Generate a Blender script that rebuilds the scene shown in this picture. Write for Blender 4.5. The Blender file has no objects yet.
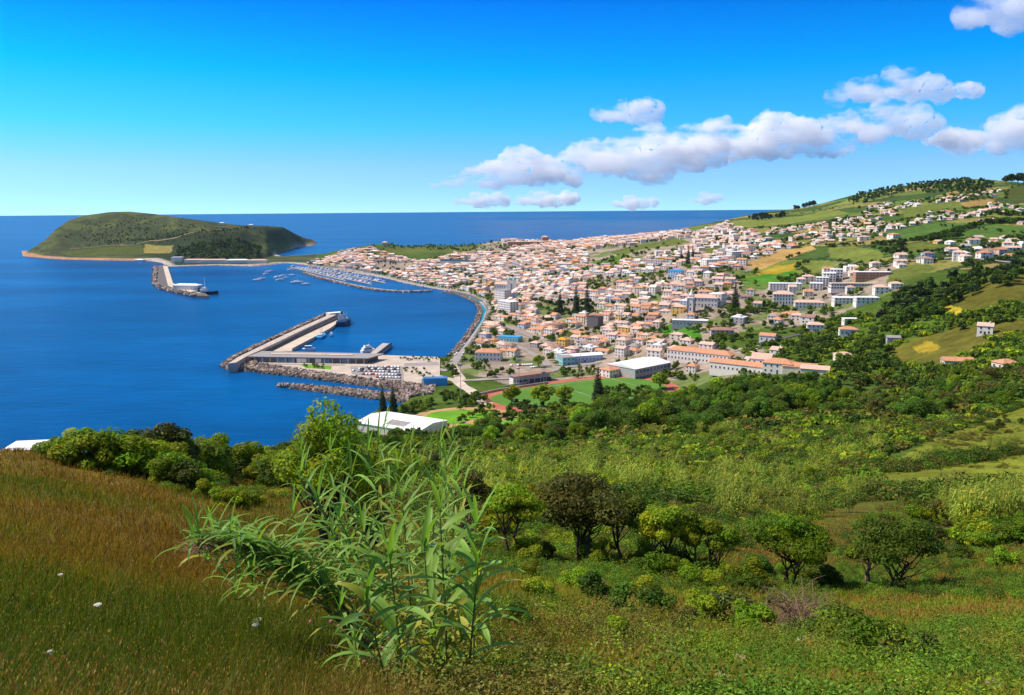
import bpy, bmesh, math, random
import numpy as np
from mathutils import Vector, Matrix

random.seed(7)
RNG = np.random.default_rng(11)
SC = bpy.context.scene
R = math.radians

# ------------------------------------------------------------------ camera
ZC, F = 140.0, 800.0
W_, H_ = 1024, 695
CX, CY = 512.0, 347.5
PITCH = math.atan((CY - 210.6) / F)
ROLL = math.radians(0.444)
_f = np.array([0, math.cos(PITCH), -math.sin(PITCH)])
_u0 = np.array([0, math.sin(PITCH), math.cos(PITCH)])
_r0 = np.array([1.0, 0, 0])
_r = _r0 * math.cos(ROLL) - _u0 * math.sin(ROLL)
_u = _r0 * math.sin(ROLL) + _u0 * math.cos(ROLL)
CAM = np.array([0, 0, ZC])
cd = bpy.data.cameras.new("camera")
cam = bpy.data.objects.new("camera", cd)
SC.collection.objects.link(cam)
M4 = Matrix(((_r[0], _u[0], -_f[0], 0), (_r[1], _u[1], -_f[1], 0), (_r[2], _u[2], -_f[2], ZC), (0, 0, 0, 1)))
cam.matrix_world = M4
cd.sensor_width = 36.0
cd.lens = 36.0 * F / W_
cd.clip_start = 0.2
cd.clip_end = 400000
SC.camera = cam

# ------------------------------------------------------------------ world, sun, exposure
SUN_AZ, SUN_EL = R(-82), R(52)           # azimuth from +Y (view direction), negative = left
SC.view_settings.view_transform = 'Standard'
SC.view_settings.look = 'None'
SC.view_settings.gamma = 1.0
SC.view_settings.use_curve_mapping = False
SC.view_settings.exposure = 0.25
SC.render.engine = 'CYCLES'
SC.cycles.max_bounces = 6
SC.cycles.diffuse_bounces = 3
SC.cycles.glossy_bounces = 2
SC.cycles.transmission_bounces = 3
SC.cycles.volume_bounces = 3
SC.cycles.transparent_max_bounces = 8
SC.cycles.use_denoising = True
SC.cycles.caustics_reflective = False
SC.cycles.caustics_refractive = False

wd = bpy.data.worlds.new("World")
SC.world = wd
wd.use_nodes = True
nt = wd.node_tree
nt.nodes.clear()
N = nt.nodes.new
L = nt.links.new
out = N('ShaderNodeOutputWorld')
bg = N('ShaderNodeBackground')
sky = N('ShaderNodeTexSky')
sky.sky_type = 'NISHITA'
sky.sun_disc = False
sky.sun_elevation = SUN_EL
sky.sun_rotation = SUN_AZ
sky.altitude = 100
sky.air_density = 1.0
sky.dust_density = 0.35
sky.ozone_density = 2.0
# the clear air of this coast: the sky is deep blue close above the horizon,
# so the direction is lifted before the sky model reads it
tc = N('ShaderNodeTexCoord')
sep = N('ShaderNodeSeparateXYZ')
L(tc.outputs['Generated'], sep.inputs[0])
mz = N('ShaderNodeMath'); mz.operation = 'MULTIPLY'; mz.inputs[1].default_value = 2.6
L(sep.outputs['Z'], mz.inputs[0])
ma = N('ShaderNodeMath'); ma.operation = 'ADD'; ma.inputs[1].default_value = 0.10
L(mz.outputs[0], ma.inputs[0])
cmb = N('ShaderNodeCombineXYZ')
L(sep.outputs['X'], cmb.inputs[0]); L(sep.outputs['Y'], cmb.inputs[1]); L(ma.outputs[0], cmb.inputs[2])
nrm = N('ShaderNodeVectorMath'); nrm.operation = 'NORMALIZE'
L(cmb.outputs[0], nrm.inputs[0])
L(nrm.outputs[0], sky.inputs['Vector'])
hs = N('ShaderNodeHueSaturation')
hs.inputs['Hue'].default_value = 0.5
hs.inputs['Saturation'].default_value = 1.0
hs.inputs['Value'].default_value = 1.36
L(sky.outputs[0], hs.inputs['Color'])
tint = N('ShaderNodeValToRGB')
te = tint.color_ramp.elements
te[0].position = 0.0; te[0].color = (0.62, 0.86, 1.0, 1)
te[1].position = 0.55; te[1].color = (0.92, 0.76, 0.60, 1)  # overhead sky, out of view, tinted warm to take blue out of the fill
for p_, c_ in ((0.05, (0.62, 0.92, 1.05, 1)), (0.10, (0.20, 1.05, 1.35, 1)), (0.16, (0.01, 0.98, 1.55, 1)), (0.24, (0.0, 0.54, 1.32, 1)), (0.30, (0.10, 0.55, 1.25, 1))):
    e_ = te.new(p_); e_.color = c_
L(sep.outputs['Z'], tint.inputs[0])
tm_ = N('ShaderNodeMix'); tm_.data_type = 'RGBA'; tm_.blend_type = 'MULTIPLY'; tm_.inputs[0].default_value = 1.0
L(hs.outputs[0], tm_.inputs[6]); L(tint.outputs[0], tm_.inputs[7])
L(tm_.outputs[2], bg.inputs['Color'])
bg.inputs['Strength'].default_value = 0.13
L(bg.outputs[0], out.inputs[0])

sd_ = bpy.data.lights.new("sun", 'SUN')
sd_.energy = 5.0
sd_.angle = R(0.53)
sd_.color = (1.0, 0.90, 0.78)
sun = bpy.data.objects.new("sun", sd_)
SC.collection.objects.link(sun)
_sd = Vector((math.sin(SUN_AZ) * math.cos(SUN_EL), math.cos(SUN_AZ) * math.cos(SUN_EL), math.sin(SUN_EL)))
sun.rotation_euler = _sd.to_track_quat('Z', 'Y').to_euler()
sun.location = (0, 0, 400)

# ------------------------------------------------------------------ helpers
def lin(c):
    if isinstance(c, str):
        c = [int(c[i:i + 2], 16) / 255 for i in (0, 2, 4)]
        return tuple((x / 12.92 if x <= 0.04045 else ((x + 0.055) / 1.055) ** 2.4) for x in c)
    return tuple(c)

def rays(px, py):
    px = np.asarray(px, float); py = np.asarray(py, float)
    a = (px - CX) / F; b = (CY - py) / F
    d = _f[None] + a[..., None] * _r + b[..., None] * _u
    return d

def az_slope(px, py):
    d = rays(np.atleast_1d(px), np.atleast_1d(py))
    h = np.hypot(d[:, 0], d[:, 1])
    return np.arctan2(d[:, 0], d[:, 1]), -d[:, 2] / h

def project(P):
    d = np.asarray(P, float).reshape(-1, 3) - CAM
    z = d @ _f
    z = np.where(np.abs(z) < 1e-6, 1e-6, z)
    return CX + F * (d @ _r) / z, CY - F * (d @ _u) / z, z

def sea_pt(px, py, z=0.0):
    """where the sight line through (px,py) meets the level z"""
    a, s = az_slope(px, py)
    r = (ZC - z) / s
    return np.stack([r * np.sin(a), r * np.cos(a)], -1)

def in_poly(x, y, poly):
    poly = np.asarray(poly); n = len(poly)
    ins = np.zeros(x.shape, bool)
    x0, y0 = poly[:, 0].min(), poly[:, 1].min(); x1, y1 = poly[:, 0].max(), poly[:, 1].max()
    m = (x >= x0) & (x <= x1) & (y >= y0) & (y <= y1)
    if not m.any():
        return ins
    xs, ys = x[m], y[m]; r = np.zeros(xs.shape, bool)
    j = n - 1
    for i in range(n):
        xi, yi = poly[i]; xj, yj = poly[j]
        c = ((yi > ys) != (yj > ys))
        with np.errstate(divide='ignore', invalid='ignore'):
            c &= xs < (xj - xi) * (ys - yi) / (yj - yi + 1e-12) + xi
        r ^= c
        j = i
    ins[m] = r
    return ins

def dist_poly(x, y, poly, closed=True):
    poly = np.asarray(poly); n = len(poly)
    d = np.full(x.shape, 1e18)
    for i in range(n if closed else n - 1):
        p, q = poly[i], poly[(i + 1) % n]
        e = q - p; l2 = (e * e).sum() + 1e-9
        t = np.clip(((x - p[0]) * e[0] + (y - p[1]) * e[1]) / l2, 0, 1)
        d = np.minimum(d, (x - p[0] - t * e[0]) ** 2 + (y - p[1] - t * e[1]) ** 2)
    return np.sqrt(d)

def sstep(a, b, x):
    t = np.clip((x - a) / (b - a), 0, 1)
    return t * t * (3 - 2 * t)

def vnoise(x, y, seed=0):
    """cheap smooth value noise"""
    xi = np.floor(x).astype(np.int64); yi = np.floor(y).astype(np.int64)
    fx = x - xi; fy = y - yi
    fx = fx * fx * (3 - 2 * fx); fy = fy * fy * (3 - 2 * fy)
    def h(a, b):
        n = (a * 374761393 + b * 668265263 + seed * 974711) & 0x7fffffff
        n = ((n ^ (n >> 13)) * 1274126177) & 0x7fffffff
        return ((n ^ (n >> 16)) & 0xffff) / 65535.0
    return (h(xi, yi) * (1 - fx) + h(xi + 1, yi) * fx) * (1 - fy) + (h(xi, yi + 1) * (1 - fx) + h(xi + 1, yi + 1) * fx) * fy

def fbm(x, y, seed=0, o=4):
    s = 0; a = 0.5; t = 0
    for i in range(o):
        s = s + a * vnoise(x, y, seed + i); t += a; a *= 0.5; x = x * 2.03 + 7.1; y = y * 2.03 + 3.3
    return s / t

# ------------------------------------------------------------------ the lie of the land
# (px, py, distance): sight lines and how far along them the ground is met
CTRL = [
 # left meadow
 (0,695,5.5),(0,600,10),(0,540,17),(0,500,27),(0,470,43),(0,455,60),
 (75,695,5.7),(75,600,10.7),(75,540,19),(75,500,30),(75,473,46),(75,460,62),
 (150,695,6),(150,600,11.5),(150,540,21),(150,500,34),(150,482,47),(150,462,78),(150,446,120),
 (225,695,6.1),(225,600,12.5),(225,540,25),(225,505,41),(225,485,62),(225,465,110),(225,452,190),
 (300,695,6.3),(300,600,14),(300,540,30),(300,500,52),(300,472,95),(300,455,170),(300,445,260),
 (400,480,105),(400,458,190),(400,447,280),(400,438,420),(400,425,482),
 (512,695,6.5),(512,640,10),(512,600,16),(512,570,26),(512,540,42),(512,510,70),(512,480,120),(512,450,210),
 (512,430,372),(512,414,485),(512,396,556),(512,380,645),(455,425,480),(455,400,560),(560,392,585),(600,384,620),
 (650,695,7),(650,640,12),(650,590,25),(650,555,40),(650,515,75),(650,480,130),(650,450,215),(650,425,330),(650,407,450),(650,390,570),(650,378,640),
 (790,695,8),(790,640,16),(790,585,36),(790,520,85),(790,480,150),(790,450,230),(790,420,330),(790,398,450),(790,375,560),
 (900,695,8),(900,640,16),(900,590,34),(900,540,68),(900,500,112),(900,470,162),(900,440,235),(900,415,330),
 (1000,695,8),(1000,640,15),(1000,590,32),(1000,540,65),(1000,500,110),(1000,470,160),(1000,440,230),(1000,418,310),(1000,402,390),
 # town, plain and far ridge
 (600,375,655),(600,340,825),(600,300,1030),(600,270,1360),(600,250,1850),(600,238.5,2460),
 (500,375,650),(500,340,860),(500,300,1225),(500,270,1790),(500,250,2380),(500,239,2750),
 (450,360,745),(450,275,1710),(450,255,2300),(450,246,2600),
 (400,275,1760),(400,258,2300),(400,245.5,2480),(385,243.3,2430),(373,246,2440),(385,252,2330),(430,245.5,2520),
 (330,262,2240),(270,262,2290),
 (700,360,683),(700,340,735),(700,320,795),(700,300,865),(700,275,1040),(700,255,1350),(700,240,1700),(700,225,2300),
 (800,350,670),(800,330,750),(800,310,840),(800,290,930),(800,270,1050),(800,250,1250),(800,230,1650),(800,215,2200),(800,207,2600),
 (745,216.5,2800),(770,212,2800),(850,195,2700),
 (900,390,510),(900,360,600),(900,340,650),(900,320,705),(900,300,780),(900,280,880),(900,260,1000),(900,240,1200),(900,220,1550),(900,200,2100),(900,186,2700),
 (940,183,2650),(985,181,2450),
 (1010,370,480),(1010,330,600),(1010,300,680),(1010,281,730),(1010,264,960),(1010,245,1100),(1010,220,1400),(1010,200,1750),(1010,182,2150),
]
# (px, distance, height): ground that stays hidden behind what is in front of it
HID = [
 (0,90,104),(0,200,52),(0,350,5),(0,700,-20),(0,2000,-20),(75,95,102),(75,200,60),(75,380,5),(75,800,-20),
 (150,200,72),(150,330,30),(225,300,46),(225,430,5),(225,800,-10),(225,1500,-10),(150,440,4),(150,800,-10),(150,2000,-10),(300,400,28),(300,500,4),(300,900,-10),(300,1700,-10),
 (270,2600,2),(330,2600,2),(400,2900,5),(450,3000,5),(500,3200,5),(600,3100,8),(700,3000,60),(745,3300,80),(800,3100,110),
 (850,3200,150),(900,3200,190),(940,3200,220),(985,3100,220),(1010,2700,200),(600,3600,-5),(800,4300,-5),(940,4300,50),(400,3400,-5),
 (1010,4000,80),
]
_c = np.array(CTRL, float)
_a, _s = az_slope(_c[:, 0], _c[:, 1]); _Ls = np.log(_c[:, 2])
_h = np.array(HID, float)
_ha, _ = az_slope(_h[:, 0], np.full(len(_h), 250.0))
_a = np.concatenate([_a, _ha]); _s = np.concatenate([_s, (ZC - _h[:, 2]) / _h[:, 1]]); _Ls = np.concatenate([_Ls, np.log(_h[:, 1])])
AK = 5.0
_X = np.stack([_a * AK, _Ls], -1)
def _phi(d2):
    return 0.5 * d2 * np.log(d2 + 1e-12)
_d2 = ((_X[:, None] - _X[None]) ** 2).sum(-1)
_n = len(_X)
_A = np.zeros((_n + 3, _n + 3))
_A[:_n, :_n] = _phi(_d2) + np.eye(_n) * 0.012
_P = np.concatenate([np.ones((_n, 1)), _X], 1)
_A[:_n, _n:] = _P; _A[_n:, :_n] = _P.T
_w = np.linalg.solve(_A, np.concatenate([_s, np.zeros(3)]))
AZMAX = R(37)
# evaluate once on a grid, look it up afterwards
GA = np.linspace(-AZMAX, AZMAX, 260)
GL = np.linspace(math.log(3.0), math.log(5200), 420)
def _rbf():
    AA, LL = np.meshgrid(GA * AK, GL, indexing='ij')
    Q = np.stack([AA.ravel(), LL.ravel()], -1)
    o = np.empty(len(Q))
    for i in range(0, len(Q), 8000):
        q = Q[i:i + 8000]
        d2 = ((q[:, None] - _X[None]) ** 2).sum(-1)
        o[i:i + 8000] = _phi(d2) @ _w[:_n] + _w[_n] + q @ _w[_n + 1:]
    return o.reshape(AA.shape)
GS = _rbf()

def _lookup(a, l, G):
    fa = np.clip((a - GA[0]) / (GA[1] - GA[0]), 0, len(GA) - 1.001)
    fl = np.clip((l - GL[0]) / (GL[1] - GL[0]), 0, len(GL) - 1.001)
    ia = fa.astype(int); il = fl.astype(int); ta = fa - ia; tl = fl - il
    return (G[ia, il] * (1 - ta) + G[ia + 1, il] * ta) * (1 - tl) + (G[ia, il + 1] * (1 - ta) + G[ia + 1, il + 1] * ta) * tl

def PX(*pts):
    p = np.array(pts, float)
    return sea_pt(p[:, 0], p[:, 1])

# headland: outline against sea and sky (px, crest row, depth of ground before the crest) and waterline in front
GU = np.array([(20,256,30),(26,253,80),(45,240,280),(56,229,430),(70,219.5,560),(85,215.3,640),(110,212,680),(130,211.6,680),(155,214,660),(180,217.5,620),
               (210,221.5,540),(240,225.2,500),(265,225.7,470),(283,227,240),(292,232,230),(303,237.5,200),(312,240,150),(318,243,90)], float)
GF = np.array([(20,256.2),(40,258),(62,259.5),(110,260.5),(150,261),(175,264),(230,264),(262,261),(276,254.5),(288,250.5),(300,248),(318,244)], float)
_ga, _gs = az_slope(GU[:, 0], GU[:, 1])
_fa, _fs = az_slope(GF[:, 0], GF[:, 1])
GRF = np.interp(_ga, _fa, ZC / _fs)
GRC = GRF + GU[:, 2]
GUZ = ZC - GRC * _gs
_br = GRC + 420
GBACK = np.stack([_br * np.sin(_ga), _br * np.cos(_ga)], -1)

# coast of the mainland with the isthmus and the headland, at sea level
COAST = np.concatenate([
    np.array([(-900, -600), (-900, 150), (-480, 250), (-260, 330), (-170, 420)], float),
    PX((250, 452), (300, 446), (345, 433), (372, 419), (385, 409), (398, 401.5), (393, 394),
       (392, 358), (410, 357.5), (448, 356.5), (456, 349), (468, 334), (478, 321), (483.5, 310), (477, 301), (462, 294.5), (442, 290.5),
       (430, 288.6), (405, 284), (385, 278.8), (356, 273.8), (330, 269.4), (305, 265.6), (294, 264), (286, 263.5), (255, 266.5),
       (212, 265.5), (165, 267), (160, 263), (150, 261), (110, 260.5), (62, 259.5), (40, 258), (22, 256.2)),
    GBACK[:-1],
    PX((318.5, 242.8), (314, 245.5), (296, 247.5), (288, 250), (276, 253.5), (284, 256.5), (300, 255.5), (322, 254), (342, 251)),
    np.array([(-480, 2850), (-330, 3050), (0, 3300), (600, 3900), (1600, 4600), (6000, 5200), (6000, -600)], float)])

def headland(a, r):
    zc = np.interp(a, _ga, GUZ, left=-30, right=-30)
    rc = np.interp(a, _ga, GRC)
    px = np.interp(a, _ga, GU[:, 0])
    rf = np.interp(a, _ga, GRF)
    rb = rc + 440
    t = np.clip((r - rf) / (rc - rf + 1), -1, 1)
    # apron in the west, steep wooded front in the east
    west = 1 - sstep(172, 200, px)
    up_w = 0.02 + 0.30 * t + 0.68 * sstep(0.25, 1.02, t)
    up_e = 0.55 * np.power(np.clip(t, 0, 1), 0.55) + 0.45 * sstep(0.15, 1.0, t)
    k = np.where(t <= 0, t * 0.4, west * up_w + (1 - west) * up_e)
    tb = np.clip((r - rc) / (rb - rc), 0, 1)
    z = np.where(r < rc, zc * k, zc * (1 - tb ** 1.6 * 1.3))
    z = z * (1 + 0.10 * (fbm(a * 30, r / 160, 5, 3) - 0.5) * np.clip(k, 0, 1) * (1 - sstep(0.7, 1, t)))
    return np.where((a > _ga[0] - 0.002) & (a < _ga[-1] + 0.002), z, -30)

def _raw(x, y):
    r = np.hypot(x, y); a = np.arctan2(x, y)
    ac = np.clip(a, -AZMAX, AZMAX)
    s = _lookup(ac, np.log(np.maximum(r, 3.0)), GS)
    z = ZC - r * s
    # last metres up to the eye: ground 1.65 m under it
    s3 = _lookup(ac, np.full(r.shape, math.log(3.0)), GS) * 3
    z = np.where(r < 3, ZC - (1.65 + (s3 - 1.65) * r / 3), z)
    z = z + (fbm(x / 9, y / 9, 3) - 0.5) * np.clip(r - 6, 0, 60) * 0.016 + (fbm(x / 55, y / 55, 9) - 0.5) * np.clip(r - 60, 0, 400) * 0.012
    return z

# levelled ground: (x, y, half length, half width, turn, height)
PADS = [(50, 572, 82, 54, R(31), 7.5), (-42, 500, 62, 40, R(8), 9.5), (-62, 470, 42, 32, R(-25), 8.5)]

def zf(x, y):
    x = np.atleast_1d(np.asarray(x, float)); y = np.atleast_1d(np.asarray(y, float))
    r = np.hypot(x, y); a = np.arctan2(x, y)
    z = _raw(x, y)
    sdv = dist_poly(x, y, COAST) * np.where(in_poly(x, y, COAST), 1, -1)
    for (cx, cy, hl, hw, t, pz) in PADS:
        u = (x - cx) * math.cos(t) + (y - cy) * math.sin(t); v = -(x - cx) * math.sin(t) + (y - cy) * math.cos(t)
        q = np.sqrt((u / hl) ** 2 + (v / hw) ** 2)
        z = z + (pz - z) * (1 - sstep(1.0, 1.35, q))
    zl = np.maximum(z, 1.3 + np.clip(sdv, 0, 60) * 0.03)
    m = (a < R(-13.62)) & (r > 2250)
    if m.any():
        zl[m] = np.maximum(np.where(r[m] > 2380, 1.3 + np.clip(sdv[m], 0, 30) * 0.05, zl[m]), headland(a[m], r[m]))
    t = sstep(-4, 10, sdv)
    return np.where(sdv > 10, zl, -5 + (zl + 5) * t)

# fast height table in polar cells for placing things
TA = np.linspace(-R(50), R(50), 900)
TL = np.concatenate([np.linspace(math.log(1.5), math.log(30), 160)[:-1], np.linspace(math.log(30), math.log(4600), 700)])
_AA, _LL = np.meshgrid(TA, TL, indexing='ij')
TZ = zf((np.exp(_LL) * np.sin(_AA)).ravel(), (np.exp(_LL) * np.cos(_AA)).ravel()).reshape(_AA.shape)
TSLOPE = (TZ - ZC) / np.exp(_LL)
TMAX = np.maximum.accumulate(TSLOPE, axis=1)

def zt(x, y):
    x = np.atleast_1d(np.asarray(x, float)); y = np.atleast_1d(np.asarray(y, float))
    a = np.arctan2(x, y); l = np.log(np.maximum(np.hypot(x, y), 1.5))
    fa = np.clip((a - TA[0]) / (TA[1] - TA[0]), 0, len(TA) - 1.001); ia = fa.astype(int); ta = fa - ia
    il = np.clip(np.searchsorted(TL, l) - 1, 0, len(TL) - 2); tl = np.clip((l - TL[il]) / (TL[il + 1] - TL[il]), 0, 1)
    return (TZ[ia, il] * (1 - ta) + TZ[ia + 1, il] * ta) * (1 - tl) + (TZ[ia, il + 1] * (1 - ta) + TZ[ia + 1, il + 1] * ta) * tl

def z1(x, y):
    return float(zt(x, y)[0])

def visible(x, y, top):
    """is a point `top` metres above the ground in sight of the camera"""
    a = np.arctan2(x, y); l = np.log(np.hypot(x, y))
    ia = np.clip(np.rint((a - TA[0]) / (TA[1] - TA[0])).astype(int), 0, len(TA) - 1)
    il = np.clip(np.searchsorted(TL, l) - 1, 0, len(TL) - 1)
    s = (zt(x, y) + top - ZC) / np.exp(l)
    return s >= TMAX[ia, il] - 1e-4

def hit(px, py, lift=0.0):
    """ground points met by the sight lines through the given picture points"""
    a, s = az_slope(px, py)
    fa = np.clip((a - TA[0]) / (TA[1] - TA[0]), 0, len(TA) - 1.001); ia = fa.astype(int); ta = (fa - ia)[:, None]
    prof = TMAX[ia] * (1 - ta) + TMAX[ia + 1] * ta
    above = prof >= (-s)[:, None]
    k = np.argmax(above, 1); none = ~above.any(1)
    crest = np.argmax(prof >= prof[:, -1:] - 1e-9, 1)      # sight lines that pass over everything end on the skyline
    k = np.where(none, crest, k)
    k = np.clip(k, 1, len(TL) - 1)
    i = np.arange(len(k))
    p0, p1 = prof[i, k - 1], prof[i, k]
    t = np.clip((-s - p0) / (p1 - p0 + 1e-12), 0, 1)
    l = TL[k - 1] + (TL[k] - TL[k - 1]) * t
    r = np.exp(l)
    x = r * np.sin(a); y = r * np.cos(a)
    return np.stack([x, y, zt(x, y) + lift], -1)

def G(px, py):
    return tuple(float(v) for v in hit(px, py)[0])

def gpoly(*pts):
    p = np.array(pts, float)
    return hit(p[:, 0], p[:, 1])[:, :2]
# ------------------------------------------------------------------ object helpers
def link(o, parent=None):
    SC.collection.objects.link(o)
    if parent is not None:
        o.parent = parent
    return o

def mesh_np(name, verts, faces, mat=None, parent=None, smooth=False, cols=None, fcols=None, mats=None, midx=None, loc=None):
    """one mesh object; faces = (n,3|4) array or list of such arrays"""
    me = bpy.data.meshes.new(name)
    verts = np.asarray(verts, np.float32)
    fl = faces if isinstance(faces, list) else [faces]
    fl = [np.asarray(f, np.int32) for f in fl if len(f)]
    nf = sum(len(f) for f in fl)
    idx = np.concatenate([f.ravel() for f in fl])
    tot = np.concatenate([np.full(len(f), f.shape[1], np.int32) for f in fl])
    st = np.concatenate([[0], np.cumsum(tot)[:-1]]).astype(np.int32)
    me.vertices.add(len(verts)); me.vertices.foreach_set("co", verts.ravel())
    me.loops.add(len(idx)); me.loops.foreach_set("vertex_index", idx)
    me.polygons.add(nf); me.polygons.foreach_set("loop_start", st); me.polygons.foreach_set("loop_total", tot)
    for m in (mats if mats else ([mat] if mat else [])):
        me.materials.append(m)
    if midx is not None:
        me.polygons.foreach_set("material_index", np.asarray(midx, np.int32))
    me.update(calc_edges=True)
    me.polygons.foreach_set("use_smooth", np.full(nf, bool(smooth)))
    if cols is not None:
        at = me.color_attributes.new("Col", 'FLOAT_COLOR', 'POINT')
        c4 = np.ones((len(verts), 4), np.float32); c4[:, :3] = cols
        at.data.foreach_set("color", c4.ravel())
    if fcols is not None:
        at = me.attributes.new("Col", 'FLOAT_COLOR', 'FACE')
        c4 = np.ones((nf, 4), np.float32); c4[:, :3] = fcols
        at.data.foreach_set("color", c4.ravel())
    me.validate(clean_customdata=False)
    o = bpy.data.objects.new(name, me)
    if loc is not None:
        o.location = loc
    return link(o, parent)

def tag(o, label=None, cat=None, group=None, kind=None):
    if label: o['label'] = label
    if cat: o['category'] = cat
    if group: o['group'] = group
    if kind: o['kind'] = kind
    return o

def thing(name, label, cat, loc=(0, 0, 0), rz=0.0, group=None):
    o = bpy.data.objects.new(name, None)
    o.empty_display_size = 0.5
    o.location = loc; o.rotation_euler = (0, 0, rz)
    link(o)
    return tag(o, label, cat, group)

def copy_tree(o, parent=None):
    c = o.copy()
    SC.collection.objects.link(c)
    if parent is not None:
        c.parent = parent
    for ch in KIDS.get(o.name, ()) if o.name in KIDS else o.children:
        copy_tree(ch, c)
    return c
KIDS = {}

class MB:
    """collects simple solids into one mesh"""
    def __init__(self):
        self.v = []; self.f = []; self.m = []; self.c = []; self.n = 0
        self.col = (1, 1, 1)
    def add(self, v, f, m=0):
        self.v.extend(v)
        for q in f:
            self.f.append(tuple(i + self.n for i in q)); self.m.append(m); self.c.append(self.col)
        self.n += len(v)
        return self
    def box(self, x0, x1, y0, y1, z0, z1, m=0, rz=0, o=(0, 0, 0)):
        c, s = math.cos(rz), math.sin(rz)
        v = [(o[0] + x * c - y * s, o[1] + x * s + y * c, o[2] + z) for z in (z0, z1) for (x, y) in ((x0, y0), (x1, y0), (x1, y1), (x0, y1))]
        return self.add(v, [(3, 2, 1, 0), (4, 5, 6, 7), (0, 1, 5, 4), (1, 2, 6, 5), (2, 3, 7, 6), (3, 0, 4, 7)], m)
    def prism(self, pts, z0, z1, m=0, cap=True, taper=0.0):
        n = len(pts)
        cx = sum(p[0] for p in pts) / n; cy = sum(p[1] for p in pts) / n
        zz = (lambda z, i: z[i] if hasattr(z, '__len__') else z)
        v = [(p[0], p[1], zz(z0, i)) for i, p in enumerate(pts)] + [(p[0] + (cx - p[0]) * taper, p[1] + (cy - p[1]) * taper, zz(z1, i)) for i, p in enumerate(pts)]
        f = [(i, (i + 1) % n, n + (i + 1) % n, n + i) for i in range(n)]
        area = sum(pts[i][0] * pts[(i + 1) % n][1] - pts[(i + 1) % n][0] * pts[i][1] for i in range(n))
        if area < 0:
            f = [q[::-1] for q in f]
        if cap:
            t = tuple(range(n, 2 * n)); b = tuple(range(n))
            f += [t if area > 0 else t[::-1], b[::-1] if area > 0 else b]
        return self.add(v, f, m)
    def cyl(self, p, q, r0, r1=None, n=8, m=0, caps=True):
        r1 = r0 if r1 is None else r1
        p, q = Vector(p), Vector(q); d = (q - p)
        if d.length < 1e-6: return self
        d.normalize()
        a = d.orthogonal().normalized(); b = d.cross(a)
        v = []
        for c_, r in ((p, r0), (q, r1)):
            for i in range(n):
                t = 2 * math.pi * i / n
                v.append(tuple(c_ + (a * math.cos(t) + b * math.sin(t)) * r))
        f = [(i, (i + 1) % n, n + (i + 1) % n, n + i) for i in range(n)]
        if caps: f += [tuple(range(n))[::-1], tuple(range(n, 2 * n))]
        return self.add(v, f, m)
    def tube(self, pts, rad, n=6, m=0):
        pts = [Vector(p) for p in pts]
        k = len(pts); v = []
        rr = rad if hasattr(rad, '__len__') else [rad] * k
        a = None
        for i, p in enumerate(pts):
            d = (pts[min(i + 1, k - 1)] - pts[max(i - 1, 0)]).normalized()
            if a is None: a = d.orthogonal().normalized()
            else:
                a = (a - d * a.dot(d))
                a = a.normalized() if a.length > 1e-4 else d.orthogonal().normalized()
            b = d.cross(a)
            for j in range(n):
                t = 2 * math.pi * j / n
                v.append(tuple(p + (a * math.cos(t) + b * math.sin(t)) * rr[i]))
        f = [(i * n + j, i * n + (j + 1) % n, (i + 1) * n + (j + 1) % n, (i + 1) * n + j) for i in range(k - 1) for j in range(n)]
        f += [tuple(range(n))[::-1], tuple(range((k - 1) * n, k * n))]
        return self.add(v, f, m)
    def lathe(self, prof, n=12, m=0, o=(0, 0, 0)):
        k = len(prof)
        v = [(o[0] + r * math.cos(2 * math.pi * j / n), o[1] + r * math.sin(2 * math.pi * j / n), o[2] + z) for (r, z) in prof for j in range(n)]
        f = [(i * n + j, i * n + (j + 1) % n, (i + 1) * n + (j + 1) % n, (i + 1) * n + j) for i in range(k - 1) for j in range(n)]
        f += [tuple(range(n))[::-1], tuple(range((k - 1) * n, k * n))]
        return self.add(v, f, m)
    def hip(self, x0, x1, y0, y1, z, h, m=0, ov=0.4, o=(0, 0, 0), rz=0, gable=False):
        """hipped or gabled roof along the longer side x"""
        x0 -= ov; x1 += ov; y0 -= ov; y1 += ov
        ins = 0.0 if gable else min((y1 - y0) / 2, (x1 - x0) / 2 - 0.05) * 0.95
        ym = (y0 + y1) / 2
        t = 0.18
        P = [(x0, y0, z), (x1, y0, z), (x1, y1, z), (x0, y1, z), (x0, y0, z + t), (x1, y0, z + t), (x1, y1, z + t), (x0, y1, z + t), (x0 + ins, ym, z + h), (x1 - ins, ym, z + h)]
        c, s = math.cos(rz), math.sin(rz)
        v = [(o[0] + p[0] * c - p[1] * s, o[1] + p[0] * s + p[1] * c, o[2] + p[2]) for p in P]
        return self.add(v, [(3, 2, 1, 0), (0, 1, 5, 4), (1, 2, 6, 5), (2, 3, 7, 6), (3, 0, 4, 7), (4, 5, 9, 8), (6, 7, 8, 9), (5, 6, 9), (7, 4, 8)], m)
    def build(self, name, mat, parent=None, smooth=False, loc=None, colour=False):
        me = bpy.data.meshes.new(name)
        me.from_pydata([tuple(map(float, p)) for p in self.v], [], self.f)
        for mm in (mat if isinstance(mat, (list, tuple)) else [mat]):
            me.materials.append(mm)
        if len(self.f):
            me.polygons.foreach_set("material_index", np.array(self.m, np.int32))
            if smooth: me.polygons.foreach_set("use_smooth", np.ones(len(self.f), bool))
        if colour:
            at = me.attributes.new("Col", 'FLOAT_COLOR', 'FACE')
            c4 = np.ones((len(self.f), 4), np.float32); c4[:, :3] = np.array(self.c)
            at.data.foreach_set("color", c4.ravel())
        me.update()
        o = bpy.data.objects.new(name, me)
        if loc is not None: o.location = loc
        return link(o, parent)

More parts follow.
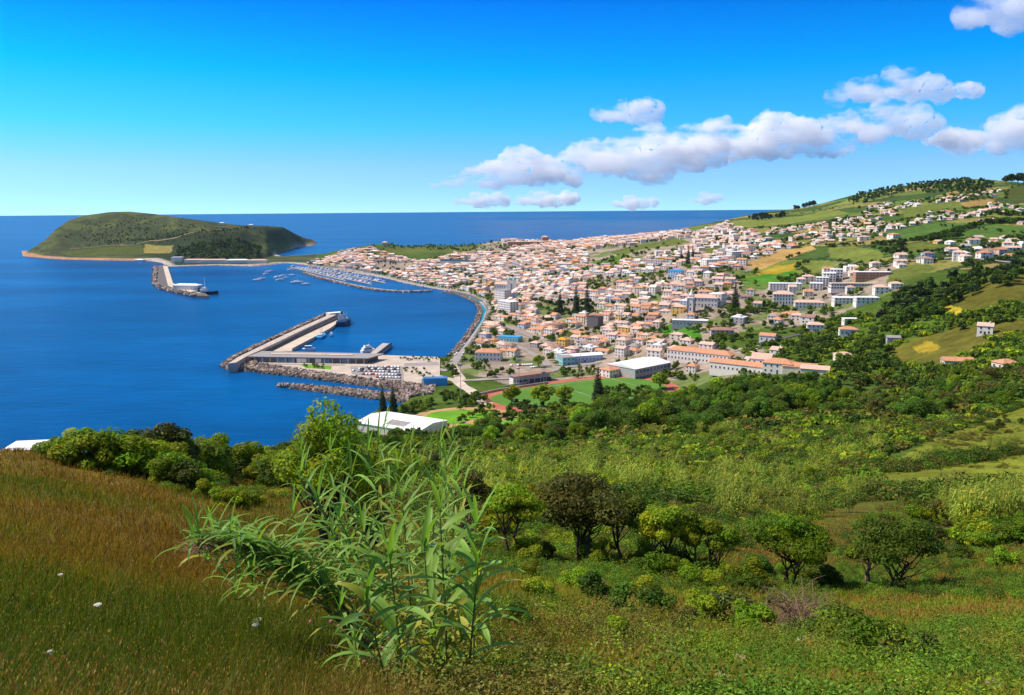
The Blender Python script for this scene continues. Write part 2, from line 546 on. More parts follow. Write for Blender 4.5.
# ------------------------------------------------------------------ materials
def new_mat(name):
    m = bpy.data.materials.new(name); m.use_nodes = True
    nt = m.node_tree; nt.nodes.clear()
    return m, nt, nt.nodes.new, nt.links.new

def plain(name, col, rough=0.8, var=0.12, scale=1.5, spec=0.2, bump=0.0, bscale=20, attr=False, rand=0.0, metal=0.0):
    """matte surface with blotchy wear; colour from the mesh if attr"""
    m, nt, N, L = new_mat(name)
    o = N('ShaderNodeOutputMaterial'); b = N('ShaderNodeBsdfPrincipled')
    b.inputs['Roughness'].default_value = rough
    b.inputs['Specular IOR Level'].default_value = spec
    b.inputs['Metallic'].default_value = metal
    L(b.outputs[0], o.inputs[0])
    tc = N('ShaderNodeTexCoord')
    no = N('ShaderNodeTexNoise'); no.inputs['Scale'].default_value = scale; no.inputs['Detail'].default_value = 5
    L(tc.outputs['Object'], no.inputs['Vector'])
    mr = N('ShaderNodeMapRange'); mr.inputs['From Min'].default_value = 0.3; mr.inputs['From Max'].default_value = 0.7
    mr.inputs['To Min'].default_value = 1 - var; mr.inputs['To Max'].default_value = 1 + var
    L(no.outputs[0], mr.inputs['Value'])
    last = mr.outputs[0]
    if rand:
        oi = N('ShaderNodeObjectInfo')
        m2 = N('ShaderNodeMapRange'); m2.inputs['To Min'].default_value = 1 - rand; m2.inputs['To Max'].default_value = 1 + rand
        L(oi.outputs['Random'], m2.inputs['Value'])
        mu = N('ShaderNodeMath'); mu.operation = 'MULTIPLY'; L(last, mu.inputs[0]); L(m2.outputs[0], mu.inputs[1]); last = mu.outputs[0]
    vm = N('ShaderNodeVectorMath'); vm.operation = 'SCALE'
    if attr:
        at = N('ShaderNodeAttribute'); at.attribute_name = 'Col'
        L(at.outputs['Color'], vm.inputs[0])
    else:
        vm.inputs[0].default_value = lin(col)
    L(last, vm.inputs['Scale'])
    L(vm.outputs[0], b.inputs['Base Color'])
    if bump:
        n2 = N('ShaderNodeTexNoise'); n2.inputs['Scale'].default_value = bscale; n2.inputs['Detail'].default_value = 6
        L(tc.outputs['Object'], n2.inputs['Vector'])
        bp = N('ShaderNodeBump'); bp.inputs['Strength'].default_value = bump; bp.inputs['Distance'].default_value = 0.3
        L(n2.outputs[0], bp.inputs['Height']); L(bp.outputs[0], b.inputs['Normal'])
    return m

def foliage(name, col, trans=0.35, rand=0.25, hue=0.03, attr=True, rough=0.5):
    """leaves: colour varies leaf by leaf (mesh) and plant by plant"""
    m, nt, N, L = new_mat(name)
    o = N('ShaderNodeOutputMaterial')
    oi = N('ShaderNodeObjectInfo')
    hsv = N('ShaderNodeHueSaturation'); hsv.inputs['Color'].default_value = (*lin(col), 1)
    mh = N('ShaderNodeMapRange'); mh.inputs['To Min'].default_value = 0.5 - hue; mh.inputs['To Max'].default_value = 0.5 + hue
    mv = N('ShaderNodeMapRange'); mv.inputs['To Min'].default_value = 1 - rand; mv.inputs['To Max'].default_value = 1 + rand
    L(oi.outputs['Random'], mh.inputs['Value'])
    ml = N('ShaderNodeMath'); ml.operation = 'MULTIPLY'; ml.inputs[1].default_value = 7.31
    fr = N('ShaderNodeMath'); fr.operation = 'FRACT'
    L(oi.outputs['Random'], ml.inputs[0]); L(ml.outputs[0], fr.inputs[0]); L(fr.outputs[0], mv.inputs['Value'])
    L(mh.outputs[0], hsv.inputs['Hue']); L(mv.outputs[0], hsv.inputs['Value'])
    c = hsv.outputs[0]
    if attr:
        at = N('ShaderNodeAttribute'); at.attribute_name = 'Col'
        vm = N('ShaderNodeVectorMath'); vm.operation = 'MULTIPLY'
        L(c, vm.inputs[0]); L(at.outputs['Color'], vm.inputs[1]); c = vm.outputs[0]
    d = N('ShaderNodeBsdfPrincipled'); d.inputs['Roughness'].default_value = rough; d.inputs['Specular IOR Level'].default_value = 0.12
    L(c, d.inputs['Base Color'])
    t = N('ShaderNodeBsdfTranslucent')
    tm = N('ShaderNodeVectorMath'); tm.operation = 'MULTIPLY'; tm.inputs[1].default_value = (1.25, 1.3, 0.5)
    L(c, tm.inputs[0]); L(tm.outputs[0], t.inputs['Color'])
    mx = N('ShaderNodeMixShader'); mx.inputs[0].default_value = trans
    L(d.outputs[0], mx.inputs[1]); L(t.outputs[0], mx.inputs[2]); L(mx.outputs[0], o.inputs[0])
    return m

# ------------------------------------------------------------------ sea
def sea_material():
    m, nt, N, L = new_mat("sea_water")
    o = N('ShaderNodeOutputMaterial'); b = N('ShaderNodeBsdfPrincipled')
    b.inputs['Roughness'].default_value = 0.28
    b.inputs['IOR'].default_value = 1.33
    b.inputs['Specular IOR Level'].default_value = 0.045
    geo = N('ShaderNodeNewGeometry')
    mp = N('ShaderNodeMapping'); mp.inputs['Scale'].default_value = (0.0016, 0.0045, 1)
    mp.inputs['Rotation'].default_value = (0, 0, 0.35)
    L(geo.outputs['Position'], mp.inputs[0])
    n1 = N('ShaderNodeTexNoise'); n1.inputs['Scale'].default_value = 1.0; n1.inputs['Detail'].default_value = 4
    L(mp.outputs[0], n1.inputs['Vector'])
    cr = N('ShaderNodeValToRGB')
    cr.color_ramp.elements[0].position = 0.36; cr.color_ramp.elements[0].color = (0.0, 0.042, 0.150, 1)
    cr.color_ramp.elements[1].position = 0.66; cr.color_ramp.elements[1].color = (0.0, 0.088, 0.275, 1)
    L(n1.outputs[0], cr.inputs[0])
    n3 = N('ShaderNodeTexNoise'); n3.inputs['Scale'].default_value = 9.0; n3.inputs['Detail'].default_value = 5; n3.inputs['Roughness'].default_value = .7
    L(mp.outputs[0], n3.inputs['Vector'])
    r3 = N('ShaderNodeMapRange'); r3.inputs['From Min'].default_value = .3; r3.inputs['From Max'].default_value = .7; r3.inputs['To Min'].default_value = .78; r3.inputs['To Max'].default_value = 1.22
    L(n3.outputs[0], r3.inputs['Value'])
    v3 = N('ShaderNodeVectorMath'); v3.operation = 'SCALE'; L(cr.outputs[0], v3.inputs[0]); L(r3.outputs[0], v3.inputs['Scale'])
    L(v3.outputs[0], b.inputs['Base Color'])
    mp2 = N('ShaderNodeMapping'); mp2.inputs['Scale'].default_value = (0.05, 0.12, 1); mp2.inputs['Rotation'].default_value = (0, 0, 0.35)
    L(geo.outputs['Position'], mp2.inputs[0])
    n2 = N('ShaderNodeTexNoise'); n2.inputs['Scale'].default_value = 1.0; n2.inputs['Detail'].default_value = 6; n2.inputs['Roughness'].default_value = 0.65
    L(mp2.outputs[0], n2.inputs['Vector'])
    bp = N('ShaderNodeBump'); bp.inputs['Strength'].default_value = 0.35; bp.inputs['Distance'].default_value = 1.2
    L(n2.outputs[0], bp.inputs['Height']); L(bp.outputs[0], b.inputs['Normal'])
    L(b.outputs[0], o.inputs[0])
    return m
SEA = sea_material()
_rings = [0, 200, 600, 1500, 4000, 12000, 40000, 110000]
_v = [(0, 0, 0)]; _fc = []
NS = 96
for r in _rings[1:]:
    _v += [(r * math.cos(2 * math.pi * i / NS), r * math.sin(2 * math.pi * i / NS), 0) for i in range(NS)]
_ft = [(0, 1 + i, 1 + (i + 1) % NS) for i in range(NS)]
for k in range(len(_rings) - 2):
    for i in range(NS):
        a = 1 + k * NS + i; b_ = 1 + k * NS + (i + 1) % NS
        _fc.append((a, a + NS, b_ + NS, b_))
tag(mesh_np("sea", _v, [np.array(_ft), np.array(_fc)], SEA), kind='structure')

# ------------------------------------------------------------------ land cover (what grows or lies where)
C_SCRUB = np.array((0.060, 0.100, 0.014)); C_MEADOW = np.array((0.15, 0.105, 0.022)); C_PAST = np.array((0.15, 0.17, 0.018))
C_TOWN = np.array((0.30, 0.24, 0.19)); C_WOOD = np.array((0.018, 0.035, 0.01)); C_FIELD = np.array((0.13, 0.16, 0.03))
C_DRY = np.array((0.42, 0.27, 0.09)); C_LAWN = np.array((0.075, 0.23, 0.02)); C_SAND = np.array((0.46, 0.33, 0.20))
C_ROCK = np.array((0.16, 0.12, 0.10)); C_ASPH = np.array((0.19, 0.175, 0.17)); C_PALE = np.array((0.50, 0.43, 0.36))
C_YEL = np.array((0.40, 0.30, 0.03)); C_OLIVE = np.array((0.10, 0.095, 0.015))

TOWN_AREAS = [  # picture outlines of the built-up ground (turned into ground polygons)
    [(300,268),(345,252),(420,262),(470,252),(500,240),(560,239),(640,236),(700,232),(725,224),(760,236),(790,246),(770,262),(735,275),(748,292),(800,284),(840,262),(905,262),(900,290),(830,318),(770,328),(700,345),(780,350),(800,372),(760,376),(660,388),(560,384),(515,384),(440,366),(480,330),(490,306),(462,292),(430,287),(340,281)],
]
FIELDS = [  # (outline, colour): fields that stand out on the slopes
    ([(742,266),(780,250),(812,246),(815,249),(790,258),(760,270)], C_DRY * 0.95),
    ([(745,277),(775,266),(795,264),(796,272),(765,278)], C_YEL * 0.8),
    ([(738,279),(760,275),(798,270),(796,276),(760,283)], C_LAWN * 0.9),
    ([(828,248),(850,246),(884,252),(880,262),(830,257)], C_FIELD * 1.1),
    ([(733,223),(760,219),(830,210),(850,213),(800,222),(770,226),(735,228)], C_FIELD * 1.2),
    ([(838,205),(862,194),(880,193),(870,201)], C_FIELD * 1.3),
    ([(885,232),(940,222),(1024,226),(1024,236),(940,240),(900,243)], C_FIELD * np.array((.55,.85,.8))),
    ([(895,244),(938,242),(940,250),(900,252)], C_FIELD * 0.8),
    ([(960,203),(996,198),(992,204),(965,208)], C_DRY * 0.7),
    ([(1005,190),(1024,184),(1024,200),(1003,200)], C_FIELD * 0.55),
    ([(900,210),(960,200),(960,208),(905,218)], C_FIELD * 0.9),
    ([(890,270),(925,264),(938,268),(900,284),(886,284)], C_FIELD * 0.85),
    ([(953,303),(1024,270),(1024,300),(970,312)], C_OLIVE * 1.0),
    ([(941,299),(950,305),(964,309),(960,316),(944,312)], C_YEL * 0.9),
    ([(886,352),(908,340),(965,325),(990,330),(985,348),(945,362),(898,364)], C_OLIVE * 1.1),
    ([(912,347),(928,341),(942,346),(935,352),(916,352)], C_YEL * 0.75),
    ([(975,330),(1024,318),(1024,332),(995,340)], C_OLIVE),
    ([(655,328),(680,322),(700,328),(702,338),(690,340),(660,333)], C_LAWN * 0.8),
    ([(610,252),(640,244),(680,238),(690,243),(640,250),(620,258)], C_FIELD * 0.85),
    ([(590,262),(625,254),(640,258),(610,268)], C_SCRUB * 1.5),
    ([(700,250),(722,246),(728,252),(706,257)], C_FIELD * 0.8),
    ([(395,246),(440,247),(485,244),(470,252),(420,253),(380,250)], C_FIELD * 0.8),
    ([(58,252),(100,247),(142,245),(142,254),(75,256)], C_FIELD * 0.55),
    ([(145,244),(173,245.5),(171,253),(143,253)], np.array((.22,.19,.05))),
    ([(262,246),(292,244),(288,250),(262,252)], C_FIELD * 0.9),
]
FIELD_POLYS = [(gpoly(*p), c) for p, c in FIELDS]
TOWN_POLYS = [gpoly(*p) for p in TOWN_AREAS]
PASTURES = [gpoly(*p) for p in [
    [(870,472),(930,440),(1024,398),(1060,402),(1060,505),(960,500),(880,492)],
    [(500,565),(620,572),(760,590),(1060,590),(1060,650),(800,650),(700,600),(560,600)],
]]

def cover(x, y, z):
    r = np.hypot(x, y); a = np.arctan2(x, y)
    n1 = fbm(x / 130, y / 130, 21); n2 = fbm(x / 30, y / 30, 22); n3 = fbm(x / 2.2, y / 2.2, 23)
    col = C_SCRUB[None] * (0.7 + 0.7 * n2[:, None]) + np.zeros((len(x), 3))
    # near hillside: short olive turf, rusty hay in the west
    near = 1 - sstep(75, 160, r)
    turf = C_OLIVE[None] * (0.55 + 0.7 * n2[:, None]) * (0.75 + 0.5 * n3[:, None])
    turf = turf + (np.array((0.16, 0.06, 0.02)) - turf) * (sstep(0.56, 0.75, fbm(x / 3.5, y / 3.5, 41)) * 0.7)[:, None]
    col = col + (turf - col) * near[:, None]
    hay = (sstep(R(-6), R(-14), a) * (1 - sstep(60, 75, r)))[:, None]
    hc = C_MEADOW[None] * (0.6 + 0.8 * n3[:, None])
    hc = hc + (np.array((0.06, 0.085, 0.012)) - hc) * sstep(0.45, 0.62, fbm(x / 5, y / 5, 24))[:, None] * 0.7
    col = col + (hc - col) * hay
    for p in PASTURES:
        ins = in_poly(x, y, p)[:, None]
        col = np.where(ins, C_PAST * (0.55 + 0.45 * n2[:, None] + 0.4 * n3[:, None]), col)
    # far slopes: a patchwork of fields, each its own green
    far = r > 900
    if far.any():
        fx, fy = x[far], y[far]
        u = fx * 0.93 + fy * 0.36 + 30 * fbm(fx / 160, fy / 160, 4); v = -fx * 0.36 + fy * 0.93 + 30 * fbm(fx / 160, fy / 160, 6)
        ci = np.floor(u / 95).astype(np.int64); cj = np.floor(v / 170 + (ci % 2) * 0.5).astype(np.int64)
        hsh = ((ci * 7349 + cj * 9151) * 2654435 % 1000) / 1000.0
        pal = np.array([(0.11, 0.15, 0.03), (0.15, 0.18, 0.035), (0.07, 0.12, 0.025), (0.20, 0.19, 0.05), (0.05, 0.08, 0.02), (0.10, 0.17, 0.03), (0.26, 0.20, 0.07), (0.06, 0.10, 0.02)])
        c = pal[(hsh * len(pal)).astype(int) % len(pal)]
        eu = np.abs((u / 95) % 1 - 0.5); ev = np.abs((v / 170 + (ci % 2) * 0.5) % 1 - 0.5)
        edge = (np.maximum(eu, ev) > 0.455)
        c = np.where(edge[:, None], C_WOOD * 1.6, c * (0.8 + 0.4 * n2[far][:, None]))
        hill = (fx > 100)
        cc = col[far]
        cc = np.where(hill[:, None], c, cc)
        col[far] = cc
    for p in TOWN_POLYS:
        ins = in_poly(x, y, p)
        if ins.any():
            c = C_TOWN * (0.75 + 0.5 * n2[ins][:, None])
            g = sstep(0.56, 0.62, fbm(x[ins] / 45, y[ins] / 45, 77))[:, None]
            col[ins] = c + (C_SCRUB * 1.5 - c) * g * 0.8
    # isthmus and headland
    hd = (a < R(-13.62)) & (r > 2150)
    if hd.any():
        hx, hy, hz = x[hd], y[hd], z[hd]
        h1 = fbm((hx + hz) / 70, (hy + 2 * hz) / 70, 31); h2 = fbm((hx + 2.3 * hz) / 18, (hy + 1.7 * hz) / 18, 32)
        c = np.array((0.050, 0.064, 0.026)) * (0.55 + 0.9 * h2[:, None])
        c = c + (np.array((0.10, 0.115, 0.035)) - c) * sstep(0.45, 0.68, h1)[:, None] * 0.75
        east = sstep(R(-25.2), R(-23.5), a[hd]) * (1 - sstep(70, 95, hz)) * (1 - sstep(R(-18.5), R(-17.5), a[hd]))
        c = c + (np.array((0.022, 0.034, 0.014)) - c) * east[:, None] * 0.85
        low = (1 - sstep(9, 14, hz + (h2 - 0.5) * 12)) * (1 - sstep(18, 34, dist_poly(hx, hy, COAST)))
        lc = np.array((0.40, 0.22, 0.12)) * (0.6 + 0.8 * h2[:, None])
        ist = (a[hd] > R(-24.5)) & (a[hd] < R(-14))
        lc = np.where(ist[:, None], C_PALE * 0.8, lc)
        c = c + (lc - c) * low[:, None]
        col[hd] = c
    for p, fc in FIELD_POLYS:
        ins = in_poly(x, y, p)
        if ins.any():
            col[ins] = fc * (0.75 + 0.5 * n2[ins][:, None])
    # wet dark rock at the waterline
    sh = (z < 1.0) & (r < 2400)
    col[sh] = C_ROCK * 0.7
    # rocky sea cliff under the near hill
    return np.clip(col, 0.002, 0.8)

def land():
    av = np.linspace(-R(40), R(40), 800)
    ab = np.concatenate([np.linspace(-math.pi, -R(40), 60)[:-1], av, np.linspace(R(40), math.pi, 60)[1:]])[:-1]
    rl = np.exp(np.concatenate([np.linspace(math.log(0.7), math.log(30), 190)[:-1], np.linspace(math.log(30), math.log(4500), 640)]))
    rl = np.unique(np.concatenate([rl, np.arange(2385, 3450, 5.0)]))
    na, nr = len(ab), len(rl)
    A, RR = np.meshgrid(ab, rl, indexing='ij')
    x = (RR * np.sin(A)).ravel(); y = (RR * np.cos(A)).ravel()
    z = zf(x, y)
    col = cover(x, y, z)
    i = np.arange(na)[:, None]; j = np.arange(nr - 1)[None]
    i2 = (i + 1) % na
    q = np.stack([i * nr + j, i * nr + j + 1, i2 * nr + j + 1, i2 * nr + j], -1).reshape(-1, 4)
    keep = (z[q] > -4.6).any(1)
    q = q[keep]
    v = np.stack([x, y, z], -1)
    # close the tip under the camera
    ctr = len(v)
    v = np.concatenate([v, [[0, 0, ZC - 1.65]]])
    col = np.concatenate([col, [C_OLIVE]])
    k = np.arange(na)
    tip = np.stack([k * nr, ((k + 1) % na) * nr, np.full(na, ctr)], -1)[:, ::-1]
    q = q[:, ::-1]
    used = np.zeros(len(v), bool); used[q.ravel()] = True; used[tip.ravel()] = True
    mp = np.cumsum(used) - 1
    m = ground_material()
    o = mesh_np("ground", v[used], [mp[q], mp[tip]], m, smooth=True, cols=col[used])
    return tag(o, kind='structure')

def ground_material():
    m, nt, N, L = new_mat("ground_cover")
    o = N('ShaderNodeOutputMaterial'); b = N('ShaderNodeBsdfPrincipled')
    b.inputs['Roughness'].default_value = 0.95; b.inputs['Specular IOR Level'].default_value = 0.05
    at = N('ShaderNodeAttribute'); at.attribute_name = 'Col'
    geo = N('ShaderNodeNewGeometry')
    fs = []
    for sc, det, lo, hi in ((0.12, 8, 0.6, 1.4), (3.0, 6, 0.55, 1.45)):
        n = N('ShaderNodeTexNoise'); n.inputs['Scale'].default_value = sc; n.inputs['Detail'].default_value = det; n.inputs['Roughness'].default_value = 0.7
        L(geo.outputs['Position'], n.inputs['Vector'])
        r = N('ShaderNodeMapRange'); r.inputs['From Min'].default_value = 0.3; r.inputs['From Max'].default_value = 0.7
        r.inputs['To Min'].default_value = lo; r.inputs['To Max'].default_value = hi
        L(n.outputs[0], r.inputs['Value']); fs.append(r.outputs[0])
    mu = N('ShaderNodeMath'); mu.operation = 'MULTIPLY'; L(fs[0], mu.inputs[0]); L(fs[1], mu.inputs[1])
    vm = N('ShaderNodeVectorMath'); vm.operation = 'SCALE'; L(at.outputs['Color'], vm.inputs[0]); L(mu.outputs[0], vm.inputs['Scale'])
    L(vm.outputs[0], b.inputs['Base Color'])
    n = N('ShaderNodeTexNoise'); n.inputs['Scale'].default_value = 1.2; n.inputs['Detail'].default_value = 10
    L(geo.outputs['Position'], n.inputs['Vector'])
    bp = N('ShaderNodeBump'); bp.inputs['Strength'].default_value = 0.6; bp.inputs['Distance'].default_value = 0.5
    L(n.outputs[0], bp.inputs['Height']); L(bp.outputs[0], b.inputs['Normal'])
    L(b.outputs[0], o.inputs[0])
    return m
GROUND = land()

# ------------------------------------------------------------------ words that say which one
LANDMARKS = [  # (phrase, px, py)
 ("the clock tower", 691, 306), ("the twin towered church", 507, 288), ("the sports hall", 637, 370), ("the grandstand", 548, 379), ("the golden field", 778, 258),
 ("the white terraced flats", 826, 281), ("the long low school", 852, 286), ("the green town lawn", 680, 331), ("the dark grey cube", 595, 323), ("the ochre yellow building", 563, 344),
 ("the long pale hall", 582, 358), ("the bayfront apartment block", 508, 308), ("the far ridge building", 525, 242), ("the navy roofed hall", 455, 261), ("the blue roofed block", 676, 273),
 ("the twin dark pines", 688, 255), ("the araucaria cluster", 572, 303), ("the clock tower pine", 735, 298), ("the orange roofed building", 745, 366), ("the white chapel", 762, 364),
 ("the lone hillside farmhouse", 985, 330), ("the yellow gorse field", 925, 348), ("the seafront promenade", 487, 318), ("the marina", 345, 272), ("the waterfront bend", 476, 297),
 ("the teal roofed building", 510, 338), ("the promenade car park", 520, 366), ("the port car park", 375, 372), ("the upper valley houses", 848, 330), ("the ridge top pines", 805, 207),
 ("the skyline wood", 945, 184), ("the hilltop chapel", 385, 243), ("the white stepped blocks", 724, 258), ("the green ravine", 960, 275), ("the running track", 575, 395),
 ("the park lawn", 460, 417), ("the white warehouse", 402, 425), ("the orange farm roofs", 957, 363), ("the high village", 925, 203), ("the right hand pasture", 960, 480), ("the giant cane clump", 420, 560),
 ("the left meadow", 110, 490), ("the lone umbrella tree", 790, 548), ("the brownish multitrunk tree", 585, 505), ("the upper hillside road", 960, 250),
]
_lx = np.array([l[1] for l in LANDMARKS], float); _ly = np.array([l[2] for l in LANDMARKS], float)
ORD = ["leftmost", "second from left", "third from left", "fourth from left", "fifth from left", "sixth from left", "seventh from left", "eighth from left", "ninth from left"]
def place_words(px, py):
    d = np.hypot(_lx - px, (_ly - py) * 1.8); i = int(np.argmin(d)); dx, dy = px - _lx[i], (py - _ly[i]) * 1.8
    if abs(dx) > abs(dy): w = "right of" if dx > 0 else "left of"
    else: w = "in front of" if dy > 0 else "behind"
    far = "far " if d[i] > 60 and w not in ("in front of", "behind") else ("well " if d[i] > 60 and w == "behind" else "")
    return f"{far}{w} {LANDMARKS[i][0]}"
def auto_labels(items, cat, group):
    """items: (object, description, px, py)"""
    by = {}
    for o, d, px, py in items:
        by.setdefault(d + " " + place_words(px, py), []).append((px, o))
    for lb, L_ in by.items():
        L_.sort(key=lambda t: t[0]); n = len(L_)
        for k, (px, o) in enumerate(L_):
            t = lb
            if 1 < n <= 9:
                t = lb + ", " + (ORD[k] if k < n - 1 or n == 2 and k == 0 else "rightmost")
            tag(o, t, cat, group)
            nw = len(t.replace(',', ' ').split())
            if nw > 16: print("LONG", nw, t)
# ------------------------------------------------------------------ materials of built things
M = {}
M['white_wall'] = plain("white_plaster", (0.80, 0.72, 0.63), 0.85, 0.06, 0.5)
M['cream_wall'] = plain("cream_plaster", (0.70, 0.60, 0.45), 0.85, 0.08, 0.5)
M['pink_wall'] = plain("pale_pink_plaster", (0.66, 0.46, 0.40), 0.85, 0.08, 0.5)
M['yellow_wall'] = plain("ochre_plaster", (0.70, 0.45, 0.12), 0.85, 0.08, 0.5)
M['blue_wall'] = plain("pale_blue_plaster", (0.45, 0.55, 0.68), 0.85, 0.08, 0.5)
M['grey_wall'] = plain("grey_render", (0.42, 0.40, 0.38), 0.85, 0.1, 0.5)
M['orange_roof'] = plain("orange_roof_tiles", (0.56, 0.275, 0.16), 0.9, 0.22, 0.9, 0.1, 0.5, 6)
M['pink_roof'] = plain("faded_pink_roof_tiles", (0.64, 0.43, 0.34), 0.9, 0.18, 0.9, 0.1, 0.5, 6)
M['brown_roof'] = plain("weathered_brown_roof_tiles", (0.33, 0.19, 0.14), 0.9, 0.25, 0.9, 0.1, 0.5, 6)
M['grey_roof'] = plain("grey_roofing", (0.30, 0.28, 0.275), 0.8, 0.15, 0.6)
M['dark_roof'] = plain("dark_roofing", (0.055, 0.05, 0.055), 0.8, 0.2, 0.6)
M['white_roof'] = plain("white_sheet_roof", (0.80, 0.80, 0.80), 0.55, 0.05, 0.15)
M['glass'] = plain("window_glass", (0.035, 0.045, 0.06), 0.15, 0.3, 0.7, 0.6)
M['frame'] = plain("window_frame", (0.72, 0.70, 0.68), 0.7, 0.05)
M['stone'] = plain("basalt_trim", (0.16, 0.14, 0.135), 0.9, 0.2, 1.0)
M['wood'] = plain("painted_door", (0.10, 0.055, 0.04), 0.7, 0.2)
M['concrete'] = plain("pale_concrete", (0.50, 0.42, 0.35), 0.9, 0.14, 0.12, 0.1, 0.2, 2)
M['quay'] = plain("quay_paving", (0.56, 0.47, 0.38), 0.9, 0.12, 0.06)
M['darkconc'] = plain("stained_shaded_concrete", (0.13, 0.115, 0.11), 0.9, 0.25, 0.15)  # dark tone also stands for shade on the pier strip and terminal wall
M['asphalt'] = plain("road_surface", (0.30, 0.265, 0.255), 0.9, 0.15, 0.1)
M['asphalt_dark'] = plain("old_asphalt", (0.10, 0.095, 0.095), 0.9, 0.2, 0.1)
M['rock'] = plain("armour_rock", (1, 1, 1), 0.95, 0.3, 0.7, 0.1, 0.8, 3, attr=True)
M['track'] = plain("running_track", (0.42, 0.13, 0.085), 0.9, 0.12, 0.1)
M['turf'] = plain("sports_turf", (0.085, 0.20, 0.022), 0.95, 0.14, 0.06)
M['lawn'] = plain("park_lawn", (0.12, 0.30, 0.015), 0.95, 0.2, 0.08)
M['soil'] = plain("bare_sandy_soil", (0.42, 0.27, 0.12), 0.95, 0.2, 0.1)
M['white_paint'] = plain("white_paint", (0.80, 0.80, 0.80), 0.35, 0.04)
M['blue_paint'] = plain("blue_paint", (0.05, 0.32, 0.62), 0.5, 0.08)
M['teal_paint'] = plain("teal_paint", (0.22, 0.52, 0.52), 0.6, 0.08)
M['navy_paint'] = plain("navy_hull", (0.015, 0.05, 0.11), 0.4, 0.1)
M['dark_paint'] = plain("dark_hull", (0.02, 0.02, 0.025), 0.4, 0.1)
M['red_paint'] = plain("red_paint", (0.40, 0.04, 0.03), 0.4, 0.08)
M['silver_paint'] = plain("silver_paint", (0.50, 0.51, 0.53), 0.35, 0.05)
M['metal'] = plain("galvanised_metal", (0.35, 0.35, 0.36), 0.5, 0.1)
M['glass_blue'] = plain("blue_glass", (0.10, 0.18, 0.27), 0.15, 0.15, 0.1, 0.5)
M['shallow'] = plain("shallow_water", (0.01, 0.23, 0.29), 0.3, 0.12, 0.1, 0.1)
M['terracotta'] = plain("terracotta_wall", (0.50, 0.24, 0.13), 0.9, 0.15, 0.3)
M['yellow_roof'] = plain("bright_ochre_roof", (0.62, 0.30, 0.04), 0.9, 0.15, 0.5)

M['asphalt_track'] = plain('dirt_track', (0.20, 0.16, 0.09), .95, .2, .1)
EXCL = []        # (x, y, radius) where no ordinary house may stand

def P3(px, py, z):
    q = sea_pt(px, py, z)[0]
    return (float(q[0]), float(q[1]))

def ribbon(name, pts, width, mat, lift=0.35, step=4.0, flat_z=None, kind='structure'):
    """a strip draped over the ground along picture points"""
    w = np.array([G(*p)[:2] for p in pts]) if flat_z is None else np.array([P3(p[0], p[1], flat_z) for p in pts])
    # resample with smoothing
    seg = np.hypot(*np.diff(w, axis=0).T); s = np.concatenate([[0], np.cumsum(seg)])
    n = max(3, int(s[-1] / step)); t = np.linspace(0, s[-1], n)
    x = np.interp(t, s, w[:, 0]); y = np.interp(t, s, w[:, 1])
    for _ in range(4):
        x[1:-1] = (x[:-2] + 2 * x[1:-1] + x[2:]) / 4; y[1:-1] = (y[:-2] + 2 * y[1:-1] + y[2:]) / 4
    dx = np.gradient(x); dy = np.gradient(y); l = np.hypot(dx, dy)
    nx, ny = -dy / l, dx / l
    offs = np.linspace(-width / 2, width / 2, 4)
    vx = x[:, None] + nx[:, None] * offs; vy = y[:, None] + ny[:, None] * offs
    vz = (zf(vx.ravel(), vy.ravel()) + lift) if flat_z is None else np.full(vx.size, flat_z + lift)
    v = np.stack([vx.ravel(), vy.ravel(), vz], -1)
    i = np.arange(n - 1)[:, None]; j = np.arange(3)[None]
    q = np.stack([i * 4 + j, i * 4 + j + 1, (i + 1) * 4 + j + 1, (i + 1) * 4 + j], -1).reshape(-1, 4)
    o = mesh_np(name, v, q[:, ::-1], mat)
    m = np.mean(v[q[:, ::-1]][0], 0)
    if kind: tag(o, kind=kind)
    for a, b in zip(x[::2], y[::2]):
        EXCL.append((a, b, width / 2 + 5))
    return o, np.stack([x, y], -1)

# ------------------------------------------------------------------ buildings
WINMESH = {}
def window_obj(parent, x, y, z, ang, w=1.0, h=1.4, mat='glass', name='window'):
    """ang: direction the window looks, in the building's own frame"""
    key = (round(w, 2), round(h, 2), mat)
    if key not in WINMESH:
        b = MB().box(-w / 2, w / 2, -0.05, 0.06, 0, h, 0).box(-w / 2 - 0.12, w / 2 + 0.12, -0.05, 0.12, -0.14, 0, 1)
        b.box(-w / 2 - 0.12, w / 2 + 0.12, -0.05, 0.085, h, h + 0.13, 1)
        o = b.build('window', [M[mat], M['frame']], parent)
        WINMESH[key] = o.data
    else:
        o = bpy.data.objects.new(name, WINMESH[key]); link(o, parent)
    o.location = (x, y, z); o.rotation_euler = (0, 0, ang - math.pi / 2)
    return o

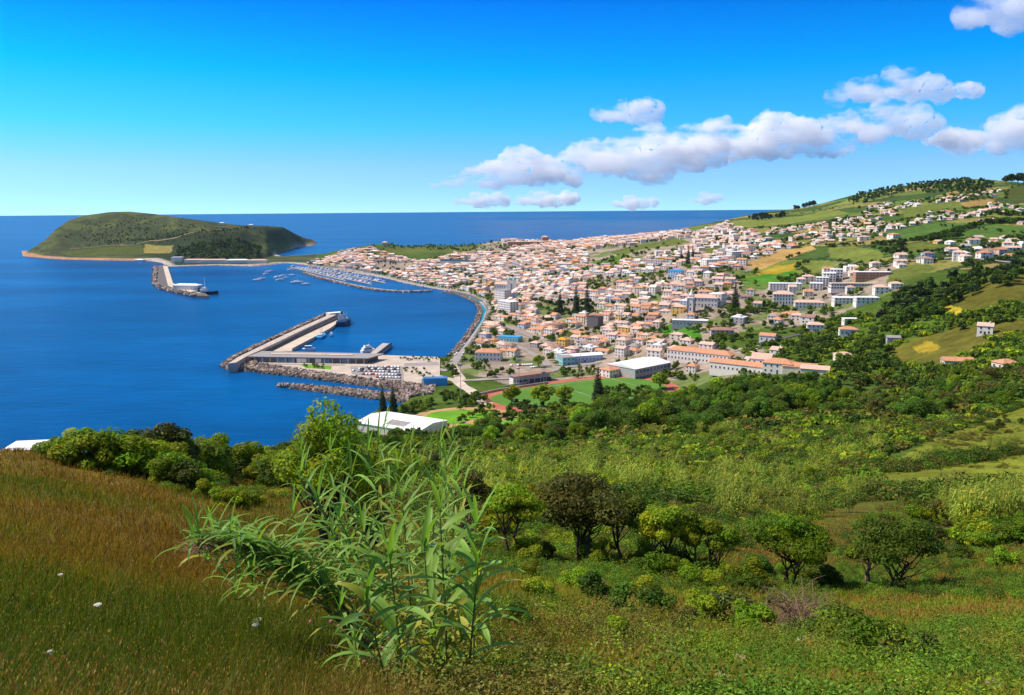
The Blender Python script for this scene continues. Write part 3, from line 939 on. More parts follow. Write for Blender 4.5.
def building(name, label, cat, px, py, w, d, h, yaw, roof='hip', wall='white_wall', roofm='orange_roof', rh=2.2, floors=2, wsp=3.2,
             win=True, win_w=1.1, win_h=1.5, group=None, loc=None, chimney=False, door=True, excl=True, maxwin=90, glass='glass'):
    x, y, z = loc if loc else G(px, py)
    t = thing(name, label, cat, (x, y, z), yaw, group)
    MB().box(-w / 2, w / 2, -d / 2, d / 2, -4, h).build('wall', M[wall], t)
    if roof in ('hip', 'gable'):
        r = MB().hip(-w / 2, w / 2, -d / 2, d / 2, h, rh, gable=(roof == 'gable'))
        ro = r.build('roof', M[roofm], t)
        if roof == 'gable':
            for sx in (-1, 1):
                g = MB()
                X = sx * (w / 2 - 0.02); v = [(X, -d / 2, h), (X, d / 2, h), (X, 0, h + rh * d / (d + 0.8))]
                g.add(v + [(X - sx * 0.2, p[1], p[2]) for p in v], [(0, 1, 2), (5, 4, 3), (0, 3, 4, 1), (1, 4, 5, 2), (2, 5, 3, 0)])
                g.build('gable_wall', M[wall], t)
        if chimney:
            MB().box(w * 0.2, w * 0.2 + 0.8, -d * 0.12, -d * 0.12 + 0.8, h + rh * 0.4, h + rh + 0.9).build('chimney', M[wall], ro)
    else:
        MB().box(-w / 2 - 0.15, w / 2 + 0.15, -d / 2 - 0.15, d / 2 + 0.15, h, h + 0.3).box(-w / 2 + 0.3, w / 2 - 0.3, -d / 2 + 0.3, d / 2 - 0.3, h + 0.3, h + 0.36).build('roof', M[roofm], t)
    n = 0
    if win:
        fh = h / floors
        view = math.atan2(-y, -x)
        for ang, L_, D_ in ((0, d, w / 2), (math.pi / 2, w, d / 2), (math.pi, d, w / 2), (-math.pi / 2, w, d / 2)):
            if math.cos(ang + yaw - view) < -0.15: continue
            k = max(1, int((L_ - 1) / wsp))
            for f in range(floors):
                for i in range(k):
                    if n >= maxwin: break
                    u = (i + 0.5) / k * L_ - L_ / 2
                    c, s = math.cos(ang), math.sin(ang)
                    window_obj(t, c * D_ - s * u, s * D_ + c * u, f * fh + fh * 0.33, ang, win_w, min(win_h, fh * 0.55), glass)
                    n += 1
    if door:
        b = MB().box(-0.6, 0.6, -d / 2 - 0.08, -d / 2, -0.2, 2.1)
        b.build('door', M['wood'], t)
    if excl:
        c, s = math.cos(yaw), math.sin(yaw)
        k = max(1, int(max(w, d) / 10))
        for i in range(k + 1):
            u = (i / k - 0.5)
            ex = u * w if w >= d else 0; ey = u * d if d > w else 0
            EXCL.append((x + ex * c - ey * s, y + ex * s + ey * c, min(w, d) / 2 + 6))
    return t

# ------------------------------------------------------------------ harbour
def rocks(name, zones, n, smin, smax, label=None, zfun=None):
    """rock armour: one heap of boulders"""
    tv = np.array([(1,0,0),(-1,0,0),(0,1,0),(0,-1,0),(0,0,1),(0,0,-1)], float)
    # boulder = squashed cube with cut look
    cv = np.array([(x, y, z) for x in (-1, 1) for y in (-1, 1) for z in (-1, 1)], float)
    cf = np.array([(0,1,3,2),(4,6,7,5),(0,4,5,1),(2,3,7,6),(0,2,6,4),(1,5,7,3)])
    V = []; Fq = []; C = []; k = 0
    for (x, y, z) in zones:
        s = RNG.uniform(smin, smax) * RNG.uniform(0.7, 1.25, 3)
        v = cv * (1 + RNG.uniform(-0.35, 0.2, (8, 3))) * s * 0.5
        a = RNG.uniform(0, 2 * math.pi, 3)
        Rm = np.array(Matrix.Rotation(a[0], 3, 'X') @ Matrix.Rotation(a[1], 3, 'Y') @ Matrix.Rotation(a[2], 3, 'Z'))
        V.append(v @ Rm.T + (x, y, z)); Fq.append(cf + k); k += 8
        b = RNG.uniform(0.55, 1.5)
        wet = 0.5 if z < 0.5 else 1.0
        C.append(np.tile(np.array((0.30, 0.235, 0.195)) * b * wet, (6, 1)))
    o = mesh_np(name, np.concatenate(V), np.concatenate(Fq), M['rock'], fcols=np.concatenate(C))
    return tag(o, kind='stuff')

def slope_zone(top, zt_, base, zb, n):
    """points on a rock slope between an upper and a lower line (world xy)"""
    top = np.array(top, float); base = np.array(base, float)
    def samp(L_, u):
        seg = np.hypot(*np.diff(L_, axis=0).T); s = np.concatenate([[0], np.cumsum(seg)]); s /= s[-1]
        return np.stack([np.interp(u, s, L_[:, 0]), np.interp(u, s, L_[:, 1])], -1)
    u = RNG.uniform(0, 1, n); v = RNG.uniform(0, 1, n)
    a, b = samp(top, u), samp(base, u)
    p = a * (1 - v[:, None]) + b * v[:, None]
    return [(p[i, 0], p[i, 1], zt_ * (1 - v[i]) + zb * v[i]) for i in range(n)]

def solid_between(top, ztop, base, zbase, mb):
    """core of a rock slope"""
    n = len(top)
    v = [(p[0], p[1], ztop) for p in top] + [(p[0], p[1], zbase) for p in base]
    mb.add(v, [(i, i + 1, n + i + 1, n + i) for i in range(n - 1)])

DZ = 3.4
# platform of the port with the car park
plat_px = [(238, 361.5), (252, 361.5), (269, 366), (300, 370), (321, 373), (358, 378.5), (392, 382), (412, 384), (440, 380), (440, 357), (384, 355), (262, 350.5)]
plat = [P3(a, b, DZ) for a, b in plat_px]
tag(MB().prism(plat, -6, DZ).build('port_platform', M['concrete']), kind='structure')
top = [P3(a, b, DZ - 0.1) for a, b in [(225.5, 365), (240, 362), (252, 361.8), (269, 366), (300, 370), (321, 373), (358, 378.5), (392, 382), (415, 384)]]
base = [P3(a, b, -1) for a, b in [(222.5, 367), (228, 369.6), (248, 372.4), (266, 374.8), (300, 378.5), (321, 381.5), (358, 386), (390, 390.5), (418, 393)]]
zone = slope_zone(top, DZ + 0.3, base, -0.6, 1500)
mb = MB(); solid_between(top, DZ - 0.8, base, -2.5, mb)
zone += slope_zone([P3(a, b, 4) for a, b in [(226, 363), (233, 365), (247, 363.5)]], 3.6, [P3(a, b, -1) for a, b in [(220.5, 366.5), (229, 370.8), (249, 372.4)]], -.6, 260)
rocks('rock_armour', zone, 0, 1.6, 3.4)
core = mb.build('breakwater_core', M['darkconc']); tag(core, kind='structure')
# small inner breakwater
a0, a1 = [(279, 384), (300, 385.2), (340, 388), (383, 391.5), (412, 394.5)], [(279, 387), (300, 389), (340, 394), (381, 399.5), (404, 402)]
ridge = [P3(a, b, 2.6) for a, b in [(280, 384.2), (300, 385.8), (340, 389.2), (383, 393.8), (412, 396.5)]]
fr = [P3(a, b, -1) for a, b in [(277, 387), (300, 391), (340, 396), (381, 401.5), (404, 404)]]
bk = [P3(a, b, -1) for a, b in [(278, 385.5), (300, 386.2), (340, 389.4), (383, 393.0), (412, 395)]]
mb = MB(); solid_between(ridge, 2.0, fr, -2, mb); solid_between(bk, -2, ridge, 2.0, mb)
tag(mb.build('breakwater_core', M['darkconc']), kind='structure')
rocks('rock_armour', slope_zone(ridge, 2.6, fr, -0.6, 900) + slope_zone(ridge, 2.6, bk, -0.6, 350), 0, 1.5, 3.0)
# rocky shore to the right of the channel
top = [G(a, b)[:2] for a, b in [(398, 384), (415, 384), (432, 384.5)]]
zone = []
for i in range(520):
    a, b = RNG.uniform(384, 434), RNG.uniform(385, 402)
    if b > 402 - (a - 384) * 0.17: continue
    if a < 393: continue
    g = G(a, b); zone.append((g[0], g[1], max(g[2], 0) + 0.3))
rocks('rock_armour', zone, 0, 1.5, 3.2)

# pier: deck, tall sea wall along its outer side, cap
pr = thing('pier', 'long straight concrete pier with tall sea wall running out into the bay', 'pier', (*P3(300, 340, 0), 0))
ox, oy = pr.location.x, pr.location.y
loc_ = lambda a, b, z: (P3(a, b, z)[0] - ox, P3(a, b, z)[1] - oy)
deck = [loc_(262, 351.2, DZ), (loc_(292, 351, DZ)), loc_(292, 348.4, DZ), loc_(314, 337, DZ), loc_(330.6, 327.8, DZ), loc_(341, 320, DZ), loc_(337, 316.8, DZ), loc_(300, 334.5, DZ)]
MB().prism(deck, -6, DZ).build('deck', M['quay'], pr)
sw_o = [(228, 363.5), (238, 357), (269, 342), (299, 328), (331, 313.8)]
WZ = 8.5
so = [loc_(a, b, WZ) for a, b in sw_o]
si = [loc_(a, b, WZ) for a, b in [(236, 362.5), (246, 356.5), (275, 343.2), (304, 329.2), (336, 314.8)]]
MB().prism(so + si[::-1], -6, WZ).build('sea_wall', M['concrete'], pr)
bi = [loc_(a, b, 5.6) for a, b in [(254, 357), (281, 343.8), (309, 330.6), (339, 317.0)]]
MB().prism([loc_(a, b, 5.6) for a, b in [(247, 357.5), (276.5, 343.8), (305.3, 330.3), (336.5, 316.2)]] + bi[::-1], -5, 5.6).build('shaded_wall_strip', M['darkconc'], pr)  # dark strip painted in for the shaded inner face of the sea wall
for u in np.linspace(0.06, 0.95, 14):
    i = u * 3; k = min(int(i), 2); f_ = i - k
    p = (bi[k][0] * (1 - f_) + bi[k + 1][0] * f_ + 1.2, bi[k][1] * (1 - f_) + bi[k + 1][1] * f_ - 1.2)
    MB().cyl((p[0], p[1], DZ), (p[0], p[1], DZ + 8), 0.12, 0.08, 6).box(-0.9, 0.2, -0.15, 0.15, 7.9, 8.1, 0, 0, (p[0], p[1], DZ)).build('lamp', M['metal'], pr)
# outer rock toe of the pier
ot = [P3(a, b, 2) for a, b in sw_o]; ob = [P3(a - 3.5, b - 0.9, -1) for a, b in sw_o]
rocks('rock_armour', slope_zone(ot, 3.4, ob, -0.8, 700), 0, 1.6, 3.2)
# white store at the pier head
t = building('pier_head_building', 'white flat roofed block at the far end of the long pier', 'building', 0, 0, 20, 11, 6.5, R(38), roof='flat', roofm='white_roof', floors=2, wsp=3.5,
             loc=(*P3(335, 317.5, DZ), DZ), maxwin=14)

# ferry terminal
tt = thing('ferry_terminal', 'long low grey ferry terminal with overhanging flat roof beside the car park', 'terminal', (*P3(315, 361, DZ), DZ))
ox, oy = tt.location.x, tt.location.y
H8 = 5.4
def tl(a, b, z):
    q = P3(a, b, z + DZ); return (q[0] - ox, q[1] - oy)
roofp = [tl(247.5, 356.4, H8), tl(368, 358.2, H8), tl(384, 353.6, H8), tl(262, 351, H8)]
MB().prism(roofp, H8 - 0.9, H8).build('roof', M['grey_roof'], tt)
MB().prism([tl(271, 353.2, H8), tl(353, 354.4, H8), tl(353, 355.8, H8), tl(271, 354.6, H8)], H8, H8 + 0.5).build('skylight', M['concrete'], tt)
fw = [tl(252, 357.0, H8), tl(366, 358.4, H8), tl(378, 354.2, H8), tl(264, 352, H8)]
fr0, fr1 = np.array(fw[0]), np.array(fw[1]); dirv = (fr1 - fr0) / np.hypot(*(fr1 - fr0)); nrmv = np.array((dirv[1], -dirv[0]))
inset = [tuple(fr0 - nrmv * 3), tuple(fr1 - nrmv * 3), fw[2], fw[3]]
MB().prism(inset, -0.5, H8 - 0.9).build('wall', M['darkconc'], tt)  # shade under the roof overhang is put into this dark wall colour
Lf = float(np.hypot(*(fr1 - fr0)))
ya = math.atan2(dirv[1], dirv[0])
for i, (u0, u1, mk) in enumerate([(0.20, 0.30, 'glass_blue'), (0.31, 0.37, 'glass_blue'), (0.385, 0.47, 'white_wall'), (0.475, 0.50, 'glass_blue'), (0.55, 0.60, 'white_wall'), (0.605, 0.68, 'glass_blue'), (0.78, 0.86, 'glass_blue'), (0.05, 0.1, 'glass_blue')]):
    p = fr0 - nrmv * 2.9
    MB().box(u0 * Lf, u1 * Lf, -0.35, 0.05, 0.2, H8 - 1.3, 0, ya, (p[0], p[1], 0)).build('facade_panel', M[mk], tt)
for u in np.linspace(0.02, 0.98, 15):
    p = fr0 + dirv * u * Lf - nrmv * 0.6
    MB().cyl((p[0], p[1], 0), (p[0], p[1], H8 - 0.9), 0.25, n=8).build('column', M['concrete'], tt)
# short jetty beyond the terminal
jt = [P3(a, b, 3.0) for a, b in [(367, 356), (377, 355.5), (392, 343.6), (382.5, 343)]]
j = thing('jetty', 'short dark jetty sticking out behind the ferry terminal', 'jetty', (*jt[0], 0))
q = [(p[0] - jt[0][0], p[1] - jt[0][1]) for p in jt]
MB().prism(q, -6, 3.0).build('deck', M['grey_wall'], j)
MB().prism([q[0], q[1], (q[1][0] * .55 + q[2][0] * .45, q[1][1] * .55 + q[2][1] * .45), (q[0][0] * .55 + q[3][0] * .45, q[0][1] * .55 + q[3][1] * .45)], 3.0, 3.06).build('paving', M['concrete'], j)
MB().prism([q[1], q[2], (q[2][0] - 1.4, q[2][1]), (q[1][0] - 1.4, q[1][1])], 3.0, 4.6).build('parapet', M['darkconc'], j)
EXCL.append((*P3(330, 365, 3), 130))

# low dark mole along the town beach, the still water behind it, the beach
mole = [(451, 356.5), (459, 346), (468.5, 333), (477.5, 319.5), (480.5, 309.5), (476, 301.5), (463, 295.5), (445, 291.5)]
_c = np.array([P3(a, b, 1.2) for a, b in mole]); 
w_o = _c; 
def offset(L_, d):
    L_ = np.array(L_, float); t_ = np.gradient(L_, axis=0); t_ /= np.hypot(t_[:, 0], t_[:, 1])[:, None]
    return L_ + np.stack([t_[:, 1], -t_[:, 0]], -1) * d
def smooth(L_, n=60):
    L_ = np.array(L_, float); s = np.concatenate([[0], np.cumsum(np.hypot(*np.diff(L_, axis=0).T))]); t_ = np.linspace(0, s[-1], n)
    x = np.interp(t_, s, L_[:, 0]); y = np.interp(t_, s, L_[:, 1])
    for _ in range(6):
        x[1:-1] = (x[:-2] + 2 * x[1:-1] + x[2:]) / 4; y[1:-1] = (y[:-2] + 2 * y[1:-1] + y[2:]) / 4
    return np.stack([x, y], -1)
mc = smooth(_c)
def strip(name, L_, d0, d1, z0, z1, mat):
    a, b = offset(L_, d0), offset(L_, d1); n = len(L_)
    v = [(p[0], p[1], z1) for p in a] + [(p[0], p[1], z1) for p in b] + [(p[0], p[1], z0) for p in a] + [(p[0], p[1], z0) for p in b]
    f = [(i, i + 1, n + i + 1, n + i) for i in range(n - 1)] + [(2 * n + i, 2 * n + i + 1, i + 1, i) for i in range(n - 1)] + [(n + i, n + i + 1, 3 * n + i + 1, 3 * n + i) for i in range(n - 1)]
    o = MB().add(v, f).build(name, M[mat]); return o
tag(strip('mole', mc, -3.5, 3.5, -4, 0.9, 'darkconc'), 'low dark mole curving along the town beach with turquoise water behind', 'mole')
rocks('rock_armour', [(p[0] + RNG.uniform(-3.5, 3.5), p[1] + RNG.uniform(-3.5, 3.5), RNG.uniform(0, 1.2)) for p in smooth(_c, 700)], 0, 1.2, 2.4)
tag(strip('shallow_water', mc, 3.5, 10.5, -0.6, 0.012, 'shallow'), kind='structure')
tag(strip('promenade_wall', mc, 9.5, 12.5, -4, 2.6, 'stone'), 'dark basalt sea wall below the tree lined promenade', 'sea wall')

# seafront road and other roads
prom_px = [(452, 366), (462, 351), (473, 336), (482.5, 322), (487, 310), (482, 300.5), (466, 293.2), (445, 289.4), (430, 287.2), (408, 282.8), (388, 277.8), (360, 272.8)]
road, PROM = ribbon('road', prom_px, 8, M['asphalt'])
ribbon('road', [(448, 371), (430, 368.5), (400, 364.5), (380, 362.5)], 8, M['asphalt'], lift=0.45)
ribbon('road', [(400, 364.5), (425, 372), (443, 379), (455, 380), (472, 392), (478, 402), (490, 405)], 8, M['concrete'], lift=0.55)
ribbon('road', [(452, 366), (455, 372), (462, 381), (455, 380)], 9, M['concrete'], lift=0.5)
ribbon('road', [(462, 381), (490, 380), (520, 377), (548, 372), (562, 368), (600, 362)], 8, M['asphalt'], lift=0.5)
ribbon('road', [(500, 340), (530, 352), (548, 366)], 7, M['asphalt'], lift=0.5)
ribbon('road', [(485, 318), (515, 330), (560, 350), (575, 352)], 6, M['asphalt'], lift=0.5)
ribbon('road', [(745, 362), (750, 352), (762, 343), (785, 338), (805, 333), (830, 332)], 6, M['asphalt_dark'], lift=0.5)
ribbon('road', [(745, 362), (751, 353), (757, 346)], 5, M['concrete'], lift=0.7)
ribbon('road', [(905, 262), (960, 258), (1024, 262)], 7, M['asphalt'], lift=0.8)

ribbon('track', [(120, 246), (150, 241), (180, 236.5), (205, 232.5), (232, 229)], 5, M['asphalt_track'], lift=1.2)
ribbon('track', [(70, 249), (100, 246.5), (125, 245)], 5, M['asphalt_track'], lift=1.2)
for pts, mt, zz in [([(350, 366), (403, 366), (404, 381), (393, 380.8), (352, 374)], 'asphalt', .006), ([(258, 363.2), (345, 364.4), (345, 365.8), (262, 364.6)], 'asphalt', .006), ([(404, 363), (438, 362), (440, 365), (404, 366.5)], 'asphalt', .012), ([(300, 364.6), (332, 366), (331, 369.5), (306, 368)], 'lawn', .014)]:
    tag(MB().add([(*P3(a, b, DZ + zz), DZ + zz) for a, b in pts][::-1], [tuple(range(len(pts)))]).build('car_park' if mt == 'asphalt' else 'grass_patch', M[mt]), kind='structure')
# park lawns and the sports ground
def patch(name, pts, mat, lift=0.3, n=14, loc=None):
    """ground sheet inside an outline of picture points"""
    w = gpoly(*pts) if loc is None else np.array(loc)
    c = w.mean(0); k = len(w)
    # round the outline
    dense = []
    for i in range(k):
        p, q = w[i], w[(i + 1) % k]
        for t in np.linspace(0, 1, 6)[:-1]: dense.append(p * (1 - t) + q * t)
    dense = np.array(dense)
    for _ in range(3): dense = (np.roll(dense, 1, 0) + 2 * dense + np.roll(dense, -1, 0)) / 4
    m = len(dense); v = [c]; 
    for s in np.linspace(0, 1, n)[1:]: v.extend(c + (dense - c) * s)
    v = np.array(v); z = zf(v[:, 0], v[:, 1]) + lift
    f3 = [(0, 1 + i, 1 + (i + 1) % m) for i in range(m)]
    f4 = [(1 + (r - 1) * m + i, 1 + r * m + i, 1 + r * m + (i + 1) % m, 1 + (r - 1) * m + (i + 1) % m) for r in range(1, n - 1) for i in range(m)]
    area = np.sum(dense[:, 0] * np.roll(dense[:, 1], -1) - np.roll(dense[:, 0], -1) * dense[:, 1])
    f3, f4 = np.array(f3), np.array(f4)
    if area < 0: f3, f4 = f3[:, ::-1], f4[:, ::-1]
    return tag(mesh_np(name, np.column_stack([v, z]), [f3, f4], mat), kind='structure')
patch('bare_ground', [(405, 417), (430, 411), (450, 408), (488, 406), (520, 412), (530, 425), (520, 434), (470, 432), (436, 425), (412, 424)], M['soil'], 0.25)
patch('lawn', [(421, 419), (432, 412.5), (462, 410), (487, 411), (500, 414), (494, 418), (470, 420), (450, 425), (433, 424)], M['lawn'], 0.4)
patch('lawn', [(452, 426), (470, 422), (490, 424), (488, 430), (470, 431)], M['lawn'], 0.4)
patch('lawn', [(500, 420), (522, 418), (528, 424), (515, 430), (502, 427)], M['lawn'], 0.4)
PK = (50.0, 572.0, 31.0)
def oval(hl, hw, n=80):
    t = R(PK[2]); o = []
    for i in range(n):
        a = 2 * math.pi * i / n
        c, s = math.cos(a), math.sin(a)
        u = hl * np.sign(c) * abs(c) ** 0.75; v = hw * np.sign(s) * abs(s) ** 0.75
        o.append((PK[0] + u * math.cos(t) - v * math.sin(t), PK[1] + u * math.sin(t) + v * math.cos(t)))
    return o
patch('running_track', None, M['track'], 0.35, loc=oval(80, 46))
patch('sports_field', None, M['turf'], 0.45, loc=oval(71, 37))
EXCL.append((PK[0], PK[1], 92)); EXCL.append((*G(465, 420)[:2], 70)); EXCL.append((*G(420, 425)[:2], 45))
c31, s31 = math.cos(R(31)), math.sin(R(31))
def trk(u, v): return (PK[0] + u * c31 - v * s31, PK[1] + u * s31 + v * c31)
# white lines on the field
for (u0, v0, u1, v1) in [(-50, -32, 50, -32), (-50, 32, 50, 32), (-50, -32, -50, 32), (50, -32, 50, 32), (0, -32, 0, 32)]:
    p, q = trk(u0, v0), trk(u1, v1)
    n_ = 12; dx, dy = q[0] - p[0], q[1] - p[1]; l = math.hypot(dx, dy); nx, ny = -dy / l * 0.1, dx / l * 0.1
    vv = []; 
    for i in range(n_ + 1):
        x_, y_ = p[0] + dx * i / n_, p[1] + dy * i / n_; z_ = float(zf(x_, y_)[0]) + 0.5
        vv += [(x_ - nx, y_ - ny, z_), (x_ + nx, y_ + ny, z_)]
    tag(MB().add(vv, [(2 * i, 2 * i + 2, 2 * i + 3, 2 * i + 1) for i in range(n_)]).build('field_line', M['white_paint']), kind='structure')

# grandstand
gx, gy = trk(-8, 55)
gs = thing('grandstand', 'small grandstand with flat rust red roof above the sports field', 'grandstand', (gx, gy, float(zf(gx, gy)[0])), R(31))
MB().box(-17, 17, -1, 5, -3, 6).build('wall', M['white_wall'], gs)
MB().box(-17, 17, -5, -1, -3, 1.2).box(-17, 17, -3, -1, 1.2, 2.2).build('seating', M['darkconc'], gs)
MB().prism([(-18, -6), (18, -6), (18, 5.6), (-18, 5.6)], [6.6, 6.6, 6.0, 6.0], [7.0, 7.0, 6.4, 6.4]).build('roof', M['brown_roof'], gs)
for i in range(7): MB().cyl((-16.5 + i * 5.5, -5, -1), (-16.5 + i * 5.5, -5, 6.6), 0.18).build('post', M['white_paint'], gs)
EXCL.append((gx, gy, 24))
# floodlight masts
mast = None
for px_, py_, h_, lb in [(461, 404, 27, 'tall thin floodlight mast beside the park lawn'), (544, 404, 22, 'thin dark floodlight mast on the near touchline of the sports field'), (580.5, 377, 24, 'thin floodlight mast behind the far side of the sports field'), (519, 386, 20, 'floodlight mast at the left end of the running track')]:
    g = G(px_, py_); m_ = thing('floodlight_mast', lb, 'floodlight', g, 0, 'floodlight masts round the sports ground')
    MB().cyl((0, 0, -1), (0, 0, h_), 0.28, 0.14, 8).build('pole', M['metal'], m_)
    MB().box(-1.5, 1.5, -0.2, 0.2, h_ - 0.5, h_ + 0.9).build('lamp_head', M['metal'], m_)

# ------------------------------------------------------------------ large single buildings
B = building
# sports hall
sh = B('sports_hall', 'long white roofed sports hall with blue grey walls beside the sports field', 'sports hall', 639, 374, 44, 30, 9, R(40), roof='gable', wall='grey_wall', roofm='white_roof', rh=2.6, win=False, door=False)
for i in range(10):
    window_obj(sh, -19.5 + i * 4.3, -15, 1.0, -math.pi / 2, 3.0, 1.6, 'glass_blue')
    window_obj(sh, -19.5 + i * 4.3, -15, 5.2, -math.pi / 2, 3.0, 2.6, 'glass_blue')
B('annex_building', 'white annex with orange roof at the left gable of the sports hall', 'building', 610, 376, 14, 12, 6, R(40), wall='white_wall', roofm='orange_roof', excl=True)
B('market_hall', 'long low hall with pale curved roof beside a teal block', 'hall', 582, 361, 36, 14, 6, R(18), roof='gable', wall='blue_wall', roofm='white_roof', rh=1.6, floors=1, glass='glass_blue')
B('teal_building', 'teal flat roofed block at the left end of the pale long hall', 'building', 566, 364, 12, 14, 7, R(18), roof='flat', wall='teal_paint', roofm='grey_roof', floors=2)
B('ochre_building', 'bright orange yellow building among the pink roofed houses', 'building', 563, 348, 11, 9, 9, R(-38), wall='yellow_wall', roofm='yellow_roof', floors=3)
B('dark_block', 'dark grey windowless cube rising above the pink roofs', 'building', 595, 327, 14, 12, 12, R(-35), roof='flat', wall='stone', roofm='dark_roof', win=False, door=False)
B('long_building', 'long two storey white building with orange roof at the edge of the green valley', 'building', 701, 361, 56, 13, 8, R(-37), roof='hip', roofm='orange_roof', rh=3, wsp=3.0, floors=2)
B('long_building', 'long white one storey building with orange roof nearest the wooded ridge', 'building', 742, 372, 46, 11, 6, R(-38), roof='gable', roofm='orange_roof', rh=2.6, floors=1)
B('chapel', 'white gabled chapel beside the lane at the edge of town', 'chapel', 762, 369, 14, 10, 8, R(-30), roof='gable', roofm='pink_roof', rh=4, floors=2, wsp=4)
B('convent_building', 'white building with broad orange roof right of the white chapel', 'building', 779, 372, 20, 13, 7, R(-30), roof='hip', roofm='orange_roof', rh=3)
B('barn', 'low shed with faded orange roof right of the convent', 'shed', 800, 372, 22, 12, 4.5, R(-25), roof='gable', wall='cream_wall', roofm='orange_roof', floors=1, win=False)
B('barn', 'low shed with pinkish roof at the right tip of the town', 'shed', 815, 374, 18, 10, 4, R(-25), roof='gable', wall='cream_wall', roofm='pink_roof', floors=1, win=False)
# clock tower
g = G(691, 314)
ct = thing('clock_tower', 'white square clock tower with dark corner bands and pointed spire', 'clock tower', g, R(-25))
MB().box(-3, 3, -3, 3, -3, 16).build('wall', M['white_wall'], ct)
mb = MB()
for sx in (-1, 1):
    for sy in (-1, 1): mb.box(sx * 3 - 0.5, sx * 3 + 0.5, sy * 3 - 0.5, sy * 3 + 0.5, -3, 16.3)
mb.build('corner_pilaster', M['stone'], ct)
MB().box(-3.6, 3.6, -3.6, 3.6, 16.3, 16.9).box(-2.3, 2.3, -2.3, 2.3, 16.9, 19).box(-2.7, 2.7, -2.7, 2.7, 19, 19.5).build('cornice', M['white_wall'], ct)
MB().lathe([(2.4, 19.5), (1.6, 22), (0.15, 26)], 8).build('spire', M['white_wall'], ct)
for ang in (math.pi, -math.pi / 2):
    c, s = math.cos(ang), math.sin(ang)
    MB().cyl((c * 3, s * 3, 13), (c * 3.12, s * 3.12, 13), 1.3, n=20).build('clock_face', M['frame'], ct)
    window_obj(ct, c * 3, s * 3, 4, ang, 1.0, 3.0)
    window_obj(ct, c * 3, s * 3, 9, ang, 1.0, 2.0)
EXCL.append((g[0], g[1], 12))
B('church', 'white church block behind the clock tower', 'church', 703, 306, 30, 14, 9, R(-20), roof='hip', roofm='pink_roof', rh=3, floors=2)
B('villa', 'white flat roofed modern villa right of the clock tower', 'villa', 717, 304, 14, 14, 11, R(-35), roof='flat', roofm='white_roof', floors=3)
B('long_building', 'grey white low building in front of the clock tower', 'building', 690, 325, 34, 10, 5, R(-15), roof='flat', wall='grey_wall', roofm='white_roof', floors=1)
B('yellow_house', 'yellow walled house left of the clock tower', 'house', 679, 313, 13, 10, 7, R(-30), wall='yellow_wall', roofm='pink_roof')
# twin domed church by the bay
g = G(505, 291)
ch = thing('twin_tower_church', 'white church with two greenish domed towers above the bay front', 'church', g, R(-15))
MB().box(-16, 16, -8, 8, -3, 12).build('wall', M['white_wall'], ch)
MB().hip(-16, 16, -8, 8, 12, 4, gable=True).build('roof', M['pink_roof'], ch)
for x_ in (10, 19):
    MB().box(x_ - 3, x_ + 3, -12, -6, -3, 20).build('tower', M['white_wall'], ch)
    MB().lathe([(3.2, 20), (3.0, 21.5), (2.0, 23.5), (0.7, 24.6), (0.3, 27)], 12, 0, (x_, -9, 0)).build('dome', M['teal_paint'], ch)
for x_ in range(-14, 8, 4): window_obj(ch, x_, -8, 6, -math.pi / 2, 1.4, 3)
EXCL.append((g[0], g[1], 30))
B('white_block', 'white apartment block with dark balconies facing the bay', 'apartment block', 508, 312, 30, 14, 15, R(-55), roof='flat', roofm='white_roof', floors=5, wsp=3.4, win_w=1.8)
B('white_block', 'taller lilac white apartment block behind the bay front block', 'apartment block', 503, 301, 24, 14, 17, R(-50), roof='flat', roofm='grey_roof', floors=5, win_w=1.6)
B('white_building', 'white waterfront building with orange roof beside the promenade car park', 'building', 489, 360, 24, 13, 8, R(-10), roof='hip', roofm='orange_roof', rh=3)
B('blue_building', 'low teal blue flat roofed building behind the promenade', 'building', 510, 341, 24, 12, 5, R(-25), roof='flat', wall='teal_paint', roofm='blue_paint', floors=1)
# terraced flats and school on the right
for i, (px_, py_, h_) in enumerate([(816, 290, 7.5), (822, 286, 9.5), (829, 283, 11), (836, 280, 12)]):
    B('terraced_flats', ['lowest step of the white terraced flats stepping up the slope', 'second lowest white block of the terraced flats', 'third white block of the terraced flats stepping up the slope', 'highest white block of the terraced flats on the slope'][i], 'apartment block', px_, py_, 13, 14, h_, R(-20), roof='flat', roofm='white_roof', floors=4, wsp=3, win_w=1.8, group='terraced white flats')
B('school_building', 'long low white building with red brown panels beside the terraced flats', 'school', 850, 289, 40, 12, 6, R(-8), roof='flat', wall='white_wall', roofm='concrete', floors=2, wsp=2.6, win_w=1.9)
B('school_building', 'red brown banded white building behind the long low school', 'school', 872, 279, 36, 12, 7.5, R(-8), roof='flat', wall='terracotta', roofm='white_roof', floors=3, wsp=3)
B('white_building', 'white building with tall dark windows below the terraced flats', 'building', 783, 304, 20, 12, 10.5, R(-15), roof='hip', roofm='pink_roof', rh=3, floors=3, wsp=2.6, win_h=3)
B('white_building', 'long white three storey block left of the terraced flats', 'building', 785, 290, 34, 12, 7.5, R(-12), roof='flat', roofm='white_roof', floors=3)
B('white_building', 'large white flat roofed hall at the wooded edge of the upper town', 'hall', 846, 303, 24, 14, 5.5, R(-10), roof='flat', roofm='white_roof', floors=2)
B('white_building', 'white hall at the right end of the upper town next to dark trees', 'hall', 866, 303, 20, 13, 5.5, R(-10), roof='flat', roofm='white_roof', floors=2)
B('long_building', 'long house with faded pink roof in the middle of the upper town', 'building', 809, 308, 28, 11, 6, R(-12), roof='hip', roofm='pink_roof')
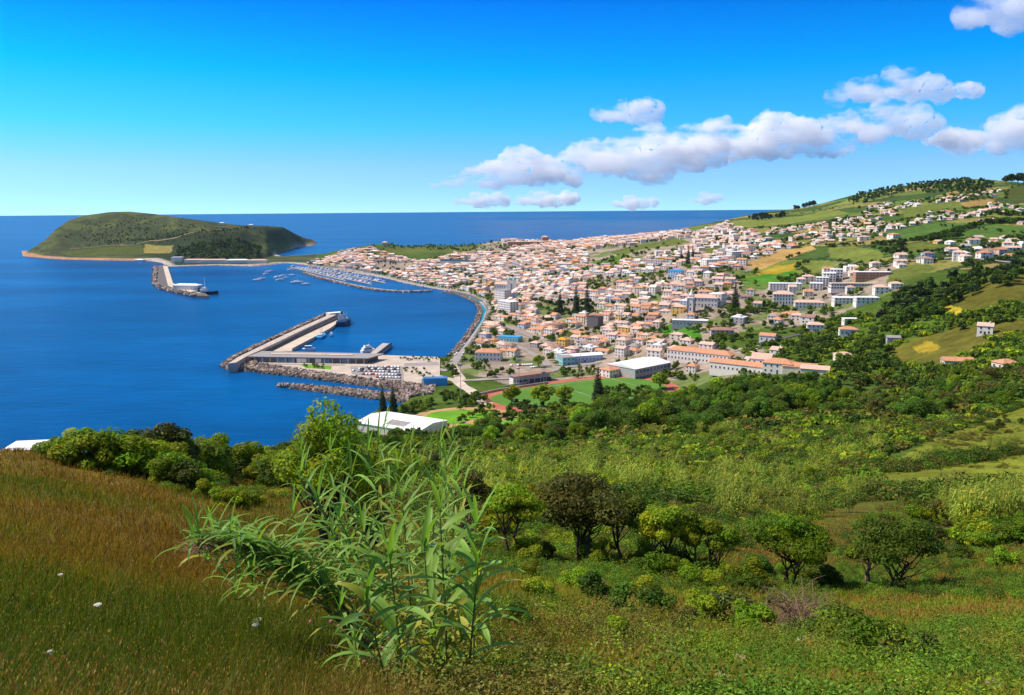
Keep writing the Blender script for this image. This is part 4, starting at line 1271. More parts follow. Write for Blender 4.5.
B('blue_building', 'bright blue and white block on the upper side of the town', 'building', 676, 277, 18, 14, 9, R(-30), roof='hip', wall='blue_wall', roofm='blue_paint', rh=2)
B('white_block', 'white and grey apartment block left of the two dark pines', 'apartment block', 655, 268, 26, 14, 12, R(-25), roof='flat', roofm='pink_roof', floors=4)
B('white_block', 'white flat roofed block on the skyline side of the golden field', 'apartment block', 738, 257, 34, 13, 8, R(25), roof='flat', roofm='white_roof', floors=3)
B('white_block', 'white stepped block left of the golden field', 'apartment block', 724, 262, 30, 13, 8, R(25), roof='flat', roofm='white_roof', floors=3)
B('white_block', 'lower white block near the foot of the golden field', 'apartment block', 711, 266, 26, 13, 9, R(25), roof='flat', roofm='white_roof', floors=3)
# the old fort-like building on the far ridge
B('ridge_building', 'long terracotta coloured building on the far ridge above the sea', 'building', 527, 246, 120, 26, 13, R(6), roof='flat', wall='terracotta', roofm='pink_roof', floors=2, wsp=8, win_w=3, win_h=4)
B('ridge_house', 'pink roofed block with a small cupola on the far ridge', 'building', 545, 243, 22, 20, 20, R(6), roof='hip', wall='terracotta', roofm='pink_roof', rh=5, floors=3, wsp=6)
B('hilltop_chapel', 'small pinkish chapel on top of the low green headland', 'chapel', 385, 246.5, 18, 16, 12, R(10), roof='hip', wall='pink_wall', roofm='pink_roof', rh=4, floors=2, wsp=6)
B('industrial_hall', 'long hall with dark blue roof behind the marina houses', 'hall', 455, 264, 70, 22, 8, R(3), roof='gable', wall='white_wall', roofm='navy_paint', rh=3, floors=1, wsp=6)
# single houses in the valley and on the slopes
B('farmhouse', 'small white farmhouse standing alone on the right hand slope', 'house', 985, 334, 9, 7, 5.5, R(-35), roof='gable', roofm='pink_roof', rh=2.2, chimney=True)
B('farmhouse', 'low farm buildings with bright orange roof below the yellow field', 'house', 957, 366, 16, 8, 3.5, R(-12), roof='gable', wall='cream_wall', roofm='orange_roof', rh=2, floors=1)
B('farmhouse', 'house with bright orange roof right of the low farm buildings', 'house', 1005, 369, 10, 8, 3.6, R(10), roof='hip', wall='cream_wall', roofm='orange_roof', rh=2, floors=1)
B('farm_shed', 'small grey farm shed among trees left of the yellow field', 'shed', 893, 342, 9, 6, 3.5, R(-15), roof='gable', wall='grey_wall', roofm='grey_roof', rh=1.6, win=False)
B('farmhouse', 'house with orange roof alone in the green valley', 'house', 843, 360, 12, 9, 4, R(-10), roof='hip', roofm='pink_roof', floors=1)
B('farmhouse', 'house with faded roof beside the lane in the green valley', 'house', 768, 341, 13, 10, 5, R(-30), roof='gable', roofm='orange_roof', floors=1)
B('farmhouse', 'white house with pink roof high in the wooded valley', 'house', 815, 331, 14, 10, 6, R(-15), roof='hip', roofm='pink_roof')
B('farmhouse', 'house with orange roof at the upper edge of the wooded valley', 'house', 848, 335, 14, 9, 5, R(-15), roof='hip', roofm='orange_roof', floors=1)
B('farmhouse', 'house with pale flat roof at the top of the wooded valley', 'house', 850, 323, 12, 8, 4, R(-5), roof='flat', roofm='white_roof', floors=1)
B('farmhouse', 'brownish stone house right of the green lawn in the valley', 'house', 722, 336, 20, 11, 6, R(-10), roof='hip', wall='pink_wall', roofm='brown_roof')
# warehouse at the foot of the near slope
wh = B('warehouse', 'white sheet roofed warehouse with grey skylight at the shore below the slope', 'warehouse', 402, 432, 46, 30, 6.5, R(-30), roof='gable', wall='white_wall', roofm='white_roof', rh=2.2, win=False)
MB().prism([(-4, -11), (10, -11), (10, -4), (-4, -4)], [7.2, 7.2, 8.2, 8.2], [7.35, 7.35, 8.35, 8.35]).build('skylight', M['grey_roof'], wh)
B('warehouse', 'smaller white shed in front of the big white warehouse', 'warehouse', 427, 434, 16, 12, 5, R(-30), roof='flat', wall='white_wall', roofm='white_roof', win=False)
g = G(435, 385)
bt = thing('blue_tank', 'bright blue rectangular tank with white end beside the rocky shore', 'tank', g, R(2))
MB().box(-10, 10, -4, 4, -1, 6).build('body', M['blue_paint'], bt); MB().box(-10.2, -8.5, -4.1, 4.1, -1, 6.1).build('end_panel', M['white_paint'], bt)
MB().box(-9.8, 9.8, -3.8, 3.8, 6.0, 6.25).build('cover', M['glass_blue'], bt)
_a, _s1 = az_slope(29, 445); _x, _y = 68 * math.sin(_a[0]), 68 * math.cos(_a[0]); _zg = z1(_x, _y)
B('white_roof_shed', 'flat white roof just showing over the far edge of the left meadow', 'shed', 0, 0, 2.6, 2.4, ZC - 68 * _s1[0] - _zg - .3, R(8), roof='flat', roofm='white_roof', floors=1, loc=(_x, _y, _zg))
# walls round the park and car parks above the stadium
for pts, lb in [([(470, 398), (500, 391), (548, 384)], 'low pale wall along the road above the sports ground'), ([(505, 388), (530, 383)], 'short white wall at the end of the running track')]:
    w = np.array([G(*p)[:2] for p in pts]); w = smooth(w, 24); z = zf(w[:, 0], w[:, 1])
    a, b = offset(w, -0.3), offset(w, 0.3); n = len(w)
    v = [(*a[i], z[i] + 2.0) for i in range(n)] + [(*b[i], z[i] + 2.0) for i in range(n)] + [(*a[i], z[i] - 1) for i in range(n)] + [(*b[i], z[i] - 1) for i in range(n)]
    f = [(i, i + 1, n + i + 1, n + i) for i in range(n - 1)] + [(2 * n + i, 2 * n + i + 1, i + 1, i) for i in range(n - 1)] + [(n + i, n + i + 1, 3 * n + i + 1, 3 * n + i) for i in range(n - 1)]
    tag(MB().add(v, f).build('wall', M['concrete']), lb, 'wall')

# ------------------------------------------------------------------ inner harbour in the distance
jp = [P3(a, b, 4) for a, b in [(157, 266), (167, 264.5), (172, 284), (182, 289.5), (205, 293), (209, 296), (196, 295.5), (176, 290.5), (160, 286.5), (155.5, 283)]]
hj = thing('harbour_mole', 'far harbour mole with pale road and dark rock side below the headland', 'mole', (*jp[0], 0))
q = [(p[0] - jp[0][0], p[1] - jp[0][1]) for p in jp]
MB().prism(q, -6, 4).build('body', M['darkconc'], hj)
rd = [P3(a, b, 4.2) for a, b in [(163, 266), (167.5, 266), (173, 283), (181, 287.5), (201, 292), (200, 293.2), (178, 290), (168, 285.5)]]
MB().prism([(p[0] - jp[0][0], p[1] - jp[0][1]) for p in rd], 3, 4.35).build('roadway', M['quay'], hj)
rocks('rock_armour', slope_zone([P3(a, b, 4) for a, b in [(157, 267), (155.5, 283), (160, 286.5), (176, 290.5), (196, 295.5)]], 4.2, [P3(a, b, 0) for a, b in [(154.5, 267), (153, 284), (158.5, 288.3), (175, 292.3), (195, 297)]], 0, 700), 0, 3, 6)
B('harbour_building', 'white roofed shed on the end of the far harbour mole', 'building', 0, 0, 50, 16, 8, R(-12), roof='hip', roofm='white_roof', rh=3, floors=1, wsp=8, loc=(*P3(188, 289.5, 4), 4))
B('harbour_building', 'white cube shaped building at the root of the far harbour mole', 'building', 178, 262, 30, 20, 14, R(3), roof='flat', roofm='white_roof', floors=2, wsp=6)
for i, (px_, w_) in enumerate([(140, 26), (196, 60), (215, 70), (238, 60), (258, 50)]):
    B('quay_shed', ['small white shed on the shore left of the far mole', 'low pink roofed quay shed right of the white cube building', 'long pale quay shed at the foot of the dark wooded slope', 'white quay shed right of the long pale one', 'pink roofed quay shed nearest the marina'][i], 'shed', px_, 262.5 + i * 0.15, w_, 16, 8, R(2), roof='hip', roofm=['white_roof', 'pink_roof', 'pink_roof', 'white_roof', 'pink_roof'][i], rh=3, win=False, door=False)
for i, (px_, py_) in enumerate([(222, 224.6), (251, 226.5)]):
    B('hilltop_house', ['tiny white house on the crest of the headland', 'second white house on the headland crest, nearer its right end'][i], 'house', px_, py_, 16, 10, 6, 0, roof='hip', roofm='white_roof', win=False)

# ------------------------------------------------------------------ ships and boats
def ship_hull(L_, Bm, D_, n=16):
    """pointed hull along +x, deck at z = D_, keel under water"""
    v = []; f = []
    for i in range(n + 1):
        t = i / n; x = (t - 0.5) * L_
        w = Bm / 2 * (1 - max(0, (t - 0.62) / 0.38) ** 2.2) * (0.82 + 0.18 * min(1, t / 0.12))
        sh = D_ * (1 + 0.22 * max(0, (t - 0.6) / 0.4) ** 2)
        w = max(w, 0.03)
        v += [(x, -w, sh), (x, -w * 0.85, -1.0), (x, w * 0.85, -1.0), (x, w, sh)]
    for i in range(n):
        a, b = i * 4, i * 4 + 4
        f += [(a, a + 1, b + 1, b), (a + 1, a + 2, b + 2, b + 1), (a + 2, a + 3, b + 3, b + 2), (a + 3, a, b, b + 3)]
    f += [(3, 2, 1, 0), (n * 4, n * 4 + 1, n * 4 + 2, n * 4 + 3)]
    return v, f
def ship(name, label, cat, px, py, L_, Bm, D_, yaw, hull, parts, group=None):
    x, y = P3(px, py, 0)
    t = thing(name, label, cat, (x, y, 0), yaw, group)
    v, f = ship_hull(L_, Bm, D_)
    MB().add(v, f).build('hull', M[hull], t)
    for nm, mk, boxes in parts:
        mb = MB()
        for bx in boxes:
            if bx[0] == 'c': mb.cyl(*bx[1:])
            else: mb.box(*bx)
        mb.build(nm, M[mk], t)
    return t
YP = math.atan2(P3(345, 316, 0)[1] - P3(314, 337, 0)[1], P3(345, 316, 0)[0] - P3(314, 337, 0)[0])
ship('cargo_ship', 'blue grey cargo ship moored at the outer end of the long pier', 'ship', 344.5, 324, 52, 13, 6.0, YP, 'navy_paint',
     [('superstructure', 'silver_paint', [(-18, -8, -4.6, 4.6, 5.5, 9), (-17, -9.5, -4, 4, 9, 12), (-16, -11, -3.4, 3.4, 12, 14.5)]), ('hatch', 'teal_paint', [(-6, 3, -3.6, 3.6, 5.5, 7), (4.5, 12, -3.2, 3.2, 5.5, 7)]),
      ('funnel', 'navy_paint', [(-15.5, -13, -1, 1, 14.5, 18)]), ('crane', 'metal', [('c', (3.7, 2, 5.5), (3.7, 2, 15), 0.35), ('c', (3.7, 2, 14), (13, 2, 11), 0.25)]), ('mast', 'white_paint', [('c', (17, 0, 6), (17, 0, 14), 0.2), ('c', (-12, 0, 14.5), (-12, 0, 20), 0.18)])])
ship('sailing_ship', 'two masted blue sailing ship moored along the long pier', 'sailing ship', 321.5, 337.5, 30, 7, 2.6, YP, 'blue_paint',
     [('deckhouse', 'white_paint', [(-8, -2, -1.8, 1.8, 2.6, 4.6), (2, 5, -1.5, 1.5, 2.6, 4)]), ('mast', 'metal', [('c', (-5, 0, 2.6), (-5, 0, 22), 0.22, 0.12)]), ('mast', 'metal', [('c', (4.5, 0, 2.6), (4.5, 0, 24), 0.22, 0.12)]), ('boom', 'metal', [('c', (-5, 0, 5.5), (-12, 0, 6), 0.16), ('c', (4.5, 0, 5.5), (-2, 0, 6), 0.16), ('c', (14, 0, 3), (19, 0, 5), 0.15)])])
ship('motor_yacht', 'small blue and white motor yacht ahead of the sailing ship', 'yacht', 331.5, 336, 12, 4, 1.6, YP + 0.2, 'blue_paint', [('cabin', 'white_paint', [(-4, 2.5, -1.4, 1.4, 1.6, 3.4), (-3, 0, -1.1, 1.1, 3.4, 4.6)]), ('antenna', 'metal', [('c', (-2, 0, 4.6), (-2, 0, 7), 0.08)])])
ship('ferry', 'white passenger ferry lying beside the short jetty', 'ferry', 368, 352, 15, 6, 2.6, R(40), 'white_paint', [('superstructure', 'white_paint', [(-6, 4, -2.2, 2.2, 2.6, 5), (-4, 2, -1.8, 1.8, 5, 7)]), ('bridge_windows', 'glass', [(2, 2.1, -1.6, 1.6, 5.6, 6.6), (-5, 3.6, -2.26, -2.2, 3.3, 4.3)]), ('funnel', 'blue_paint', [(-3, -2, -.6, .6, 7, 8.5)]), ('mast', 'white_paint', [('c', (1, 0, 7), (1, 0, 10), 0.12)])])
ship('ferry', 'white launch moored on the bay side of the terminal roof', 'ferry', 309, 350.6, 13, 5, 2.5, R(5), 'white_paint', [('cabin', 'white_paint', [(-4, 3, -2, 2, 2.5, 5.2)]), ('window', 'glass', [(-3.6, 2.8, -2.06, 2.06, 3.6, 4.5)])])
ship('tug', 'dark hulled ship with white mast at the tip of the far harbour mole', 'ship', 205.5, 294.3, 44, 12, 5, R(5), 'dark_paint', [('deckhouse', 'white_paint', [(-8, 4, -4, 4, 5, 9), (-5, 2, -3, 3, 9, 12)]), ('mast', 'white_paint', [('c', (0, 0, 12), (0, 0, 30), 0.7, 0.4)]), ('funnel', 'dark_paint', [(-12, -9, -1.5, 1.5, 5, 12)])])

def yacht_proto():
    t = thing('sailing_yacht', 'white sailing yacht', 'yacht')
    v, f = ship_hull(13, 4.2, 1.5, 10); MB().add(v, f).build('hull', M['white_paint'], t)
    MB().box(-3, 2.5, -1.2, 1.2, 1.5, 2.4).build('cabin', M['white_paint'], t)
    MB().cyl((0.6, 0, 1.5), (0.6, 0, 17), 0.13, 0.07, 5).cyl((0.6, 0, 3), (-4.5, 0, 3.1), 0.12, 0.1, 5).build('mast', M['silver_paint'], t)
    return t
yp = yacht_proto(); first = True
YA = []
for row, (p0, p1, n) in enumerate([((291, 266), (345, 279.5), 17), ((298, 267.3), (372, 283.5), 21), ((308, 266.8), (385, 282), 20), ((318, 267), (362, 275), 12)]):
    for i in range(n):
        u = (i + RNG.uniform(0.2, 0.8)) / n
        a = p0[0] * (1 - u) + p1[0] * u; b = p0[1] * (1 - u) + p1[1] * u
        o = yp if first else copy_tree(yp); first = False
        s = RNG.uniform(0.85, 1.5); o.location = (*P3(a, b, 0), 0); o.rotation_euler = (0, 0, R(70) + RNG.uniform(-0.15, 0.15)); o.scale = (s, s, s)
        YA.append((o, ['white yacht on the outermost marina pontoon', 'white yacht on the middle marina pontoon', 'white yacht on the innermost marina pontoon', 'white yacht by the marina quay'][row], a, b))
moor = [(297, 283, 0.3), (268, 272, 0.1), (262, 279, 0.5), (257, 280.5, 0.2), (277, 277.5, 1.2), (283, 276, 0.7), (286, 278, 0.2), (291, 270, 0.4), (306, 284.5, 0.1), (280, 280, 0.6), (271, 271, 0.5), (266, 274, 0.9), (292, 275.5, 0)]
for i, (a, b, yw) in enumerate(moor):
    o = copy_tree(yp); o.location = (*P3(a, b, 0), 0); o.rotation_euler = (0, 0, yw); s = 1.9 if i == 0 else RNG.uniform(0.9, 1.4); o.scale = (s, s, s)
    tag(o, 'white boat moored in open water off the marina', 'boat', 'boats moored off the marina')
    if i == 0: tag(o, 'largest white boat of those moored in open water off the marina')
    if i == 8: tag(o, 'rightmost boat of those moored in open water, nearest the marina arm')
for o, d, a, b in YA:
    tag(o, d + (', at its left end' if a < 315 else (', midway along' if a < 345 else ', at its right end')), 'yacht', 'yachts in the marina')
# pontoons of the marina and its outer arm
for i, (p0, p1) in enumerate([((290, 266.8), (346, 280.5)), ((298, 268.0), (372, 284.2)), ((306, 267.3), (386, 282.8))]):
    a = np.array(P3(*p0, 0.6)); b = np.array(P3(*p1, 0.6)); d = b - a; l = float(np.hypot(*d))
    t = thing('pontoon', ['outermost floating pontoon of the marina', 'middle floating pontoon of the marina', 'innermost floating pontoon of the marina'][i], 'pontoon', (a[0], a[1], 0), math.atan2(d[1], d[0]), 'marina pontoons')
    MB().box(0, l, -1.5, 1.5, -0.5, 0.6).build('deck', M['concrete'], t)
    mb = MB()
    for k in range(int(l / 12)): mb.box(k * 12 + 2, k * 12 + 2.8, -9, 9, -0.4, 0.5)
    mb.build('finger', M['concrete'], t)
am = smooth([P3(a, b, 1.5) for a, b in [(305, 272.5), (320, 277), (340, 281.8), (358, 286), (378, 289.3), (402, 291.2), (432, 290.4)]], 60)
tag(strip('marina_mole', am, -3.2, 3.2, -4, 2.2, 'grey_wall'), 'pale stone mole enclosing the marina on its bay side', 'mole')
rocks('rock_armour', [(p[0] + RNG.uniform(-4, 2), p[1] - 8 + RNG.uniform(-4, 2), RNG.uniform(0, 1.5)) for p in smooth(am, 900)], 0, 1.6, 3.4)

# ------------------------------------------------------------------ cars
def car_proto(paint):
    mb = MB()
    prof = [(-2.1, 0.35), (2.1, 0.35), (2.12, 0.75), (1.35, 0.92), (0.6, 1.42), (-1.25, 1.46), (-1.95, 0.98), (-2.12, 0.9)]
    n = len(prof)
    mb.add([(x, -0.85, z) for x, z in prof] + [(x, 0.85, z) for x, z in prof], [tuple(range(n)), tuple(range(2 * n - 1, n - 1, -1))] + [(i, n + i, n + (i + 1) % n, (i + 1) % n) for i in range(n)])
    t = thing('parked_car', 'car', 'car')
    mb.build('body', paint, t)
    g = MB()
    for s in (-1, 1): g.add([(1.2, s * 0.87, 0.95), (0.55, s * 0.87, 1.36), (-1.2, s * 0.87, 1.4), (-1.8, s * 0.87, 1.0)], [(0, 1, 2, 3) if s < 0 else (3, 2, 1, 0)])
    g.add([(1.33, -0.7, 0.97), (1.33, 0.7, 0.97), (0.66, 0.66, 1.42), (0.66, -0.66, 1.42)], [(0, 1, 2, 3)])
    g.build('window', M['glass'], t)
    for x in (-1.3, 1.3):
        w = MB()
        for s in (-1, 1): w.cyl((x, s * 0.7, 0.33), (x, s * 0.9, 0.33), 0.33, n=10)
        w.build('wheel', M['dark_paint'], t)
    return t
PAINTS = [('white', M['white_paint']), ('silver', M['silver_paint']), ('dark', M['dark_paint']), ('red', M['red_paint']), ('blue', M['navy_paint'])]
protos = [car_proto(p[1]) for p in PAINTS]; used = [False] * 5
CARS = []
def put_car(x, y, z, rz, k):
    o = protos[k] if not used[k] else copy_tree(protos[k]); used[k] = True
    o.location = (x, y, z); o.rotation_euler = (0, 0, rz)
    return o
rows = [((365, 367.2), (400, 367.4)), ((358, 369.2), (400, 369.8)), ((352, 371.0), (400, 372.4)), ((362, 374.4), (401, 375.4)), ((376, 377.4), (401, 378.2))]
nm = ['back row', 'second row from the back', 'middle row', 'second row from the front', 'front row']
for ri, (p0, p1) in enumerate(rows):
    a = np.array(P3(*p0, DZ)); b = np.array(P3(*p1, DZ)); d = b - a; l = float(np.hypot(*d)); n = int(l / 2.7); rz = math.atan2(d[1], d[0]) + math.pi / 2
    for i in range(n):
        if RNG.random() < 0.12: continue
        k = int(RNG.choice(5, p=[0.38, 0.3, 0.17, 0.07, 0.08])); p = a + d * (i + 0.5) / n
        o = put_car(p[0], p[1], DZ + 0.0, rz + RNG.uniform(-0.05, 0.05), k)
        tag(o, f"{PAINTS[k][0]} car parked in the {nm[ri]} of the port car park", 'car', 'cars in the port car park')
for i in range(4, len(PROM) - 3, 2):
    if RNG.random() < 0.45: continue
    p = PROM[i]; d = PROM[i + 1] - PROM[i - 1]; d = d / np.hypot(*d); k = int(RNG.choice(5, p=[0.38, 0.3, 0.17, 0.07, 0.08])); s = 3.9 if i % 4 else -3.6
    x, y = p[0] - d[1] * s, p[1] + d[0] * s
    far = 'near the terminal end' if i < len(PROM) * 0.35 else ('along the bend' if i < len(PROM) * 0.65 else 'towards the marina')
    o = put_car(x, y, float(zf(x, y)[0]) + 0.4, math.atan2(d[1], d[0]), k)
    tag(o, f"{PAINTS[k][0]} car on the seafront promenade {far}", 'car', 'cars along the seafront promenade')
for (p0, p1, n) in [((510, 366), (535, 365), 11), ((512, 369), (537, 367.5), 11)]:
    a = np.array(G(*p0)[:2]); b = np.array(G(*p1)[:2])
    for i in range(n):
        if RNG.random() < 0.2: continue
        p = a + (b - a) * (i + 0.5) / n; k = int(RNG.choice(5, p=[0.38, 0.3, 0.17, 0.07, 0.08]))
        o = put_car(p[0], p[1], float(zf(p[0], p[1])[0]) + 0.1, R(80), k)
        tag(o, f"{PAINTS[k][0]} car on the open car park above the grandstand", 'car', 'cars above the grandstand')
for k in range(5):
    if not used[k]:
        for ch in list(protos[k].children): bpy.data.objects.remove(ch)
        bpy.data.objects.remove(protos[k])
EXCL.append((*G(523, 367)[:2], 22))
# ------------------------------------------------------------------ houses of the town
DISTRICTS = [  # (px, py, street direction in degrees)
 (500,300,-62),(480,275,-25),(420,268,-8),(330,262,5),(540,330,-42),(600,300,-35),(620,350,-38),(700,345,-38),(560,265,-20),(650,275,-28),(720,300,-25),(700,245,10),(800,295,-12),(760,240,12),(850,235,8),(930,210,5),(620,245,-5),(950,250,-5)]
DW = np.array([G(p[0], p[1])[:2] for p in DISTRICTS]); DA = np.array([R(p[2]) for p in DISTRICTS])
NOHOUSE = [gpoly(*p) for p in [
    [(652,330),(678,320),(706,325),(716,338),(740,345),(745,358),(700,346),(660,336)],            # lawn and garden
    [(735,340),(760,330),(840,318),(900,300),(900,380),(800,368),(770,352)],                       # wooded valley
    [(738,286),(730,276),(750,260),(800,246),(890,244),(885,266),(830,268),(800,282)],             # golden field
    [(375,262),(412,262),(412,272),(375,273)], [(552,302),(600,302),(600,316),(548,318)], [(585,250),(650,244),(695,238),(695,246),(640,262),(590,268)],
    [(376,243),(486,241),(486,252),(376,253)], [(470,240),(500,238),(505,252),(470,254)], [(584,283),(618,276),(630,284),(590,294)], [(640,278),(700,262),(705,268),(650,290)],
    [(480,362),(530,362),(560,372),(520,384),(440,392),(440,356)], [(536,372),(640,352),(660,390),(520,392)],
]]
HOUSE_POLYS = TOWN_POLYS + [gpoly(*p) for p in [
    [(765,246),(800,236),(850,226),(880,224),(880,232),(820,244),(780,250)], [(770,229),(830,222),(860,218),(862,224),(800,232),(772,235)],
    [(905,206),(965,196),(1010,192),(990,199),(940,206),(908,212)], [(862,208),(890,203),(890,212),(862,214)], [(940,216),(1000,210),(1024,206),(1024,213),(985,216),(944,222)],
    [(880,226),(930,218),(945,218),(940,226),(884,234)], [(890,260),(940,250),(1024,240),(1024,258),(960,262),(900,270)], [(930,245),(960,241),(1000,240),(960,250)],
]]
HOUSE_POLYS.append(gpoly((770,246),(830,222),(900,205),(1024,192),(1024,262),(900,262),(890,240)))
SPARSE = len(TOWN_POLYS)
EX = np.array(EXCL)
# cells of excluded ground for quick lookup
_ec = {}
for i_, (ex, ey, er) in enumerate(EXCL):
    for a in range(int((ex - er) // 40), int((ex + er) // 40) + 1):
        for b in range(int((ey - er) // 40), int((ey + er) // 40) + 1):
            _ec.setdefault((a, b), []).append(i_)
def excluded(x, y, m=0):
    for i in _ec.get((int(x // 40), int(y // 40)), ()):
        e = EXCL[i]
        if (x - e[0]) ** 2 + (y - e[1]) ** 2 < (e[2] + m) ** 2: return True
    return False

GARDENS = []
def town_lots():
    """plots in rows back to back along parallel streets, each district with its own direction"""
    allp = np.concatenate(HOUSE_POLYS)
    lots = []
    for di in range(len(DISTRICTS)):
        c, s = math.cos(DA[di]), math.sin(DA[di])
        # area near this district
        u = (allp - DW[di]) @ np.array([c, s]); v = (allp - DW[di]) @ np.array([-s, c])
        for row in range(int(max(v.min(), -700) // 27), int(min(v.max(), 700) // 27) + 1):
            for side in (0, 1):
                vv = row * 27 + (6.0 if side == 0 else 17.5)
                uu = max(u.min(), -700) + RNG.uniform(0, 10)
                um = min(u.max(), 700)
                run = 0
                while uu < um:
                    if RNG.random() < 0.10: uu += RNG.uniform(4, 14)
                    w = float(RNG.choice([8, 9.5, 11, 12.5, 15], p=[.25, .3, .25, .13, .07])); d = float(RNG.uniform(8.5, 12))
                    run += w
                    lots.append((DW[di, 0] + (uu + w / 2) * c - vv * s, DW[di, 1] + (uu + w / 2) * s + vv * c, di, w, d, DA[di] + (math.pi if side else 0)))
                    uu += w + (RNG.uniform(0.3, 2) if RNG.random() < 0.6 else RNG.uniform(2, 6))
                    if run > 75: uu += 8; run = 0
    A = np.array(lots)
    dn = np.argmin((A[:, 0:1] - DW[None, :, 0]) ** 2 + (A[:, 1:2] - DW[None, :, 1]) ** 2, 1)
    A = A[dn == A[:, 2]]
    x, y = A[:, 0], A[:, 1]
    ok = np.zeros(len(A), bool); sparse = np.zeros(len(A), bool)
    for i, p in enumerate(HOUSE_POLYS):
        m = in_poly(x, y, p); ok |= m
        if i >= SPARSE: sparse |= m & ~in_poly(x, y, HOUSE_POLYS[0])
    for p in NOHOUSE: ok &= ~in_poly(x, y, p)
    for p, _ in FIELD_POLYS: ok &= ~in_poly(x, y, p)
    r = np.hypot(x, y)
    g = fbm(x / 45, y / 45, 77)
    keep = RNG.random(len(A))
    px, py, _ = project(np.stack([x, y, zt(x, y) + 4], -1))
    lone = in_poly(x, y, HOUSE_POLYS[-1])
    for q_ in HOUSE_POLYS[:-1]: lone &= ~in_poly(x, y, q_)
    dens = np.where(lone, .085, np.where(sparse, 0.44, np.where(g > 0.60, 0.3, 0.96)))
    dens = np.where((px > 690) & (py < 262), dens * 0.8, dens)
    dens = np.where((px > 700) & (py > 268) & (px < 900), dens * 0.5, dens)
    gard = ok & (fbm(x / 22, y / 22, 99) > .605) & ~sparse & (px > 300)
    GARDENS.extend(zip(x[gard], y[gard])); ok &= ~gard
    lx = ok & sparse & (keep < dens); GARDENS.extend((a + RNG.uniform(-14, 14), b + RNG.uniform(-14, 14)) for a, b in zip(x[lx], y[lx]))
    ok &= keep < dens
    ok &= (px > -20) & (px < 1044) & (r < 3300)
    A[:, 0] += np.where(sparse, RNG.uniform(-9, 9, len(A)), 0); A[:, 1] += np.where(sparse, RNG.uniform(-9, 9, len(A)), 0); A[:, 5] += np.where(sparse, RNG.uniform(-.5, .5, len(A)), 0); x, y = A[:, 0], A[:, 1]
    A, x, y = A[ok], x[ok], y[ok]
    ok = visible(x, y, 7.0)
    sdv = dist_poly(x, y, COAST); ok &= in_poly(x, y, COAST) & (sdv > 16)
    A, x, y = A[ok], x[ok], y[ok]
    e = np.array([not excluded(a, b, 4) for a, b in zip(x, y)])
    A = A[e]
    return A
LOTS = town_lots()
_lr = np.hypot(LOTS[:, 0], LOTS[:, 1])
_size = LOTS[:, 3] / _lr
_px, _py, _ = project(np.stack([LOTS[:, 0], LOTS[:, 1], zt(LOTS[:, 0], LOTS[:, 1]) + 3], -1))
_inf = (_px > 2) & (_px < 1022)
order = np.argsort(-_size * _inf)
NEAR = order[:262]; FAR = order[262:]
print("houses", len(LOTS))

WALLS = [('white', 'white_wall', .66), ('cream', 'cream_wall', .14), ('pale pink', 'pink_wall', .07), ('ochre', 'yellow_wall', .04), ('pale blue', 'blue_wall', .04), ('grey', 'grey_wall', .05)]
ROOFS = [('orange', 'orange_roof', .34), ('faded pink', 'pink_roof', .48), ('brown', 'brown_roof', .13), ('grey', 'grey_roof', .05)]
def house_proto(w, d, floors, roof, chim):
    """a town house, front along -y"""
    h = floors * 2.75
    t = thing('town_house', 'house', 'house')
    MB().box(-w / 2, w / 2, -d / 2, d / 2, -2.5, h).build('wall', M['white_wall'], t)
    rh = d * 0.23
    if roof == 'flat':
        ro = MB().box(-w / 2 - .1, w / 2 + .1, -d / 2 - .1, d / 2 + .1, h, h + .7).box(-w * .2, w * .15, -d * .1, d * .3, h + .7, h + 2.6).build('roof', M['white_roof'], t)
    else:
        ro = MB().hip(-w / 2, w / 2, -d / 2, d / 2, h, rh, gable=(roof == 'gable'), ov=0.35).build('roof', M['orange_roof'], t)
        if roof == 'gable':
            for sx in (-1, 1):
                g = MB(); X = sx * (w / 2 - 0.02); v = [(X, -d / 2, h), (X, d / 2, h), (X, 0, h + rh)]
                g.add(v + [(X - sx * 0.25, p[1], p[2]) for p in v], [(0, 1, 2), (5, 4, 3), (0, 3, 4, 1), (1, 4, 5, 2), (2, 5, 3, 0)]).build('gable_wall', M['white_wall'], t)
    if chim:
        MB().box(w * .22, w * .22 + .8, .6, 1.5, h + rh * .3, h + rh + .9).build('chimney', M['white_wall'], ro)
    for side in (-1, 1):
        k = 3 if w > 9 else 2
        for f in range(floors):
            for i in range(k):
                if side < 0 and f == 0 and i == k // 2: continue
                u = (i + .5) / k * w - w / 2
                window_obj(t, u, side * d / 2, f * 2.75 + .85, side * math.pi / 2, 1.1, 1.45)
    for side in (-1, 1):
        for f in range(floors):
            window_obj(t, side * w / 2, 0.8, f * 2.75 + .85, 0 if side > 0 else math.pi, 1.0, 1.35)
    MB().box(-.55, .55, -d / 2 - .08, -d / 2, -.3, 2.15).build('door', M['wood'], t)
    return t
PROT = [(9, 10, 2, 'gable', True, 'gabled'), (11, 10, 2, 'hip', False, 'hipped'), (12.5, 11, 1, 'hip', True, 'low hipped'), (9, 10, 1, 'gable', False, 'low gabled'), (14, 11, 3, 'hip', False, 'tall hipped'), (10, 9, 3, 'gable', True, 'narrow'), (12, 10, 2, 'flat', False, 'flat roofed'), (8, 9, 2, 'hip', True, 'small hipped')]
PO = [house_proto(*p[:5]) for p in PROT]; PU = [False] * len(PO)
def tree_ids(o):
    return [o] + [d for c in o.children for d in tree_ids(c)]
items = []
